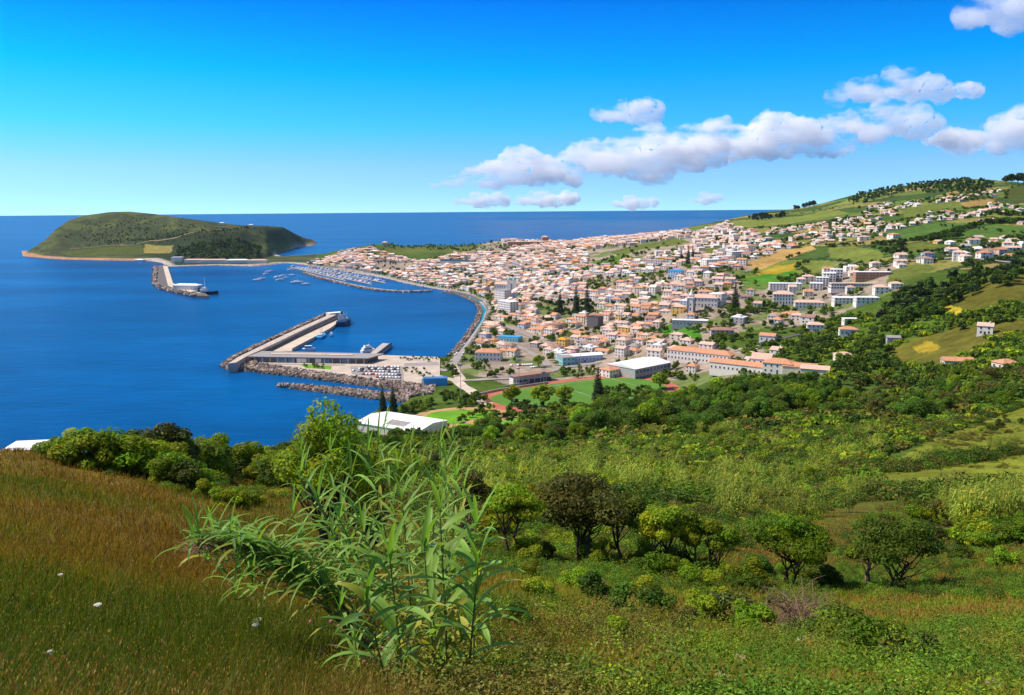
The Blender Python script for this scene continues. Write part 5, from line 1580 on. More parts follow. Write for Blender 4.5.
for i in NEAR:
    x, y, di, w, d, a = LOTS[i]
    k = int(RNG.choice(len(PO), p=[.26, .23, .14, .12, .04, .04, .06, .11]))
    src = PO[k]
    o = src if not PU[k] else copy_tree(src)
    PU[k] = True
    wi = int(RNG.choice(len(WALLS), p=[q[2] for q in WALLS])); ri = int(RNG.choice(len(ROOFS), p=[q[2] for q in ROOFS]))
    o.location = (x, y, z1(x, y)); o.rotation_euler = (0, 0, a + RNG.uniform(-.05, .05) + (math.pi if RNG.random() < .0 else 0))
    o.scale = (w / PROT[k][0], d / PROT[k][1], RNG.uniform(.9, 1.08))
    for c in tree_ids(o):
        nm = c.name.split('.')[0]
        if nm in ('wall', 'gable_wall', 'chimney') or (nm == 'roof' and PROT[k][3] != 'flat'):
            c.material_slots[0].link = 'OBJECT'
            c.material_slots[0].material = M[ROOFS[ri][1]] if nm == 'roof' else M[WALLS[wi][1]]
    size = PROT[k][5]
    desc = f"{size} {WALLS[wi][0]} house".replace('two storey ', '') if False else f"{size} {WALLS[wi][0].split()[-1]} house" + ("" if PROT[k][3] == 'flat' else f", {ROOFS[ri][0]} roof,")
    items.append((o, desc, float(_px[i]), float(_py[i])))
auto_labels(items, 'house', 'houses of the town')
for k, o in enumerate(PO):
    if not PU[k]:
        for c in tree_ids(o)[::-1]: bpy.data.objects.remove(c)

# the rest of the town, too many and too small to tell apart
M['far_wall'] = plain("far_house_walls", (1, 1, 1), .85, .06, .5, attr=True)
M['far_roof'] = plain("far_house_roofs", (1, 1, 1), .9, .18, .6, .1, attr=True)
def far_houses(idx):
    bv = np.array([(-1,-1,0),(1,-1,0),(1,1,0),(-1,1,0),(-1,-1,1),(1,-1,1),(1,1,1),(-1,1,1)], float) * (.5, .5, 1)
    bq = np.array([(0,1,5,4),(1,2,6,5),(2,3,7,6),(3,0,4,7)])
    V = []; Q = []; T = []; CQ = []; CT = []; MQ = []; n = 0
    WC = np.array([(.80,.72,.63)] * 7 + [(.72,.62,.48), (.68,.48,.42), (.70,.46,.15), (.5,.56,.65), (.42,.40,.38)])
    RC = np.array([(.56,.275,.16)] * 3 + [(.64,.43,.34)] * 6 + [(.33,.19,.14), (.34,.31,.30), (.7,.66,.62), (.74,.70,.66), (.62,.5,.4), (.62,.50,.44)])
    for i in idx:
        x, y, di, w, d, a = LOTS[i]
        fl = int(RNG.choice([1, 2, 3], p=[.38, .53, .09])); fl = 1 if (_px[i] > 755 and _py[i] < 262) else fl; h = fl * 2.75 * RNG.uniform(.95, 1.1); rh = d * .23
        if _lr[i] > 1700 and _px[i] < 740: w *= 1.15; d *= 1.1
        z = z1(x, y); c, s = math.cos(a), math.sin(a)
        def tr(p):
            p = np.asarray(p, float)
            return np.stack([x + p[:, 0] * c - p[:, 1] * s, y + p[:, 0] * s + p[:, 1] * c, z + p[:, 2]], -1)
        v = bv.copy(); v[:, 0] *= w; v[:, 1] *= d; v[:, 2] = np.where(v[:, 2] > .5, h, -2.5)
        wc = WC[RNG.integers(len(WC))]; rc = RC[RNG.integers(len(RC))] * RNG.uniform(.75, 1.2)
        V.append(tr(v)); Q.append(bq + n); CQ += [wc] * 4; MQ += [0] * 4; n += 8
        ins = (0 if RNG.random() < .5 else d * .45)
        X, Y = w / 2 + .35, d / 2 + .35
        r = [(-X,-Y,h),(X,-Y,h),(X,Y,h),(-X,Y,h),(-X+ins,0,h+rh),(X-ins,0,h+rh)]
        V.append(tr(r)); Q.append(np.array([(0,1,5,4),(2,3,4,5),(3,2,1,0)]) + n); CQ += [rc] * 3; MQ += [1] * 3
        gc = rc if ins else wc
        T.append(np.array([(1,2,5),(3,0,4)]) + n); CT += [gc] * 2; n += 6
        if _lr[i] < 1900:
            for sd, L_ in ((-1, w), (1, w)):
                k = 3 if w > 10 else 2
                for f in range(fl):
                    for j in range(k):
                        u = (j + .5) / k * L_ - L_ / 2; zb = f * 2.75 + .9; yy = sd * (d / 2 + .05)
                        q = [(u-.6,yy,zb),(u+.6,yy,zb),(u+.6,yy,zb+1.4),(u-.6,yy,zb+1.4)]
                        V.append(tr(q if sd < 0 else q[::-1])); Q.append(np.array([(0,1,2,3)]) + n); CQ.append((.06,.065,.08)); MQ.append(0); n += 4
            for sd in (-1, 1):
                for f in range(fl):
                    xx = sd * (w / 2 + .05); zb = f * 2.75 + .9
                    q = [(xx,-.6,zb),(xx,.6,zb),(xx,.6,zb+1.4),(xx,-.6,zb+1.4)]
                    V.append(tr(q if sd > 0 else q[::-1])); Q.append(np.array([(0,1,2,3)]) + n); CQ.append((.06,.065,.08)); MQ.append(0); n += 4
    mi = np.concatenate([np.array(MQ), np.full(sum(len(t) for t in T), 1)])
    o = mesh_np('distant_houses', np.concatenate(V), [np.concatenate(Q), np.concatenate(T)], mats=[M['far_wall'], M['far_roof']], midx=mi, fcols=np.array(CQ + CT))
    return tag(o, kind='stuff')
far_houses(FAR)
# ------------------------------------------------------------------ trees and shrubs
def unit(n):
    v = RNG.normal(size=(n, 3)); return v / np.linalg.norm(v, axis=1)[:, None]

def leaf_cloud(blobs, n, size, elong=1.7, shell=0.55, tone=0.28, up=0.35, warm=0.15):
    """leaf sized faces spread through the volume of several clumps; returns verts, quads, colour"""
    B = np.asarray(blobs, float)
    wgt = (B[:, 3] * B[:, 4] * B[:, 5]) ** 0.7; wgt /= wgt.sum()
    k = RNG.choice(len(B), n, p=wgt)
    d = unit(n)
    rad = (shell + (1 - shell) * RNG.random(n) ** 0.6)
    P = B[k, :3] + d * rad[:, None] * B[k, 3:6]
    nr = d + unit(n) * 0.75 + np.array([0, 0, up]); nr /= np.linalg.norm(nr, axis=1)[:, None]
    t = np.cross(nr, unit(n)); t /= np.linalg.norm(t, axis=1)[:, None] + 1e-9
    b = np.cross(nr, t)
    s = size * RNG.uniform(0.6, 1.35, n)
    L_ = t * (s * elong * 0.5)[:, None]; W = b * (s * 0.5)[:, None]
    bend = nr * (s * 0.12)[:, None]
    V = np.stack([P - L_ - bend, P - W * 0.9 + L_ * 0.05, P + L_ - bend, P + W * 0.9 + L_ * 0.05], 1)
    bt = RNG.uniform(1 - tone, 1 + tone, len(B))[k] * RNG.uniform(0.65, 1.4, n)
    wm = RNG.uniform(-warm, warm, len(B))[k] + RNG.normal(0, 0.06, n)
    C = np.stack([bt * (1 + wm * 1.3), bt, bt * (1 - wm)], -1)
    return V.reshape(-1, 3), np.arange(4 * n).reshape(-1, 4), np.repeat(np.clip(C, 0.1, 2.5), 4, 0)

def crown_blobs(w, h, z0, n, flat=1.0, spread=1.0):
    """clumps that fill a crown w wide and h high above z0"""
    out = []
    for i in range(n):
        for _ in range(20):
            u = RNG.uniform(-1, 1, 3)
            if (u ** 2).sum() < 1: break
        cz = z0 + h * (0.5 + 0.5 * u[2] * 0.72)
        taper = 1.0 if u[2] < 0 else (1 - 0.35 * u[2])
        r = RNG.uniform(0.20, 0.34)
        out.append((u[0] * w * 0.36 * spread * taper, u[1] * w * 0.36 * spread * taper, cz, r * w * 0.62, r * w * 0.62, r * h * 0.62 * flat))
    return out

def branches(h0, w, h, n, r0, lean=0.3, multi=1):
    mb = MB()
    for m_ in range(multi):
        a = RNG.uniform(0, 2 * math.pi); l = lean * RNG.uniform(0.3, 1)
        bx, by = (0, 0) if multi == 1 else (math.cos(a) * w * 0.05, math.sin(a) * w * 0.05)
        p = [(bx, by, -0.4)]
        for i in range(1, 5):
            t = i / 4
            p.append((bx + math.cos(a) * l * h0 * t + RNG.normal(0, .03) * w, by + math.sin(a) * l * h0 * t + RNG.normal(0, .03) * w, h0 * 1.15 * t))
        mb.tube(p, [r0, r0 * .85, r0 * .72, r0 * .6, r0 * .5], 7)
        e = Vector(p[-1])
        for i in range(n):
            b = RNG.uniform(0, 2 * math.pi); q = Vector((math.cos(b) * w * RNG.uniform(.2, .42), math.sin(b) * w * RNG.uniform(.2, .42), h0 * 1.1 + h * RNG.uniform(.2, .7)))
            s = Vector(p[RNG.integers(2, 5)])
            mid = s.lerp(q, .5) + Vector((0, 0, -.05 * h + RNG.normal(0, .04) * h))
            mb.tube([s, mid, q], [r0 * .42, r0 * .28, r0 * .1], 5)
    return mb

M['bark'] = plain("bark", (0.12, 0.085, 0.06), .95, .3, 3.0, .05, .6, 8)
M['bark_pale'] = plain("pale_bark", (0.26, 0.19, 0.14), .95, .3, 3.0, .05, .6, 8)
M['leaf_dark'] = foliage("dark_leaves", (0.085, 0.145, 0.014), .35, .3, .02)
M['leaf_mid'] = foliage("green_leaves", (0.195, 0.28, 0.014), .4, .3, .025)
M['leaf_bright'] = foliage("bright_leaves", (0.22, 0.275, 0.013), .42, .22, .02)
M['leaf_olive'] = foliage("olive_leaves", (0.110, 0.115, 0.022), .3, .3, .03)
M['leaf_pine'] = foliage("pine_needles", (0.032, 0.060, 0.018), .2, .25, .02)
M['reed'] = foliage("reed_blades", (0.105, 0.150, 0.030), .35, .25, .02)
M['stuff_leaf'] = foliage("mixed_foliage", (1, 1, 1), .28, 0, 0)
LEAFC = {'dark': np.array((0.072, 0.122, 0.015)), 'mid': np.array((0.150, 0.215, 0.017)), 'bright': np.array((0.105, 0.145, 0.014)), 'olive': np.array((0.125, 0.108, 0.026)), 'pine': np.array((0.024, 0.044, 0.018)), 'brown': np.array((0.085, 0.055, 0.025))}

def tree_proto(name, w, h, trunk_h, nblob, nleaf, leaf, mat, flat=1.0, multi=1, r0=None, bark='bark', spread=1.0):
    t = thing(name, 'tree', 'tree')
    branches(trunk_h, w, h - trunk_h, 6, r0 or 0.035 * h, .25, multi).build('trunk', M[bark], t, smooth=True)
    v, f, c = leaf_cloud(crown_blobs(w, h - trunk_h, trunk_h, nblob, flat, spread), nleaf, leaf)
    mesh_np('crown', v, f, M[mat], t, cols=c)
    return t

def conifer_proto(name, w, h, tiers, leaf, n):
    """araucaria: straight trunk, level tiers of drooping branches"""
    t = thing(name, 'tree', 'tree')
    MB().tube([(0, 0, -1), (0, 0, h * .5), (0, 0, h)], [h * .018, h * .012, h * .003], 7).build('trunk', M['bark'], t)
    bl = []
    for i in range(tiers):
        u = i / (tiers - 1); z = h * (.12 + .86 * u); R_ = w / 2 * (1 - u) ** .75 + .25
        k = max(4, int(9 * (1 - u)) + 3); a0 = RNG.uniform(0, 6)
        for j in range(k):
            a = a0 + 2 * math.pi * j / k; rr = R_ * RNG.uniform(.8, 1.1)
            bl.append((math.cos(a) * rr * .55, math.sin(a) * rr * .55, z - .03 * h * (1 - u), abs(math.cos(a)) * rr * .5 + .3, abs(math.sin(a)) * rr * .5 + .3, h * .018 + .12))
    v, f, c = leaf_cloud(bl, n, leaf, up=.8, warm=.05)
    mesh_np('crown', v, f, M['leaf_pine'], t, cols=c)
    return t

def place(o, used, x, y, z, s, rz=None, sz=None):
    c = copy_tree(o) if used else o
    c.location = (x, y, z); c.rotation_euler = (0, 0, RNG.uniform(0, 6.28) if rz is None else rz); c.scale = (s, s, s * (sz or 1))
    return c

def fill(poly, n, mind=0.0):
    """n picture points scattered inside an outline, set on the ground; keeps a spacing"""
    p = np.array(poly, float)
    x0, y0 = p.min(0); x1, y1 = p.max(0)
    q = np.stack([RNG.uniform(x0, x1, n * 4), RNG.uniform(y0, y1, n * 4)], -1)
    q = q[in_poly(q[:, 0], q[:, 1], p)][:n]
    w = hit(q[:, 0], q[:, 1])
    return q, w

TREES = []     # (x, y, z, kind, height)
def wood(poly, n, kinds, h0, h1, clear=True):
    q, w = fill(poly, n)
    for i in range(len(q)):
        if w[i, 2] < 1.0: continue
        if any(in_poly(w[i:i+1, 0], w[i:i+1, 1], FIELD_POLYS[j_][0])[0] for j_ in (0, 1, 2, 3)): continue
        if clear and excluded(w[i, 0], w[i, 1], -4): continue
        TREES.append((w[i, 0], w[i, 1], w[i, 2], str(RNG.choice(kinds)), RNG.uniform(h0, h1)))
def line_wood(pts, n, kinds, h0, h1, jit=1.0):
    p = np.array(pts, float); s = np.concatenate([[0], np.cumsum(np.hypot(*np.diff(p, axis=0).T))]); t = RNG.uniform(0, s[-1], n)
    q = np.stack([np.interp(t, s, p[:, 0]) + RNG.normal(0, jit, n), np.interp(t, s, p[:, 1]) + RNG.normal(0, jit * .4, n)], -1)
    w = hit(q[:, 0], q[:, 1])
    for i in range(n):
        if w[i, 2] > 1 and not excluded(w[i, 0], w[i, 1], -4): TREES.append((*w[i], str(RNG.choice(kinds)), RNG.uniform(h0, h1)))
# the wooded ridge in front of the town
wood([(575,424),(600,404),(650,396),(700,390),(770,384),(830,382),(830,410),(760,424),(700,432),(640,436),(590,436)], 190, ['dark', 'dark', 'mid', 'dark'], 8, 12)
wood([(830,384),(900,374),(960,378),(1040,380),(1040,404),(960,412),(900,422),(830,424)], 150, ['dark', 'olive', 'mid', 'dark'], 6, 9)
wood([(440,428),(500,430),(575,410),(600,420),(590,444),(520,446),(440,446)], 60, ['mid', 'olive', 'dark', 'mid'], 5, 8)
# wooded valley right of the town
wood([(735,346),(760,334),(830,320),(880,314),(900,330),(890,352),(900,370),(850,378),(800,366),(760,352)], 120, ['dark', 'mid', 'dark'], 6, 10)
wood([(870,318),(905,296),(950,280),(1040,266),(1040,276),(970,298),(940,318),(890,330)], 130, ['dark', 'dark', 'pine'], 8, 13)
wood([(890,372),(950,370),(1040,372),(1040,384),(960,386),(900,386)], 60, ['dark', 'mid'], 5, 8)
wood([(930,320),(960,318),(1040,300),(1040,318),(985,326),(940,334)], 50, ['dark', 'mid'], 5, 8)
wood([(690,345),(715,340),(740,348),(735,356),(712,352)], 22, ['dark', 'mid'], 5, 8)
# green gaps inside the town
for poly, n, k in [([(548,304),(600,301),(602,316),(548,318)], 60, ['dark', 'pine']), ([(584,284),(618,277),(630,285),(592,294)], 40, ['dark', 'mid']), ([(376,262),(412,262),(412,272),(376,272)], 22, ['dark', 'pine']),
                   ([(468,243),(500,240),(506,251),(470,254)], 70, ['pine', 'dark']), ([(640,278),(690,265),(705,268),(650,290)], 40, ['dark', 'mid']), ([(590,262),(640,250),(690,242),(640,256),(600,268)], 40, ['dark', 'mid']),
                   ([(640,334),(660,326),(668,334),(650,342)], 14, ['dark', 'mid']), ([(706,330),(716,322),(735,330),(738,342),(718,344)], 22, ['dark', 'mid']), ([(725,312),(745,305),(760,300),(758,312),(730,322)], 24, ['mid', 'dark']),
                   ([(775,272),(795,266),(806,262),(812,272),(800,286),(778,284)], 50, ['dark']), ([(745,272),(775,272),(800,270),(780,276),(750,280)], 20, ['dark']), ([(765,256),(790,252),(800,256),(770,266)], 30, ['dark']),
                   ([(862,250),(905,246),(905,256),(865,256)], 50, ['dark', 'pine']), ([(835,262),(885,262),(885,270),(842,276)], 26, ['mid', 'dark']), ([(530,268),(550,264),(556,272),(536,278)], 24, ['mid', 'dark'])]:
    wood(poly, n, k, 5, 9)
# gardens between the houses
q_, w_ = fill([(345,262),(420,264),(560,245),(700,240),(790,246),(760,270),(770,300),(830,300),(760,340),(700,350),(560,376),(520,372),(490,320),(470,296),(430,286),(350,280)], 400)
for i in range(len(q_)):
    if not excluded(w_[i, 0], w_[i, 1], 0) and w_[i, 2] > 1.2 and not any(in_poly(w_[i:i+1, 0], w_[i:i+1, 1], FIELD_POLYS[j_][0])[0] for j_ in (0, 1, 2, 3)): TREES.append((*w_[i], str(RNG.choice(['dark', 'mid', 'dark', 'mid'])), RNG.uniform(4.5, 8.5)))
for gx_, gy_ in GARDENS:
    for _ in range(2):
        a, b = gx_ + RNG.uniform(-5, 5), gy_ + RNG.uniform(-5, 5)
        if not excluded(a, b, -2) and in_poly(np.array([a]), np.array([b]), COAST)[0] and z1(a, b) > 1.2: TREES.append((a, b, z1(a, b), str(RNG.choice(['dark', 'mid', 'dark'])), RNG.uniform(4.5, 8.5)))
# hedges and copses of the far slopes
for pts, n, h in [([(905,256),(960,250),(1000,246)], 30, 6), ([(880,246),(930,240),(960,238)], 60, 8), ([(930,240),(985,224),(1024,222)], 120, 9), ([(985,214),(1024,216)], 40, 8), ([(880,226),(945,212),(985,208)], 40, 6),
                  ([(860,214),(905,206),(935,198)], 50, 6), ([(830,222),(870,216)], 30, 6), ([(745,230),(800,226),(850,222)], 40, 6), ([(735,246),(800,240),(840,238)], 40, 6), ([(828,247),(890,244)], 30, 6), ([(700,244),(735,238)], 20, 6),
                  ([(780,216),(840,208),(880,196)], 30, 5), ([(850,200),(890,190)], 30, 6), ([(1003,200),(1012,188),(1024,184)], 20, 6), ([(960,268),(1024,256)], 30, 6), ([(940,226),(1024,234)], 20, 5), ([(885,262),(940,262)], 20, 5), ([(1000,240),(1024,238)], 16, 6)]:
    line_wood(pts, n, ['dark', 'dark', 'pine'], h * .7, h * 1.15)
wood([(845,203),(862,192),(885,187),(905,184),(930,181),(960,179),(985,181),(996,184),(985,192),(940,194),(905,193),(880,198),(866,204)], 420, ['pine', 'dark'], 7, 11)
wood([(940,196),(990,190),(1000,194),(990,200),(950,202)], 60, ['dark'], 6, 9)
wood([(748,218),(760,215),(772,216),(770,220),(752,221)], 40, ['pine'], 8, 12)
wood([(776,216),(786,213),(784,218),(776,219)], 14, ['pine'], 8, 12)
# headland: dark wood on its front, scrub on top
wood([(176,258),(178,248),(200,243),(240,240),(262,248),(262,258),(240,259),(200,260)], 360, ['dark', 'pine', 'dark'], 8, 13)
wood([(60,240),(90,222),(140,218),(220,228),(275,232),(270,242),(200,240),(150,244),(90,246)], 460, ['dark', 'olive', 'dark'], 3, 7)
line_wood([(100,242),(150,240),(200,232),(250,228)], 90, ['dark', 'pine'], 4, 8)
line_wood([(372,247),(400,246.5),(440,246.5),(475,245)], 150, ['dark', 'mid', 'mid'], 5, 10, 3.5)
line_wood([(430,250),(450,249),(470,252)], 30, ['dark'], 5, 9)
# park and road side trees
for poly, n in [([(396,412),(420,404),(445,396),(462,392),(470,398),(440,406),(415,414),(400,418)], 34), ([(452,398),(478,394),(490,402),(482,408),(460,408)], 26), ([(446,407),(470,409),(500,411),(515,420),(505,426),(480,421),(455,424),(470,414)], 20), ([(408,420),(430,424),(460,430),(440,432),(415,428)], 16), ([(500,414),(520,404),(545,406),(540,418),(512,420)], 22), ([(545,408),(566,402),(575,412),(555,418)], 14),
                ([(440,364),(452,368),(460,376),(450,378),(444,372)], 14), ([(462,360),(480,362),(494,366),(490,372),(470,370)], 14), ([(560,372),(598,368),(604,376),(566,380)], 22), ([(470,380),(500,372),(530,370),(500,378)], 10),
                ([(430,432),(470,432),(500,432),(500,440),(440,440)], 26), ([(400,436),(430,438),(430,446),(390,448)], 20), ([(600,392),(640,388),(650,394),(610,400)], 20), ([(520,424),(548,418),(560,428),(530,434)], 20), ([(668,376),(690,374),(700,382),(676,384)], 14)]:
    wood(poly, n, ['dark', 'mid', 'dark'], 4, 7, clear=False)
for i in range(3, len(PROM) - 2, 3):
    p = PROM[i]; d = PROM[i + 1] - PROM[i - 1]; d = d / np.hypot(*d)
    for s in (-7.5, 8):
        x, y = p[0] - d[1] * s, p[1] + d[0] * s
        if RNG.random() < .75: TREES.append((x, y, z1(x, y), 'mid', RNG.uniform(3.5, 5.5)))

for poly, n in [([(398,358),(440,358),(446,363),(404,361)], 26), ([(404,366),(425,370),(436,378),(428,380),(404,372)], 22), ([(300,364.5),(330,366),(330,369),(306,368)], 14), ([(440,357),(452,357),(452,362),(444,362)], 8)]:
    p_ = np.array(poly, float); q = RNG.uniform(p_.min(0), p_.max(0), (n * 5, 2)); q = q[in_poly(q[:, 0], q[:, 1], p_)][:n]
    for a, b in q:
        w = P3(a, b, DZ); TREES.append((w[0], w[1], DZ, str(RNG.choice(['dark', 'mid'])), RNG.uniform(1.8, 3.6)))
T_ = np.array([(t[0], t[1], t[2], t[4]) for t in TREES]); TK = np.array([t[3] for t in TREES])
tpx, tpy, _ = project(T_[:, :3] + np.array([0, 0, 1]) * (T_[:, 3:4] * .5))
trr = np.hypot(T_[:, 0], T_[:, 1])
tsz = T_[:, 3] / trr * ((tpx > 2) & (tpx < 1022))
tord = np.argsort(-tsz)
NT = 262
TP = {}
def tp(kind, lod):
    """three crowns of each kind, 8 m tall, finer for the nearer ones"""
    if (kind, lod) not in TP:
        L_ = []
        for i in range(3):
            mat = {'dark': 'leaf_dark', 'mid': 'leaf_mid', 'olive': 'leaf_olive', 'pine': 'leaf_pine'}[kind]
            n, lf = ((3400, .34) if lod == 0 else (1500, .52))
            o = tree_proto('leafy_tree' if kind != 'pine' else 'dark_pine', [9.5, 8.2, 10.8][i], 8, .5, [17, 14, 20][i], n, lf, mat, spread=1.12)
            L_.append([o, False])
        TP[(kind, lod)] = L_
    return TP[(kind, lod)]
titems = []
KW = {'dark': 'dark green leafy tree', 'mid': 'mid green leafy tree', 'olive': 'brownish olive leafy tree', 'pine': 'blackish green pine'}
for i in tord[:NT]:
    L_ = tp(TK[i], 0 if trr[i] < 470 else 1); e = L_[RNG.integers(3)]; s = T_[i, 3] / 8
    o = place(e[0], e[1], T_[i, 0], T_[i, 1], T_[i, 2] - .2, s, sz=RNG.uniform(.85, 1.1)); e[1] = True
    titems.append((o, ('tall ' if T_[i, 3] > 9.5 else ('small ' if T_[i, 3] < 5.5 else '')) + KW[TK[i]], float(tpx[i]), float(tpy[i])))
auto_labels(titems, 'tree', 'trees of the valley and the town edge')
def kill(t):
    for c in list(t.children_recursive): bpy.data.objects.remove(c)
    bpy.data.objects.remove(t)
for L_ in TP.values():
    for e in L_:
        if not e[1]: kill(e[0])

def merged(name, rows, protos, mat):
    """many plants as one mesh; rows = (x, y, z, scale, proto index, colour)"""
    V = []; Q = []; C = []; n = 0
    for (x, y, z, s, k, col) in rows:
        v, f, c = protos[k]; a = RNG.uniform(0, 6.28); ca, sa = math.cos(a), math.sin(a)
        w = np.stack([v[:, 0] * ca - v[:, 1] * sa, v[:, 0] * sa + v[:, 1] * ca, v[:, 2]], -1) * s + (x, y, z)
        V.append(w); Q.append(f + n); C.append(c * col * RNG.uniform(.75, 1.25)); n += len(v)
    o = mesh_np(name, np.concatenate(V), np.concatenate(Q), mat, cols=np.concatenate(C))
    return tag(o, kind='stuff')
low = [leaf_cloud(crown_blobs(w, 6.6, 1.0, 9), 150, 1.15) for w in (8.5, 7.5, 9.5)]
vlow = [leaf_cloud(crown_blobs(w, 6.8, .6, 6), 60, 1.9) for w in (8.5, 7.5, 9.5)]
far_rows = [(T_[i, 0], T_[i, 1], T_[i, 2] - .3, T_[i, 3] / 8, int(RNG.integers(3)) + (0 if trr[i] < 1300 else 3), LEAFC[TK[i]]) for i in tord[NT:]]
merged('distant_trees', far_rows, low + vlow, M['stuff_leaf'])
print('trees', len(TREES))

# ------------------------------------------------------------------ trees that stand out one by one
def single(px, py, pxh, proto, label, name='tree', base_h=8.0, wide=1.0, used=True):
    x, y, z = G(px, py); r = math.hypot(x, y)
    _, st = az_slope(px, py - pxh); s = (ZC - r * st[0] - z) / base_h
    o = proto if not used else copy_tree(proto)
    o.location = (x, y, z - .1); o.rotation_euler = (0, 0, RNG.uniform(0, 6)); o.scale = (s * wide, s * wide, s)
    return tag(o, label, 'tree')
ar = conifer_proto('araucaria', 9, 24, 17, .55, 3600)
arl = [(383,413,28,'left one of the two dark conical araucarias by the warehouse',1.0), (393.5,414,29,'right one of the two dark conical araucarias by the warehouse',1.0), (598,402,35,'dark conical araucaria at the near edge of the sports field',1.1), (735,310,27,'dark conical araucaria beside the white villa',1.1),
       (688,265,20,'dark conical tree, left of two above the blue roofed block',.9), (681,264,14,'small dark tree beside the two conical ones above the blue block',1.2), (560,314,24,'left araucaria of the dark cluster in mid town',.9), (576,315,30,'tallest araucaria of the dark cluster in mid town',.8), (587,315,31,'right araucaria of the dark cluster in mid town',.8), (692.5,260,16,'slim conical tree, right of two above the blue roofed block',.6)]
for i, (px_, py_, h_, lb, wd_) in enumerate(arl): tag(single(px_, py_, h_, ar, lb, base_h=24, wide=wd_, used=i > 0), group='araucarias')
rp = tree_proto('ridge_pine', 11, 9, 2.0, 12, 700, .9, 'leaf_pine', flat=.9)
for i, (px_, h_) in enumerate([(795,6),(798,5),(804,6),(809,7),(813,7),(1006,9),(1012,11),(1018,12),(1023,10)]):
    yb = np.interp(px_, [745,770,800,850,880,940,985,1015,1030], [216.5,212.5,208,196.5,188,183,181.5,182,182])
    tag(single(px_, yb + 1.6, h_, rp, ['pine at the left end of the row on the skyline', 'second pine from the left in the row on the skyline', 'middle pine in the row on the skyline', 'second pine from the right in the row on the skyline', 'pine at the right end of the row on the skyline',
        'leftmost and lowest pine of the hilltop group at the right edge', 'second pine from the left in the hilltop group at the right edge', 'tallest pine of the hilltop group at the right edge', 'rightmost pine of the hilltop group, cut by the right edge'][i], base_h=9, used=i > 0), group='pines on the skyline')
rt = tree_proto('round_tree', 8, 8, 1.8, 16, 1500, .5, 'leaf_mid')
single(539, 367, 13, rt, 'round bright green tree alone on the lawn above the grandstand', used=False)
single(661, 389, 18, rt, 'round dark tree at the foot of the sports hall', wide=1.2)
single(511, 405, 22, rt, 'round tree on the park edge beside the running track')
single(543, 407, 24, rt, 'large round tree at the left near corner of the sports field', wide=1.1)
single(565, 404, 20, rt, 'round tree against the near side of the sports field')
# ------------------------------------------------------------------ shrubs, reeds and trees of the near slope
def shrub_proto(w, h, n, leaf, mat, stems=4, nb=9):
    t = thing('shrub', 'shrub', 'shrub')
    mb = MB()
    for i in range(stems):
        a = RNG.uniform(0, 6.28); q = Vector((math.cos(a) * w * .3, math.sin(a) * w * .3, h * .6))
        mb.tube([(0, 0, -.3), q * .5 + Vector((0, 0, .1 * h)), q], [.035 * h, .025 * h, .01 * h], 5)
    mb.build('stem', M['bark'], t)
    v, f, c = leaf_cloud(crown_blobs(w, h * 1.05, -.02 * h, nb, 1.0, 1.1), n, leaf)
    mesh_np('foliage', v, f, M[mat], t, cols=c)
    return t
SH = {k: [[shrub_proto(w, 2.6, n, lf, m, nb=nb), False] for (w, n, lf, nb) in ((3.6, 2600, .13, 12), (3.0, 2200, .12, 9), (4.4, 3000, .14, 15))] for k, m in (('dark green', 'leaf_dark'), ('green', 'leaf_mid'), ('yellow green', 'leaf_bright'), ('brownish olive', 'leaf_olive'))}
sitems = []
def shrub(px, py, h, kind, wide=1.0):
    x, y, z = G(px, py)
    e = SH[kind][RNG.integers(3)]; o = copy_tree(e[0]) if e[1] else e[0]; e[1] = True
    s = h / 2.6
    o.location = (x, y, z - .15); o.rotation_euler = (0, 0, RNG.uniform(0, 6)); o.scale = (s * wide, s * wide, s * .9)
    sitems.append((o, ('tall ' if h > 3.2 else ('low ' if h < 1.6 else '')) + kind + ' shrub', px, py - 5))
# band along the far edge of the meadow
KB = ['green', 'dark green', 'yellow green', 'green', 'brownish olive']
for px_, py_, h_, k in [(70,463,2.2,'green'),(84,466,2.6,'green'),(98,468,3.0,'yellow green'),(112,470,2.8,'green'),(126,473,3.0,'yellow green'),(140,474,3.2,'brownish olive'),(150,478,2.8,'yellow green'),(162,482,2.6,'green'),(172,487,2.4,'yellow green'),
                         (183,490,2.2,'dark green'),(196,492,2.0,'green'),(208,500,1.4,'green'),(222,506,1.2,'green'),(240,508,1.4,'yellow green'),(252,506,1.3,'green'),(135,466,3.4,'dark green'),(155,468,3.8,'brownish olive'),(170,470,4.0,'brownish olive'),
                         (186,474,3.6,'dark green'),(200,474,3.4,'dark green'),(58,460,1.8,'dark green'),(48,456,1.2,'yellow green')]:
    shrub(px_, py_, h_, k)
def scatter(poly, n, h0, h1, kinds):
    q, w = fill(poly, n)
    for i in range(len(q)):
        shrub(float(q[i, 0]), float(q[i, 1]), RNG.uniform(h0, h1), str(RNG.choice(kinds)))
scatter([(190,474),(215,455),(300,450),(380,452),(440,446),(450,470),(400,490),(330,498),(290,490),(240,480)], 58, 2.2, 4.2, ['dark green', 'green', 'green', 'yellow green', 'brownish olive'])
scatter([(440,446),(520,448),(560,452),(560,500),(520,535),(470,535),(450,500)], 44, 1.8, 3.6, ['dark green', 'green', 'yellow green', 'brownish olive', 'green'])
scatter([(560,446),(700,440),(830,428),(830,470),(780,500),(720,508),(640,506),(570,500)], 58, 1.8, 3.8, ['dark green', 'green', 'green', 'yellow green', 'brownish olive'])
scatter([(830,428),(960,418),(1024,412),(1024,432),(930,438),(870,470),(830,470)], 40, 1.6, 3.2, ['dark green', 'brownish olive', 'green'])
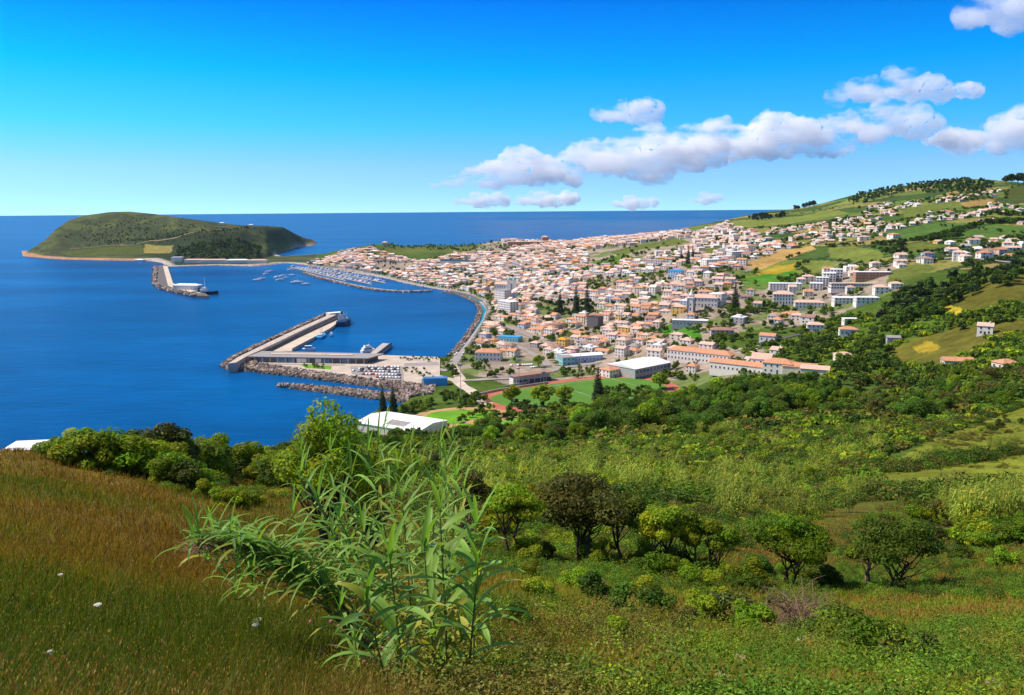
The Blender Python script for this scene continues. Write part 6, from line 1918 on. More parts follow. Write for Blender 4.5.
NEARSH = [(592,600,1.1,'dark green'),(622,612,1.0,'dark green'),(640,606,1.0,'green'),(655,612,.9,'dark green'),(575,588,.9,'green'),(700,618,1.0,'green'),(735,622,1.1,'brownish olive'),(750,630,1.0,'green'),(838,642,1.0,'dark green'),(690,634,.7,'brownish olive'),(850,650,.8,'dark green'),(880,660,.9,'green'),
          (905,668,.8,'brownish olive'),(720,604,.8,'green'),(770,606,.7,'green'),(615,640,.6,'green'),(540,600,.8,'green'),(520,630,.6,'green'),(950,540,1.4,'dark green'),(985,548,1.6,'green'),(1010,545,1.8,'dark green'),(930,548,1.3,'green'),(960,560,1.2,'dark green'),(1000,565,1.3,'green'),(870,640,.6,'green'),(930,590,.7,'dark green'),(545,560,1.2,'dark green'),(640,575,1.0,'dark green'),(745,590,1.0,'dark green'),(836,590,.8,'dark green'),(690,585,1.1,'green'),(535,578,.9,'yellow green')]
for a in NEARSH: shrub(*a)
scatter([(905,520),(940,500),(1024,500),(1024,545),(960,552),(915,545)], 24, 1.2, 2.6, ['brownish olive', 'green', 'dark green'])
scatter([(480,548),(560,552),(700,566),(830,580),(830,590),(700,584),(560,570),(490,566)], 24, .7, 1.6, ['green', 'dark green'])
auto_labels(sitems, 'shrub', 'shrubs on the near slope')
for L_ in SH.values():
    for e in L_:
        if not e[1]: kill(e[0])

# reeds: tall blades in patches
def reed_clump(n=16, h=3.4):
    V = []; Q = []; C = []; k = 0
    for i in range(n):
        bx, by = RNG.normal(0, .55, 2); hh = h * RNG.uniform(.6, 1.1); la = RNG.uniform(0, 6.28); lean = RNG.uniform(.02, .22)
        top = np.array([bx + math.cos(la) * lean * hh, by + math.sin(la) * lean * hh, hh])
        b = np.array([bx, by, -.2]); tone = RNG.uniform(.7, 1.3); dry = RNG.random() < .15
        col = np.array((1.5, 1.0, .9)) * tone if dry else np.array((1, 1, 1)) * tone
        d = np.array([-math.sin(la), math.cos(la), 0]) * .03
        V += [b - d, b + d, top + d * .4, top - d * .4]; Q.append((k, k + 1, k + 2, k + 3)); C += [col * .9] * 4; k += 4
        for j in range(7):
            t = RNG.uniform(.25, 1.0); p = b + (top - b) * t; a = RNG.uniform(0, 6.28); L_ = RNG.uniform(.5, .9)
            o = np.array([math.cos(a), math.sin(a), 0]); m = p + o * L_ * .5 + np.array([0, 0, .3 * L_]); e = p + o * L_ + np.array([0, 0, RNG.uniform(-.35, .3) * L_])
            w = np.array([-math.sin(a), math.cos(a), 0]) * .05
            V += [p - w * .6, p + w * .6, m + w, m - w, e + w * .1, e - w * .1]; Q += [(k, k + 1, k + 2, k + 3), (k + 3, k + 2, k + 4, k + 5)]; C += [col] * 6; k += 6
    return np.array(V), np.array(Q), np.array(C)
RC_ = [reed_clump() for _ in range(6)]
rows = []
for poly, n, s0, s1 in [([(560,452),(640,446),(760,440),(880,430),(900,440),(860,466),(800,492),(760,505),(700,505),(640,500),(570,486)], 330, .8, 1.2), ([(440,450),(560,450),(560,500),(500,520),(455,500)], 80, .7, 1.1), ([(210,478),(300,470),(330,496),(260,498)], 70, .5, .8),
                        ([(930,512),(1024,498),(1024,520),(960,528)], 80, .7, 1.1), ([(880,466),(960,448),(1024,440),(1024,446),(960,458),(890,474)], 110, .5, .9), ([(700,505),(780,500),(880,488),(880,510),(800,520),(720,520)], 90, .7, 1.1), ([(640,420),(720,426),(760,424),(720,436),(640,440)], 80, .9, 1.2)]:
    q, w = fill(poly, n)
    g = fbm(w[:, 0] / 22, w[:, 1] / 22, 51)
    for i in range(len(q)):
        if g[i] < .46: continue
        rows.append((*w[i], RNG.uniform(s0, s1), int(RNG.integers(6)), np.array((0.235, 0.31, 0.036)) * (1.25 if g[i] > .6 else .9)))
merged('reed_bed', rows, RC_, M['stuff_leaf'])

# undergrowth that covers the slope between the shrubs
UG = [leaf_cloud([(RNG.normal(0, .5), RNG.normal(0, .5), .35, .6, .6, .45) for _ in range(6)], n_, l_) for n_, l_ in ((170, .30),) * 4 + ((620, .105),) * 4]
UC = [np.array((0.125, 0.21, 0.014)), np.array((0.23, 0.30, 0.014)), np.array((0.16, 0.145, 0.026)), np.array((0.075, 0.125, 0.014))]
rows = []
for poly, n, s0, s1, kk in [([(440,436),(600,440),(830,420),(1024,410),(1024,430),(930,438),(870,470),(860,500),(700,560),(560,556),(440,545),(400,500)], 2600, 1.2, 2.6, [0, 1, 2, 3]), ([(60,462),(150,440),(300,440),(440,436),(440,500),(330,505),(200,500),(120,478)], 700, .8, 1.9, [0, 1, 3]),
                            ([(560,425),(830,400),(1024,385),(1024,412),(830,424),(600,440)], 700, 2.5, 4.5, [0, 3, 2]), ([(735,350),(830,320),(900,312),(1024,276),(1024,380),(900,386),(800,380)], 800, 2.2, 4.2, [0, 1, 3]), ([(900,500),(1024,492),(1024,560),(930,575),(840,575),(830,540)], 420, .6, 1.5, [0, 3, 2]),
                            ([(480,552),(700,570),(1024,575),(1024,600),(700,592),(480,572)], 380, .45, .9, [0, 3]), ([(380,420),(440,404),(500,430),(560,428),(560,445),(440,445),(330,446)], 260, 1.6, 3.0, [0, 3])]:
    q, w = fill(poly, n)
    for i in range(len(q)):
        x_, y_ = w[i, :2]
        if any(in_poly(np.array([x_]), np.array([y_]), p)[0] for p in PASTURES[:1]) or excluded(x_, y_, -6): continue
        if any(in_poly(np.array([x_]), np.array([y_]), p)[0] for p, _ in FIELD_POLYS): continue
        rr_ = math.hypot(x_, y_); near_ = rr_ < 150
        sc_ = RNG.uniform(s0, s1) * (.22 + .60 * max(0, rr_ - 35) / 115 if near_ else 1.0)
        rows.append((*w[i], max(sc_, .3), int(RNG.integers(4)) + (4 if near_ else 0), UC[int(RNG.choice(kk))]))
for poly, n, s0, s1, kk in [([(560,446),(700,438),(830,428),(880,440),(830,480),(720,505),(600,500)], 420, 1.5, 3.4, [3, 3, 0, 1, 0]), ([(440,440),(560,440),(575,470),(470,520),(440,500)], 60, 1.8, 3.2, [3, 0, 1])]:
    q, w = fill(poly, n)
    for i in range(len(q)): rows.append((*w[i], RNG.uniform(s0, s1) * .8, 4 + int(RNG.integers(4)), UC[int(RNG.choice(kk))]))
for pts_, n_ in [([(860,442),(940,429),(1024,406)], 110), ([(868,474),(950,463),(1024,452)], 90), ([(700,474),(800,464),(870,470)], 90), ([(560,470),(640,462),(720,470)], 80), ([(600,448),(700,443),(800,438)], 90), ([(880,500),(950,496),(1024,490)], 70), ([(560,500),(640,504),(740,508)], 60)]:
    p_ = np.array(pts_, float); t_ = RNG.uniform(0, 1, n_); u_ = np.linspace(0, 1, len(p_))
    w = hit(np.interp(t_, u_, p_[:, 0]), np.interp(t_, u_, p_[:, 1]) + RNG.normal(0, 1.2, n_))
    for i in range(n_): rows.append((*w[i], RNG.uniform(1.2, 2.6), 4 + int(RNG.integers(4)), UC[int(RNG.choice([3, 3, 0, 2]))] * .85))
for p_ in PASTURES[:1]:      # tussocks of the pasture
    x0, y0 = p_.min(0); x1, y1 = p_.max(0); q = RNG.uniform((x0, y0), (x1, y1), (5200, 2)); q = q[in_poly(q[:, 0], q[:, 1], p_)]
    g = fbm(q[:, 0] / 9, q[:, 1] / 9, 55)
    for (x_, y_), gg in zip(q, g):
        if gg > .47: rows.append((x_, y_, z1(x_, y_) - .08, RNG.uniform(.25, .7) * (1.6 if gg > .62 else 1), 4 + int(RNG.integers(4)), np.array((.17, .17, .02)) if gg < .64 else np.array((.13, .10, .022))))
merged('undergrowth', rows, UG, M['stuff_leaf'])

# the row of trees below the near turf
def near_tree(name, label, px, py, pxh, w, h, trunk, nb, n, leaf, mat, flat=.8, multi=3, bark='bark', spread=1.0, base_z=0):
    x, y, z = G(px, py); r = math.hypot(x, y); _, st = az_slope(px, py - pxh); s = (ZC - r * st[0] - z) / h
    t = tree_proto(name, w, h, trunk, nb, n, leaf, mat, flat, multi, r0=.1, bark=bark, spread=spread)
    t.location = (x, y, z - .1); t.rotation_euler = (0, 0, RNG.uniform(0, 6)); t.scale = (s, s, s)
    return tag(t, label, 'tree')
near_tree('umbrella_tree', 'lone umbrella shaped green tree with dense flat crown and forked trunk', 788, 588, 76, 5.2, 4.6, 1.7, 22, 9000, .11, 'leaf_mid', .75, 3, spread=1.0)
near_tree('umbrella_tree', 'dark spreading tree with leaning trunks right of the lone umbrella shaped tree', 898, 590, 78, 6.2, 4.8, 1.5, 20, 9000, .11, 'leaf_dark', .8, 3)
near_tree('umbrella_tree', 'smaller tree with reddish trunk pressed against the dark spreading tree', 866, 588, 62, 3.2, 4.2, 1.7, 10, 4200, .11, 'leaf_mid', .8, 2, 'bark_pale')
near_tree('umbrella_tree', 'large dark brownish tree on several thin trunks in the middle of the row', 582, 560, 92, 5.8, 5.2, 1.9, 24, 9500, .11, 'leaf_olive', .85, 5)
near_tree('umbrella_tree', 'dark tree leaning right of the large brownish one', 622, 562, 76, 3.4, 4.8, 2.0, 12, 5200, .11, 'leaf_dark', .9, 2)
near_tree('umbrella_tree', 'yellow green flat topped tree left of the large brownish one', 512, 556, 76, 4.6, 4.6, 2.2, 16, 6200, .11, 'leaf_mid', .7, 2)
near_tree('umbrella_tree', 'bright green tree with slim stems right of the dark leaning tree', 662, 570, 74, 3.6, 4.8, 1.7, 14, 5600, .11, 'leaf_bright', .85, 3)
near_tree('umbrella_tree', 'green tree just right of the bright slim stemmed one', 690, 574, 68, 3.0, 4.6, 1.6, 12, 4600, .11, 'leaf_mid', .85, 2)
near_tree('umbrella_tree', 'rightmost tree of the middle row with thin yellowish crown', 715, 578, 70, 3.2, 4.6, 1.8, 10, 3600, .11, 'leaf_bright', .8, 2)
near_tree('umbrella_tree', 'twiggy half bare tree behind the canes', 468, 548, 80, 3.2, 4.6, 1.8, 9, 2200, .11, 'leaf_olive', .9, 4, 'bark_pale')
near_tree('tall_shrub', 'tall willowy shrub with yellow green tips rising above the canes', 328, 556, 166, 3.6, 5.6, 1.6, 20, 6400, .085, 'leaf_bright', .8, 6)
near_tree('tall_shrub', 'second willowy shrub with yellow green tips behind the cane clump', 372, 552, 122, 4.4, 5.0, 1.2, 18, 4800, .085, 'leaf_mid', .9, 6)

# ------------------------------------------------------------------ giant canes in the foreground
M['cane_leaf'] = foliage("cane_leaves", (0.215, 0.37, 0.07), .42, .2, .012, rough=.4)
M['cane_stem'] = plain("cane_stems", (0.16, 0.17, 0.05), .6, .2, 4)
M['plume'] = plain("dry_plume", (0.24, 0.13, 0.075), .95, .25, 8)
def leaf_ribbon(p, az, L_, w, up0, droop, V, Q, C, tone, seg=7):
    """one long arching cane leaf"""
    k0 = len(V); o = np.array([math.cos(az), math.sin(az), 0]); side = np.array([-math.sin(az), math.cos(az), 0])
    pos = np.array(p, float); ang = up0; tw = RNG.uniform(-.5, .5)
    for i in range(seg + 1):
        t = i / seg
        ww = w * (math.sin(math.pi * min(1, t * .86 + .14)) ** .6 if t < .999 else 0.02) * (1 - t * .25)
        d = o * math.cos(ang) + np.array([0, 0, 1]) * math.sin(ang); nrm_ = -o * math.sin(ang) + np.array([0, 0, 1]) * math.cos(ang)
        sd = side * math.cos(tw * t) + nrm_ * math.sin(tw * t)
        c = tone * (1.0 if t < .8 else 1.1)
        V += [pos - sd * ww / 2 + nrm_ * ww * .18, pos, pos + sd * ww / 2 + nrm_ * ww * .18]; C += [c, c * .9, c]
        if i < seg:
            a = k0 + i * 3
            Q += [(a, a + 1, a + 4, a + 3), (a + 1, a + 2, a + 5, a + 4)]
        pos = pos + d * L_ / seg; ang -= droop / seg * (.5 + t)
def cane(label, base, top, nleaf, leafL, leafw, sag=.0, start=.25, plume=False, azb=None, droop=(0.9, 2.0)):
    base = np.array(base, float); top = np.array(top, float)
    n = 10; pts = []
    for i in range(n + 1):
        t = i / n; p = base * (1 - t) + top * t; p[2] += sag * math.sin(math.pi * t) * (1 + t * .3)
        pts.append(p - base)
    t_ = thing('giant_cane', label, 'cane', tuple(base), 0, 'canes of the foreground clump')
    MB().tube([tuple(p) for p in pts], [.014 * (1 - .65 * i / n) for i in range(n + 1)], 6).build('stem', M['cane_stem'], t_)
    V = []; Q = []; C = []
    a0 = RNG.uniform(0, 6.28) if azb is None else azb
    for i in range(nleaf):
        t = start + (1 - start) * (i + RNG.uniform(.2, .8)) / nleaf
        f = t * n; k = min(int(f), n - 1); p = pts[k] * (1 - (f - k)) + pts[k + 1] * (f - k)
        az = a0 + (i % 2) * math.pi + RNG.normal(0, .45)
        tone = np.array((1, 1, 1)) * RNG.uniform(.7, 1.3)
        if RNG.random() < .09 or t < start + .08: tone = np.array((1.9, 1.1, 1.0)) * RNG.uniform(.7, 1.1)
        leaf_ribbon(p, az, leafL * RNG.uniform(.65, 1.15) * (1 - .35 * max(0, t - .6) / .4), leafw * RNG.uniform(.75, 1.15), RNG.uniform(.5, 1.15), RNG.uniform(*droop), V, Q, C, tone)
    for j in range(3): leaf_ribbon(pts[-1], a0 + j * 2.1, leafL * .7, leafw * .6, 1.35 - .1 * j, .5, V, Q, C, np.array((1, 1.05, .9)))
    mesh_np('leaves', np.array(V), np.array(Q), M['cane_leaf'], t_, smooth=True, cols=np.array(C))
    if plume:
        mb = MB()
        for i in range(520):
            t = .42 + .58 * RNG.random(); f = t * n; k = min(int(f), n - 1); p = pts[k] * (1 - (f - k)) + pts[k + 1] * (f - k)
            d = Vector(RNG.normal(0, .09, 3)) + Vector(tuple((pts[-1] - pts[-3]) * .22)); q = Vector(tuple(p))
            s = d.orthogonal().normalized() * .007
            mb.add([tuple(q - s), tuple(q + s), tuple(q + d)], [(0, 1, 2)])
        mb.build('plume', M['plume'], t_)
    return t_
def at_ray(px, py, r):
    a, s = az_slope(px, py); return (r * math.sin(a[0]), r * math.cos(a[0]), ZC - r * s[0])
def cane_px(label, bx, r, tx, ty, rt=None, **k):
    """cane rooted in the ground at distance r under picture column bx, tip at (tx, ty)"""
    a, _ = az_slope(bx, 640); x, y = r * math.sin(a[0]), r * math.cos(a[0])
    return cane(label, (x, y, z1(x, y) - .1), at_ray(tx, ty, rt or r), **k)
BIG = dict(nleaf=15, leafL=.62, leafw=.075, start=.3)
cane_px('tallest broad leaved cane in front of the clump, right of centre', 448, 6.3, 440, 512, **BIG, azb=.3)
cane_px('broad leaved cane just right of the tallest front one', 472, 6.6, 476, 528, **BIG, azb=2.6)
cane_px('rightmost broad leaved cane of the clump with drooping leaves', 464, 6.2, 478, 566, nleaf=14, leafL=.6, leafw=.075, azb=.2)
cane_px('front cane with wide bluish leaves low in the middle of the clump', 405, 5.9, 390, 560, **BIG, azb=3.0)
cane_px('short front cane left of the wide leaved one', 392, 5.8, 366, 600, nleaf=15, leafL=.55, leafw=.075, azb=3.3)
cane_px('front cane standing between the two broad leaved ones', 436, 6.1, 424, 548, **BIG, azb=1.2)
for i, (bx, r, tx, ty) in enumerate([(395,9.5,352,475),(410,9.8,368,452),(420,10.5,398,470),(430,11,420,468),(400,10.2,332,488),(445,10.8,446,462),(448,11.2,456,478),(385,9.2,318,500),(405,9.0,340,520),(415,8.8,402,500),(425,9.4,436,488),(390,9.6,300,478),(440,9.8,462,500),(398,8.6,362,528),(380,10.2,292,516),(420,11.5,378,440),(435,11.8,410,452),(450,12,440,446)]):
    cane_px('slender arching cane inside the foreground clump', bx, r, tx, ty, nleaf=18, leafL=.68, leafw=.052, droop=(.6, 1.8), start=.22)
for i, (bx, r, tx, ty) in enumerate([(360,13,300,455),(420,13.5,452,440),(440,14,470,455),(390,13.4,330,452),(408,14,384,428),(425,14.2,428,452)]):
    cane_px('thin cane at the back of the foreground clump', bx, r, tx, ty, nleaf=14, leafL=.66, leafw=.042, droop=(.5, 1.5), start=.25)
# the leaning canes with a dry plume on the left
cane_px('long cane bent far over to the left with a brown dry plume', 400, 7.6, 196, 546, 8.3, nleaf=34, leafL=.72, leafw=.05, sag=.42, plume=True, azb=2.6, droop=(1.4, 2.6), start=.3)
for i, (tx, ty, r) in enumerate([(205,560,8.6), (222,578,8.2), (214,536,8.8), (240,560,8.0), (252,586,7.8), (190,552,8.5), (228,548,8.1), (235,600,7.6), (262,570,8.0), (200,540,8.2)]):
    cane_px('cane bent over to the left beside the plumed one', 392 + i * 2, 7.5, tx, ty, r, nleaf=20, leafL=.70, leafw=.042, sag=.36, azb=2.4 + i * .2, droop=(1.4, 2.6), start=.3)
for i, (tx, ty) in enumerate([(355,640),(418,628),(462,640),(340,610),(440,655)]):
    cane_px('short young cane at the foot of the clump', 360 + i * 26, 6.3, tx, ty, nleaf=10, leafL=.42, leafw=.036, start=.1)
# ------------------------------------------------------------------ grass of the near slope
def blades(n, r0, r1, keep, hfun, wmin, wk, colfun, name, heads=0):
    az = RNG.uniform(-R(46), R(46), n); r = np.exp(RNG.uniform(math.log(r0), math.log(r1), n))
    x = r * np.sin(az); y = r * np.cos(az)
    m = keep(x, y, r, az); x, y, r, az = x[m], y[m], r[m], az[m]; n = len(x)
    z = zt(x, y)
    h = hfun(x, y, r, n); w = np.maximum(wmin, r * wk) * RNG.uniform(.6, 1.3, n)
    la = RNG.normal(.4, 1.6, n); lean = np.abs(RNG.normal(.38, .34, n)) * h
    sx, sy = np.cos(az + RNG.normal(0, .7, n)), -np.sin(az + RNG.normal(0, .7, n))
    dx, dy = np.cos(la) * lean, np.sin(la) * lean
    P0 = np.stack([x, y, z - .02], -1); S = np.stack([sx, sy, np.zeros(n)], -1) * (w / 2)[:, None]
    M1 = P0 + np.stack([dx * .35, dy * .35, h * .6], -1); T = P0 + np.stack([dx, dy, h], -1)
    V = np.stack([P0 - S, P0 + S, M1 + S * .8, M1 - S * .8, T], 1).reshape(-1, 3)
    b = np.arange(n)[:, None] * 5
    c = colfun(x, y, r, n) * RNG.uniform(.6, 1.4, n)[:, None]
    fs = [b + np.array([0, 1, 2, 3]), b + np.array([3, 2, 4])]; cc = np.repeat(c, 5, 0)
    if heads:
        k = np.where(RNG.random(n) < heads)[0]; m_ = len(k); hl = RNG.uniform(.008, .022, m_) + r[k] * .0007; hw = hl * RNG.uniform(.28, .5, m_)
        U = np.stack([dx[k] * .5, dy[k] * .5, h[k]], -1); U /= np.linalg.norm(U, axis=1)[:, None]
        HV = np.stack([T[k] - U * hl[:, None] * .6, T[k] + S[k] / np.linalg.norm(S[k], axis=1)[:, None] * hw[:, None] * .5, T[k] + U * hl[:, None] * .5, T[k] - S[k] / np.linalg.norm(S[k], axis=1)[:, None] * hw[:, None] * .5], 1).reshape(-1, 3)
        V = np.concatenate([V, HV]); fs.append(5 * n + np.arange(m_)[:, None] * 4 + np.arange(4))
        hc = mix([(.30, .13, .04), (.38, .22, .07), (.22, .10, .03), (.42, .30, .12)], RNG.random(m_)) * RNG.uniform(.6, 1.3, m_)[:, None]; cc = np.concatenate([cc, np.repeat(hc, 4, 0)])
    o = mesh_np(name, V, fs, M['grass'], cols=cc)
    return tag(o, kind='stuff')
M['grass'] = foliage("grass_blades", (1, 1, 1), .35, 0, 0)
def is_hay(x, y, az):
    e = fbm(x / 4, y / 4, 61) * R(9) - R(4.5)
    return az + e < R(-9) - R(3) * sstep(12, 40, np.hypot(x, y))
def mix(pal, t):
    pal = np.array(pal); return pal[np.clip((t * len(pal)).astype(int), 0, len(pal) - 1)]
def hay_col(x, y, r, n):
    g = fbm(x / 5, y / 5, 24); t = np.clip(RNG.normal(0, .24, n) + (g - .25) * 1.6 + .34 * (1 - sstep(6, 17, r)), 0, .999)
    return mix([(.18, .095, .020), (.26, .155, .028), (.235, .165, .026), (.185, .155, .02), (.12, .145, .015), (.075, .118, .012)], t)
def turf_col(x, y, r, n):
    g = fbm(x / 3.2, y / 3.2, 27); e = sstep(1.5, 7, x - .08 * y)
    t = np.clip(RNG.normal(0, .2, n) + (g - .2) * 1.6 - .14 * e, 0, .999)
    return (1 - .12 * e[:, None]) * mix([(.34, .16, .04), (.32, .24, .045), (.28, .25, .028), (.25, .27, .02), (.20, .28, .018), (.13, .22, .016)], t)
blades(390000, 1.6, 80, lambda x, y, r, az: is_hay(x, y, az) & (RNG.random(len(x)) < .95), lambda x, y, r, n: RNG.uniform(.10, .40, n) * (.5 + .9 * fbm(x / 1.3, y / 1.3, 62)), .004, .00075, hay_col, 'meadow_grass', .4)
blades(480000, 1.6, 95, lambda x, y, r, az: ~is_hay(x, y, az), lambda x, y, r, n: RNG.uniform(.05, .22, n) * (.4 + 1.3 * fbm(x / 2.5, y / 2.5, 63)), .004, .0009, turf_col, 'turf_grass', .06)

# low broad leaved weeds and rusty bramble between the grass
WL = [leaf_cloud([(RNG.normal(0, .16), RNG.normal(0, .16), .06, .15, .15, .08) for _ in range(5)], 420, .013, up=.8) for _ in range(4)] + [leaf_cloud([(RNG.normal(0, .22), RNG.normal(0, .22), .09, .2, .2, .11) for _ in range(6)], 600, .017, up=.6) for _ in range(3)]
rows = []
n = 3000; az = RNG.uniform(-R(14), R(44), n); r = np.exp(RNG.uniform(math.log(4.6), math.log(34), n)); x = r * np.sin(az); y = r * np.cos(az); z = zt(x, y); g = fbm(x / 2.6, y / 2.6, 81); g2 = fbm(x / 1.7, y / 1.7, 83)
for i in range(n):
    if g[i] <   .54 + .05 * float(sstep(R(6), R(16), az[i])) or (is_hay(x[i:i+1], y[i:i+1], az[i:i+1])[0] and RNG.random() < .75): continue
    c = np.array((.11, .20, .016)) if g2[i] < .5 else (np.array((.20, .27, .016)) if g2[i] < .6 else (np.array((.17, .075, .03)) if g2[i] > .76 else np.array((.19, .17, .03))))
    rows.append((x[i], y[i], z[i] - .02, RNG.uniform(.5, 1.15) * (1 + r[i] / 30), int(RNG.integers(7)), c))
merged('weeds', rows, WL, M['stuff_leaf'])

# stones, flowers, the heap of dead branches
M['stone_pale'] = plain("pale_field_stone", (0.46, 0.34, 0.20), .95, .25, 3, .1, .7, 9)
M['stone_white'] = plain("whitish_field_stone", (0.55, 0.47, 0.36), .95, .2, 3, .1, .6, 9)
M['petal_white'] = plain("white_petals", (.80, .79, .70), .8, .05)
M['petal_pink'] = plain("pink_petals", (.62, .16, .24), .8, .1)
M['twig'] = plain("dead_twigs", (.20, .13, .09), .95, .3, 4)
def stone(label, px, py, wpx, mat='stone_pale', flat=.42):
    x, y, z = G(px, py); s = wpx * math.hypot(x, y) / F / 2 * 1.05
    bm = bmesh.new(); bmesh.ops.create_icosphere(bm, subdivisions=3, radius=1)
    o1, o2 = RNG.uniform(0, 50, 2)
    for v in bm.verts:
        p = v.co; f = 1 + .55 * (float(fbm(np.array([p.x * 1.3 + o1 + p.z]), np.array([p.y * 1.3 + o2 + p.z * .7]), 3, 3)[0]) - .5)
        v.co = Vector((p.x * f * s, p.y * f * s * .8, max(p.z * f, -.5) * s * flat))
    me = bpy.data.meshes.new('field_stone'); bm.to_mesh(me); bm.free(); me.materials.append(M[mat])
    for p in me.polygons: p.use_smooth = True
    o = bpy.data.objects.new('field_stone', me); o.location = (x, y, z + s * flat * .75 + .03); o.rotation_euler = (0, 0, RNG.uniform(0, 6)); link(o)
    return tag(o, label, 'stone', 'stones lying in the turf')
for a in [('tan stone below the dark shrub right of the canes', 539, 609, 11), ('flat pale yellow stone left of the brush pile', 655, 634, 13), ('whitish flat stone low in the middle foreground', 563, 657, 14, 'stone_white'), ('small tan stone above the whitish flat one', 569, 624, 8), ('small pale stone right of the flat yellow one', 697, 651, 7, 'stone_white'),
          ('tan stone near the bottom edge right of centre', 722, 682, 17), ('largest orange tan stone at the bottom edge', 640, 690, 22), ('orange tan stone at the bottom edge left of the largest', 622, 682, 13), ('pale stone under the brush pile', 803, 645, 15, 'stone_white'), ('rounded tan stone just right of the brush pile base', 815, 658, 11), ('flat tan stone left of the brush pile', 740, 663, 16), ('small tan stone between the brush pile and the flat one', 770, 655, 8),
          ('pale stone at the bottom edge far right', 995, 690, 17, 'stone_white'), ('tan stone at the bottom edge below the brush pile', 880, 692, 13), ('whitish stone half hidden in the left meadow grass', 257, 625, 12, 'stone_white'), ('small tan stone right of the canes', 528, 587, 6), ('tiny pale stone in the far right turf', 893, 622, 5, 'stone_white'), ('small tan stone in the middle turf', 610, 648, 7)]:
    stone(*a)
def umbel(label, px, py, rr, pxw):
    a, s = az_slope(px, py); x, y = rr * math.sin(a[0]), rr * math.cos(a[0]); zt_ = ZC - rr * s[0]; zg = z1(x, y); h = max(.25, zt_ - zg); R_ = .62 * pxw * rr / F / 2
    t = thing('white_umbel', label, 'flower', (x, y, zg), 0, 'white umbel flowers in the meadow')
    MB().tube([(0, 0, 0), (.01, 0, h * .5), (0, 0, h)], [.004, .0035, .003], 5).build('stem', M['cane_stem'], t)
    mb = MB()
    for i in range(26):
        r_ = R_ * math.sqrt((i + .5) / 26); b = i * 2.4; q = (r_ * math.cos(b), r_ * math.sin(b), h + .02 - r_ * r_ / R_ * .2)
        mb.lathe([(.001, -.006), (R_ * .17, 0), (R_ * .1, .006)], 6, 0, q); mb.cyl((0, 0, h - .02), q, .0015, n=3)
    mb.build('flower_head', M['petal_white'], t)
umbel('white umbel flower in the middle of the left meadow', 98, 606, 8.6, 11)
umbel('small white umbel high in the left meadow', 61, 579, 11, 7)
umbel('small white umbel near the bottom of the left meadow', 53, 679, 5.9, 7)
umbel('white umbel flower at the foot of the bent canes', 256, 626, 8.0, 11)
for i in range(26):
    px_, py_ = RNG.uniform(300, 420), RNG.uniform(625, 690); x, y, z = G(px_, py_)
    t = thing('pink_flower', 'small pink clover like flower in the weeds below the canes', 'flower', (x, y, z), 0, 'pink flowers below the canes')
    h = RNG.uniform(.15, .35)
    MB().cyl((0, 0, 0), (0, 0, h), .003, n=4).build('stem', M['cane_stem'], t)
    MB().lathe([(.004, h - .006), (.022, h + .008), (.018, h + .026), (.005, h + .034)], 8).build('flower_head', M['petal_pink'], t)
x, y, z = G(800, 632)
bp_ = thing('brush_pile', 'tangled heap of grey brown dead branches on the turf below the lone tree', 'brush pile', (x, y, z))
sc = 52 * math.hypot(x, y) / F
for k in range(3):
    mb = MB()
    for i in range(95):
        a = RNG.uniform(0, 6.28); q = Vector((RNG.normal(0, .24), RNG.normal(0, .22), abs(RNG.normal(.2, .18)))) * sc
        d = Vector((math.cos(a), math.sin(a), RNG.uniform(-.2, 1.1))).normalized() * sc * RNG.uniform(.25, .7)
        r_ = sc * RNG.uniform(.005, .014)
        mb.tube([q, q + d * .5 + Vector(RNG.normal(0, .05, 3)) * sc, q + d + Vector(RNG.normal(0, .09, 3)) * sc], [r_, r_ * .8, r_ * .3], 5)
    mb.build('branch_tangle', M['twig'], bp_)

# ------------------------------------------------------------------ clouds
def cloud_material():
    m, nt, N, L = new_mat("cloud")
    o = N('ShaderNodeOutputMaterial')
    tc = N('ShaderNodeTexCoord'); n = N('ShaderNodeTexNoise'); n.inputs['Scale'].default_value = .0021; n.inputs['Detail'].default_value = 8; n.inputs['Roughness'].default_value = .62
    mp = N('ShaderNodeMapping'); mp.inputs['Scale'].default_value = (.75, 1, 1.9); L(tc.outputs['Object'], mp.inputs[0]); L(mp.outputs[0], n.inputs['Vector'])
    mr = N('ShaderNodeMapRange'); mr.inputs['From Min'].default_value = .42; mr.inputs['From Max'].default_value = .60; mr.inputs['To Min'].default_value = 0; mr.inputs['To Max'].default_value = .0065
    L(n.outputs[0], mr.inputs['Value'])
    v = N('ShaderNodeVolumeScatter'); v.inputs['Color'].default_value = (1, .985, .96, 1); v.inputs['Density'].default_value = .0055; v.inputs['Anisotropy'].default_value = 0.0
    L(mr.outputs[0], v.inputs['Density'])
    L(v.outputs[0], o.inputs['Volume'])
    return m
SC.cycles.volume_step_rate = .2
SC.cycles.volume_max_steps = 400
SC.cycles.volume_bounces = 14
SC.cycles.max_bounces = 16
M['cloud'] = cloud_material()
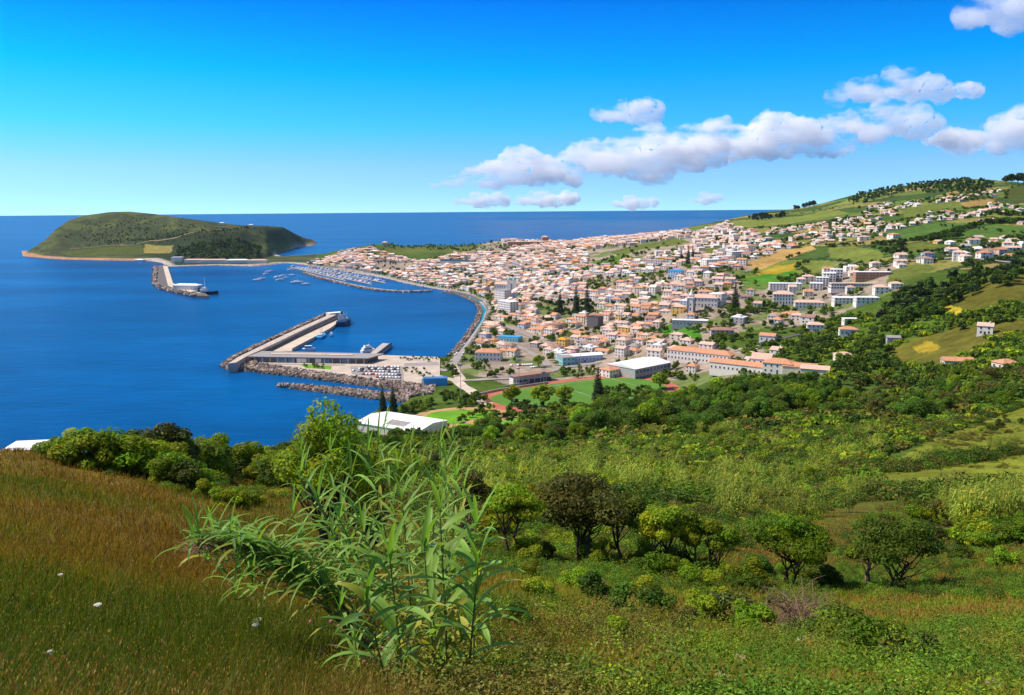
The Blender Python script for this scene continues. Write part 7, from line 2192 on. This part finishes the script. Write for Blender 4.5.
def cloud(label, D, puffs, voxel=None, depth=.8):
    """puffs: (px, py, radius in px, flatness); D metres away"""
    k = D / F; bm = bmesh.new(); c0 = None
    P = []
    for (px, py, rp, fl) in puffs:
        a, s = az_slope(px, py); r = D / max(.5, math.cos(a[0]))
        p = np.array((r * math.sin(a[0]), r * math.cos(a[0]), ZC - r * s[0]))
        P.append((p, rp * k, fl))
    c0 = np.mean([p[0] for p in P], 0)
    for p, rr, fl in P:
        for j in range(7):
            q = p - c0 + RNG.normal(0, .5, 3) * rr * np.array((1, depth, fl * .6)); s = rr * RNG.uniform(.6, 1.1)
            bmesh.ops.create_icosphere(bm, subdivisions=2, radius=1, matrix=Matrix.Translation(Vector(q)) @ Matrix.Diagonal((s, s * depth, s * fl, 1)))
    me = bpy.data.meshes.new('cloud'); bm.to_mesh(me); bm.free()
    o = bpy.data.objects.new('cloud', me); link(o)
    rm = o.modifiers.new('r', 'REMESH'); rm.mode = 'VOXEL'; rm.voxel_size = voxel or k * 1.1
    dg = bpy.context.evaluated_depsgraph_get(); me2 = bpy.data.meshes.new_from_object(o.evaluated_get(dg)); o.modifiers.clear(); o.data = me2; me2.name = 'cloud'
    n = len(me2.vertices); co = np.empty(n * 3, np.float32); me2.vertices.foreach_get('co', co); co = co.reshape(-1, 3)
    nm_ = np.empty(n * 3, np.float32); me2.vertices.foreach_get('normal', nm_); nm_ = nm_.reshape(-1, 3)
    sc_ = k * 13
    d = fbm((co[:, 0] + co[:, 2] * .8) / sc_, (co[:, 1] * .7 + co[:, 2]) / sc_, 91, 6) - .47
    d2 = fbm((co[:, 0] + co[:, 2] * .8) / (k * 4), (co[:, 1] * .7 + co[:, 2]) / (k * 4), 95, 4) - .47
    co = co + nm_ * (d * k * 13 + d2 * k * 7)[:, None]
    me2.vertices.foreach_set('co', co.ravel()); me2.materials.clear(); me2.materials.append(M['cloud'])
    me2.polygons.foreach_set('use_smooth', np.ones(len(me2.polygons), bool)); me2.update()
    o.location = tuple(c0)
    return tag(o, label, 'cloud')
cloud('long low white cloud bank stretching right of centre above the horizon', 14000, [(436,186,5,.4),(452,182,9,.45),(475,178,16,.5),(490,176,18,.5),(505,173,21,.55),(540,168,23,.55),(575,164,22,.55),(610,159,24,.6),(645,156,26,.6),(680,150,27,.6),(715,146,25,.6),(750,142,25,.6),(785,138,24,.65),(820,136,22,.65),(845,137,16,.6),(650,143,18,.7),(700,137,16,.7),(770,128,16,.7)])
cloud('small compact white cloud above the left part of the long bank', 13000, [(606,115,9,.75),(620,113,11,.8),(637,114,11,.75),(653,107,6,.7)])
cloud('upper flat white cloud at right above the hill', 11000, [(838,94,11,.7),(862,92,15,.7),(890,88,16,.7),(915,86,14,.65),(940,90,11,.55),(965,90,10,.55),(978,92,6,.6)])
cloud('ragged white cloud just below the upper flat one', 11500, [(868,122,11,.7),(890,122,17,.7),(910,118,15,.8),(925,128,13,.6),(945,136,12,.6),(870,135,12,.6)])
cloud('right hand cloud running out of the right edge of the picture', 11500, [(945,140,12,.6),(970,137,15,.65),(995,133,18,.7),(1020,128,20,.7),(1045,124,20,.7)])
cloud('dim cloud cut by the top right corner', 9000, [(990,12,16,.8),(1012,14,18,.8),(1030,8,20,.8),(966,10,7,.8)])
for i, (cx, cy, w, lb) in enumerate([(480,201,22,'small pale low cloud left of centre just above the horizon'), (545,200,26,'pale low cloud under the left end of the long bank'), (632,203,20,'faint low cloud above the far town'), (300,212,0,''), (706,199,12,'tiny low cloud left of the skyline pines')]):
    if w: cloud(lb, 26000, [(cx - w * .7, cy + 1, w * .3, .4), (cx, cy, w * .42, .45), (cx + w * .7, cy - 1, w * .33, .4)], depth=.6)
# ------------------------------------------------------------------ the air
mh, nt, N, L = new_mat("sea_air")
o_ = N('ShaderNodeOutputMaterial'); pv = N('ShaderNodeVolumePrincipled')
pv.inputs['Color'].default_value = (.65, .85, 1.0, 1); pv.inputs['Density'].default_value = 0.000012; pv.inputs['Anisotropy'].default_value = .2
L(pv.outputs[0], o_.inputs['Volume'])
hz = MB().box(-4200, 4200, -400, 5600, -12, 330).build('haze', mh); tag(hz, kind='stuff')
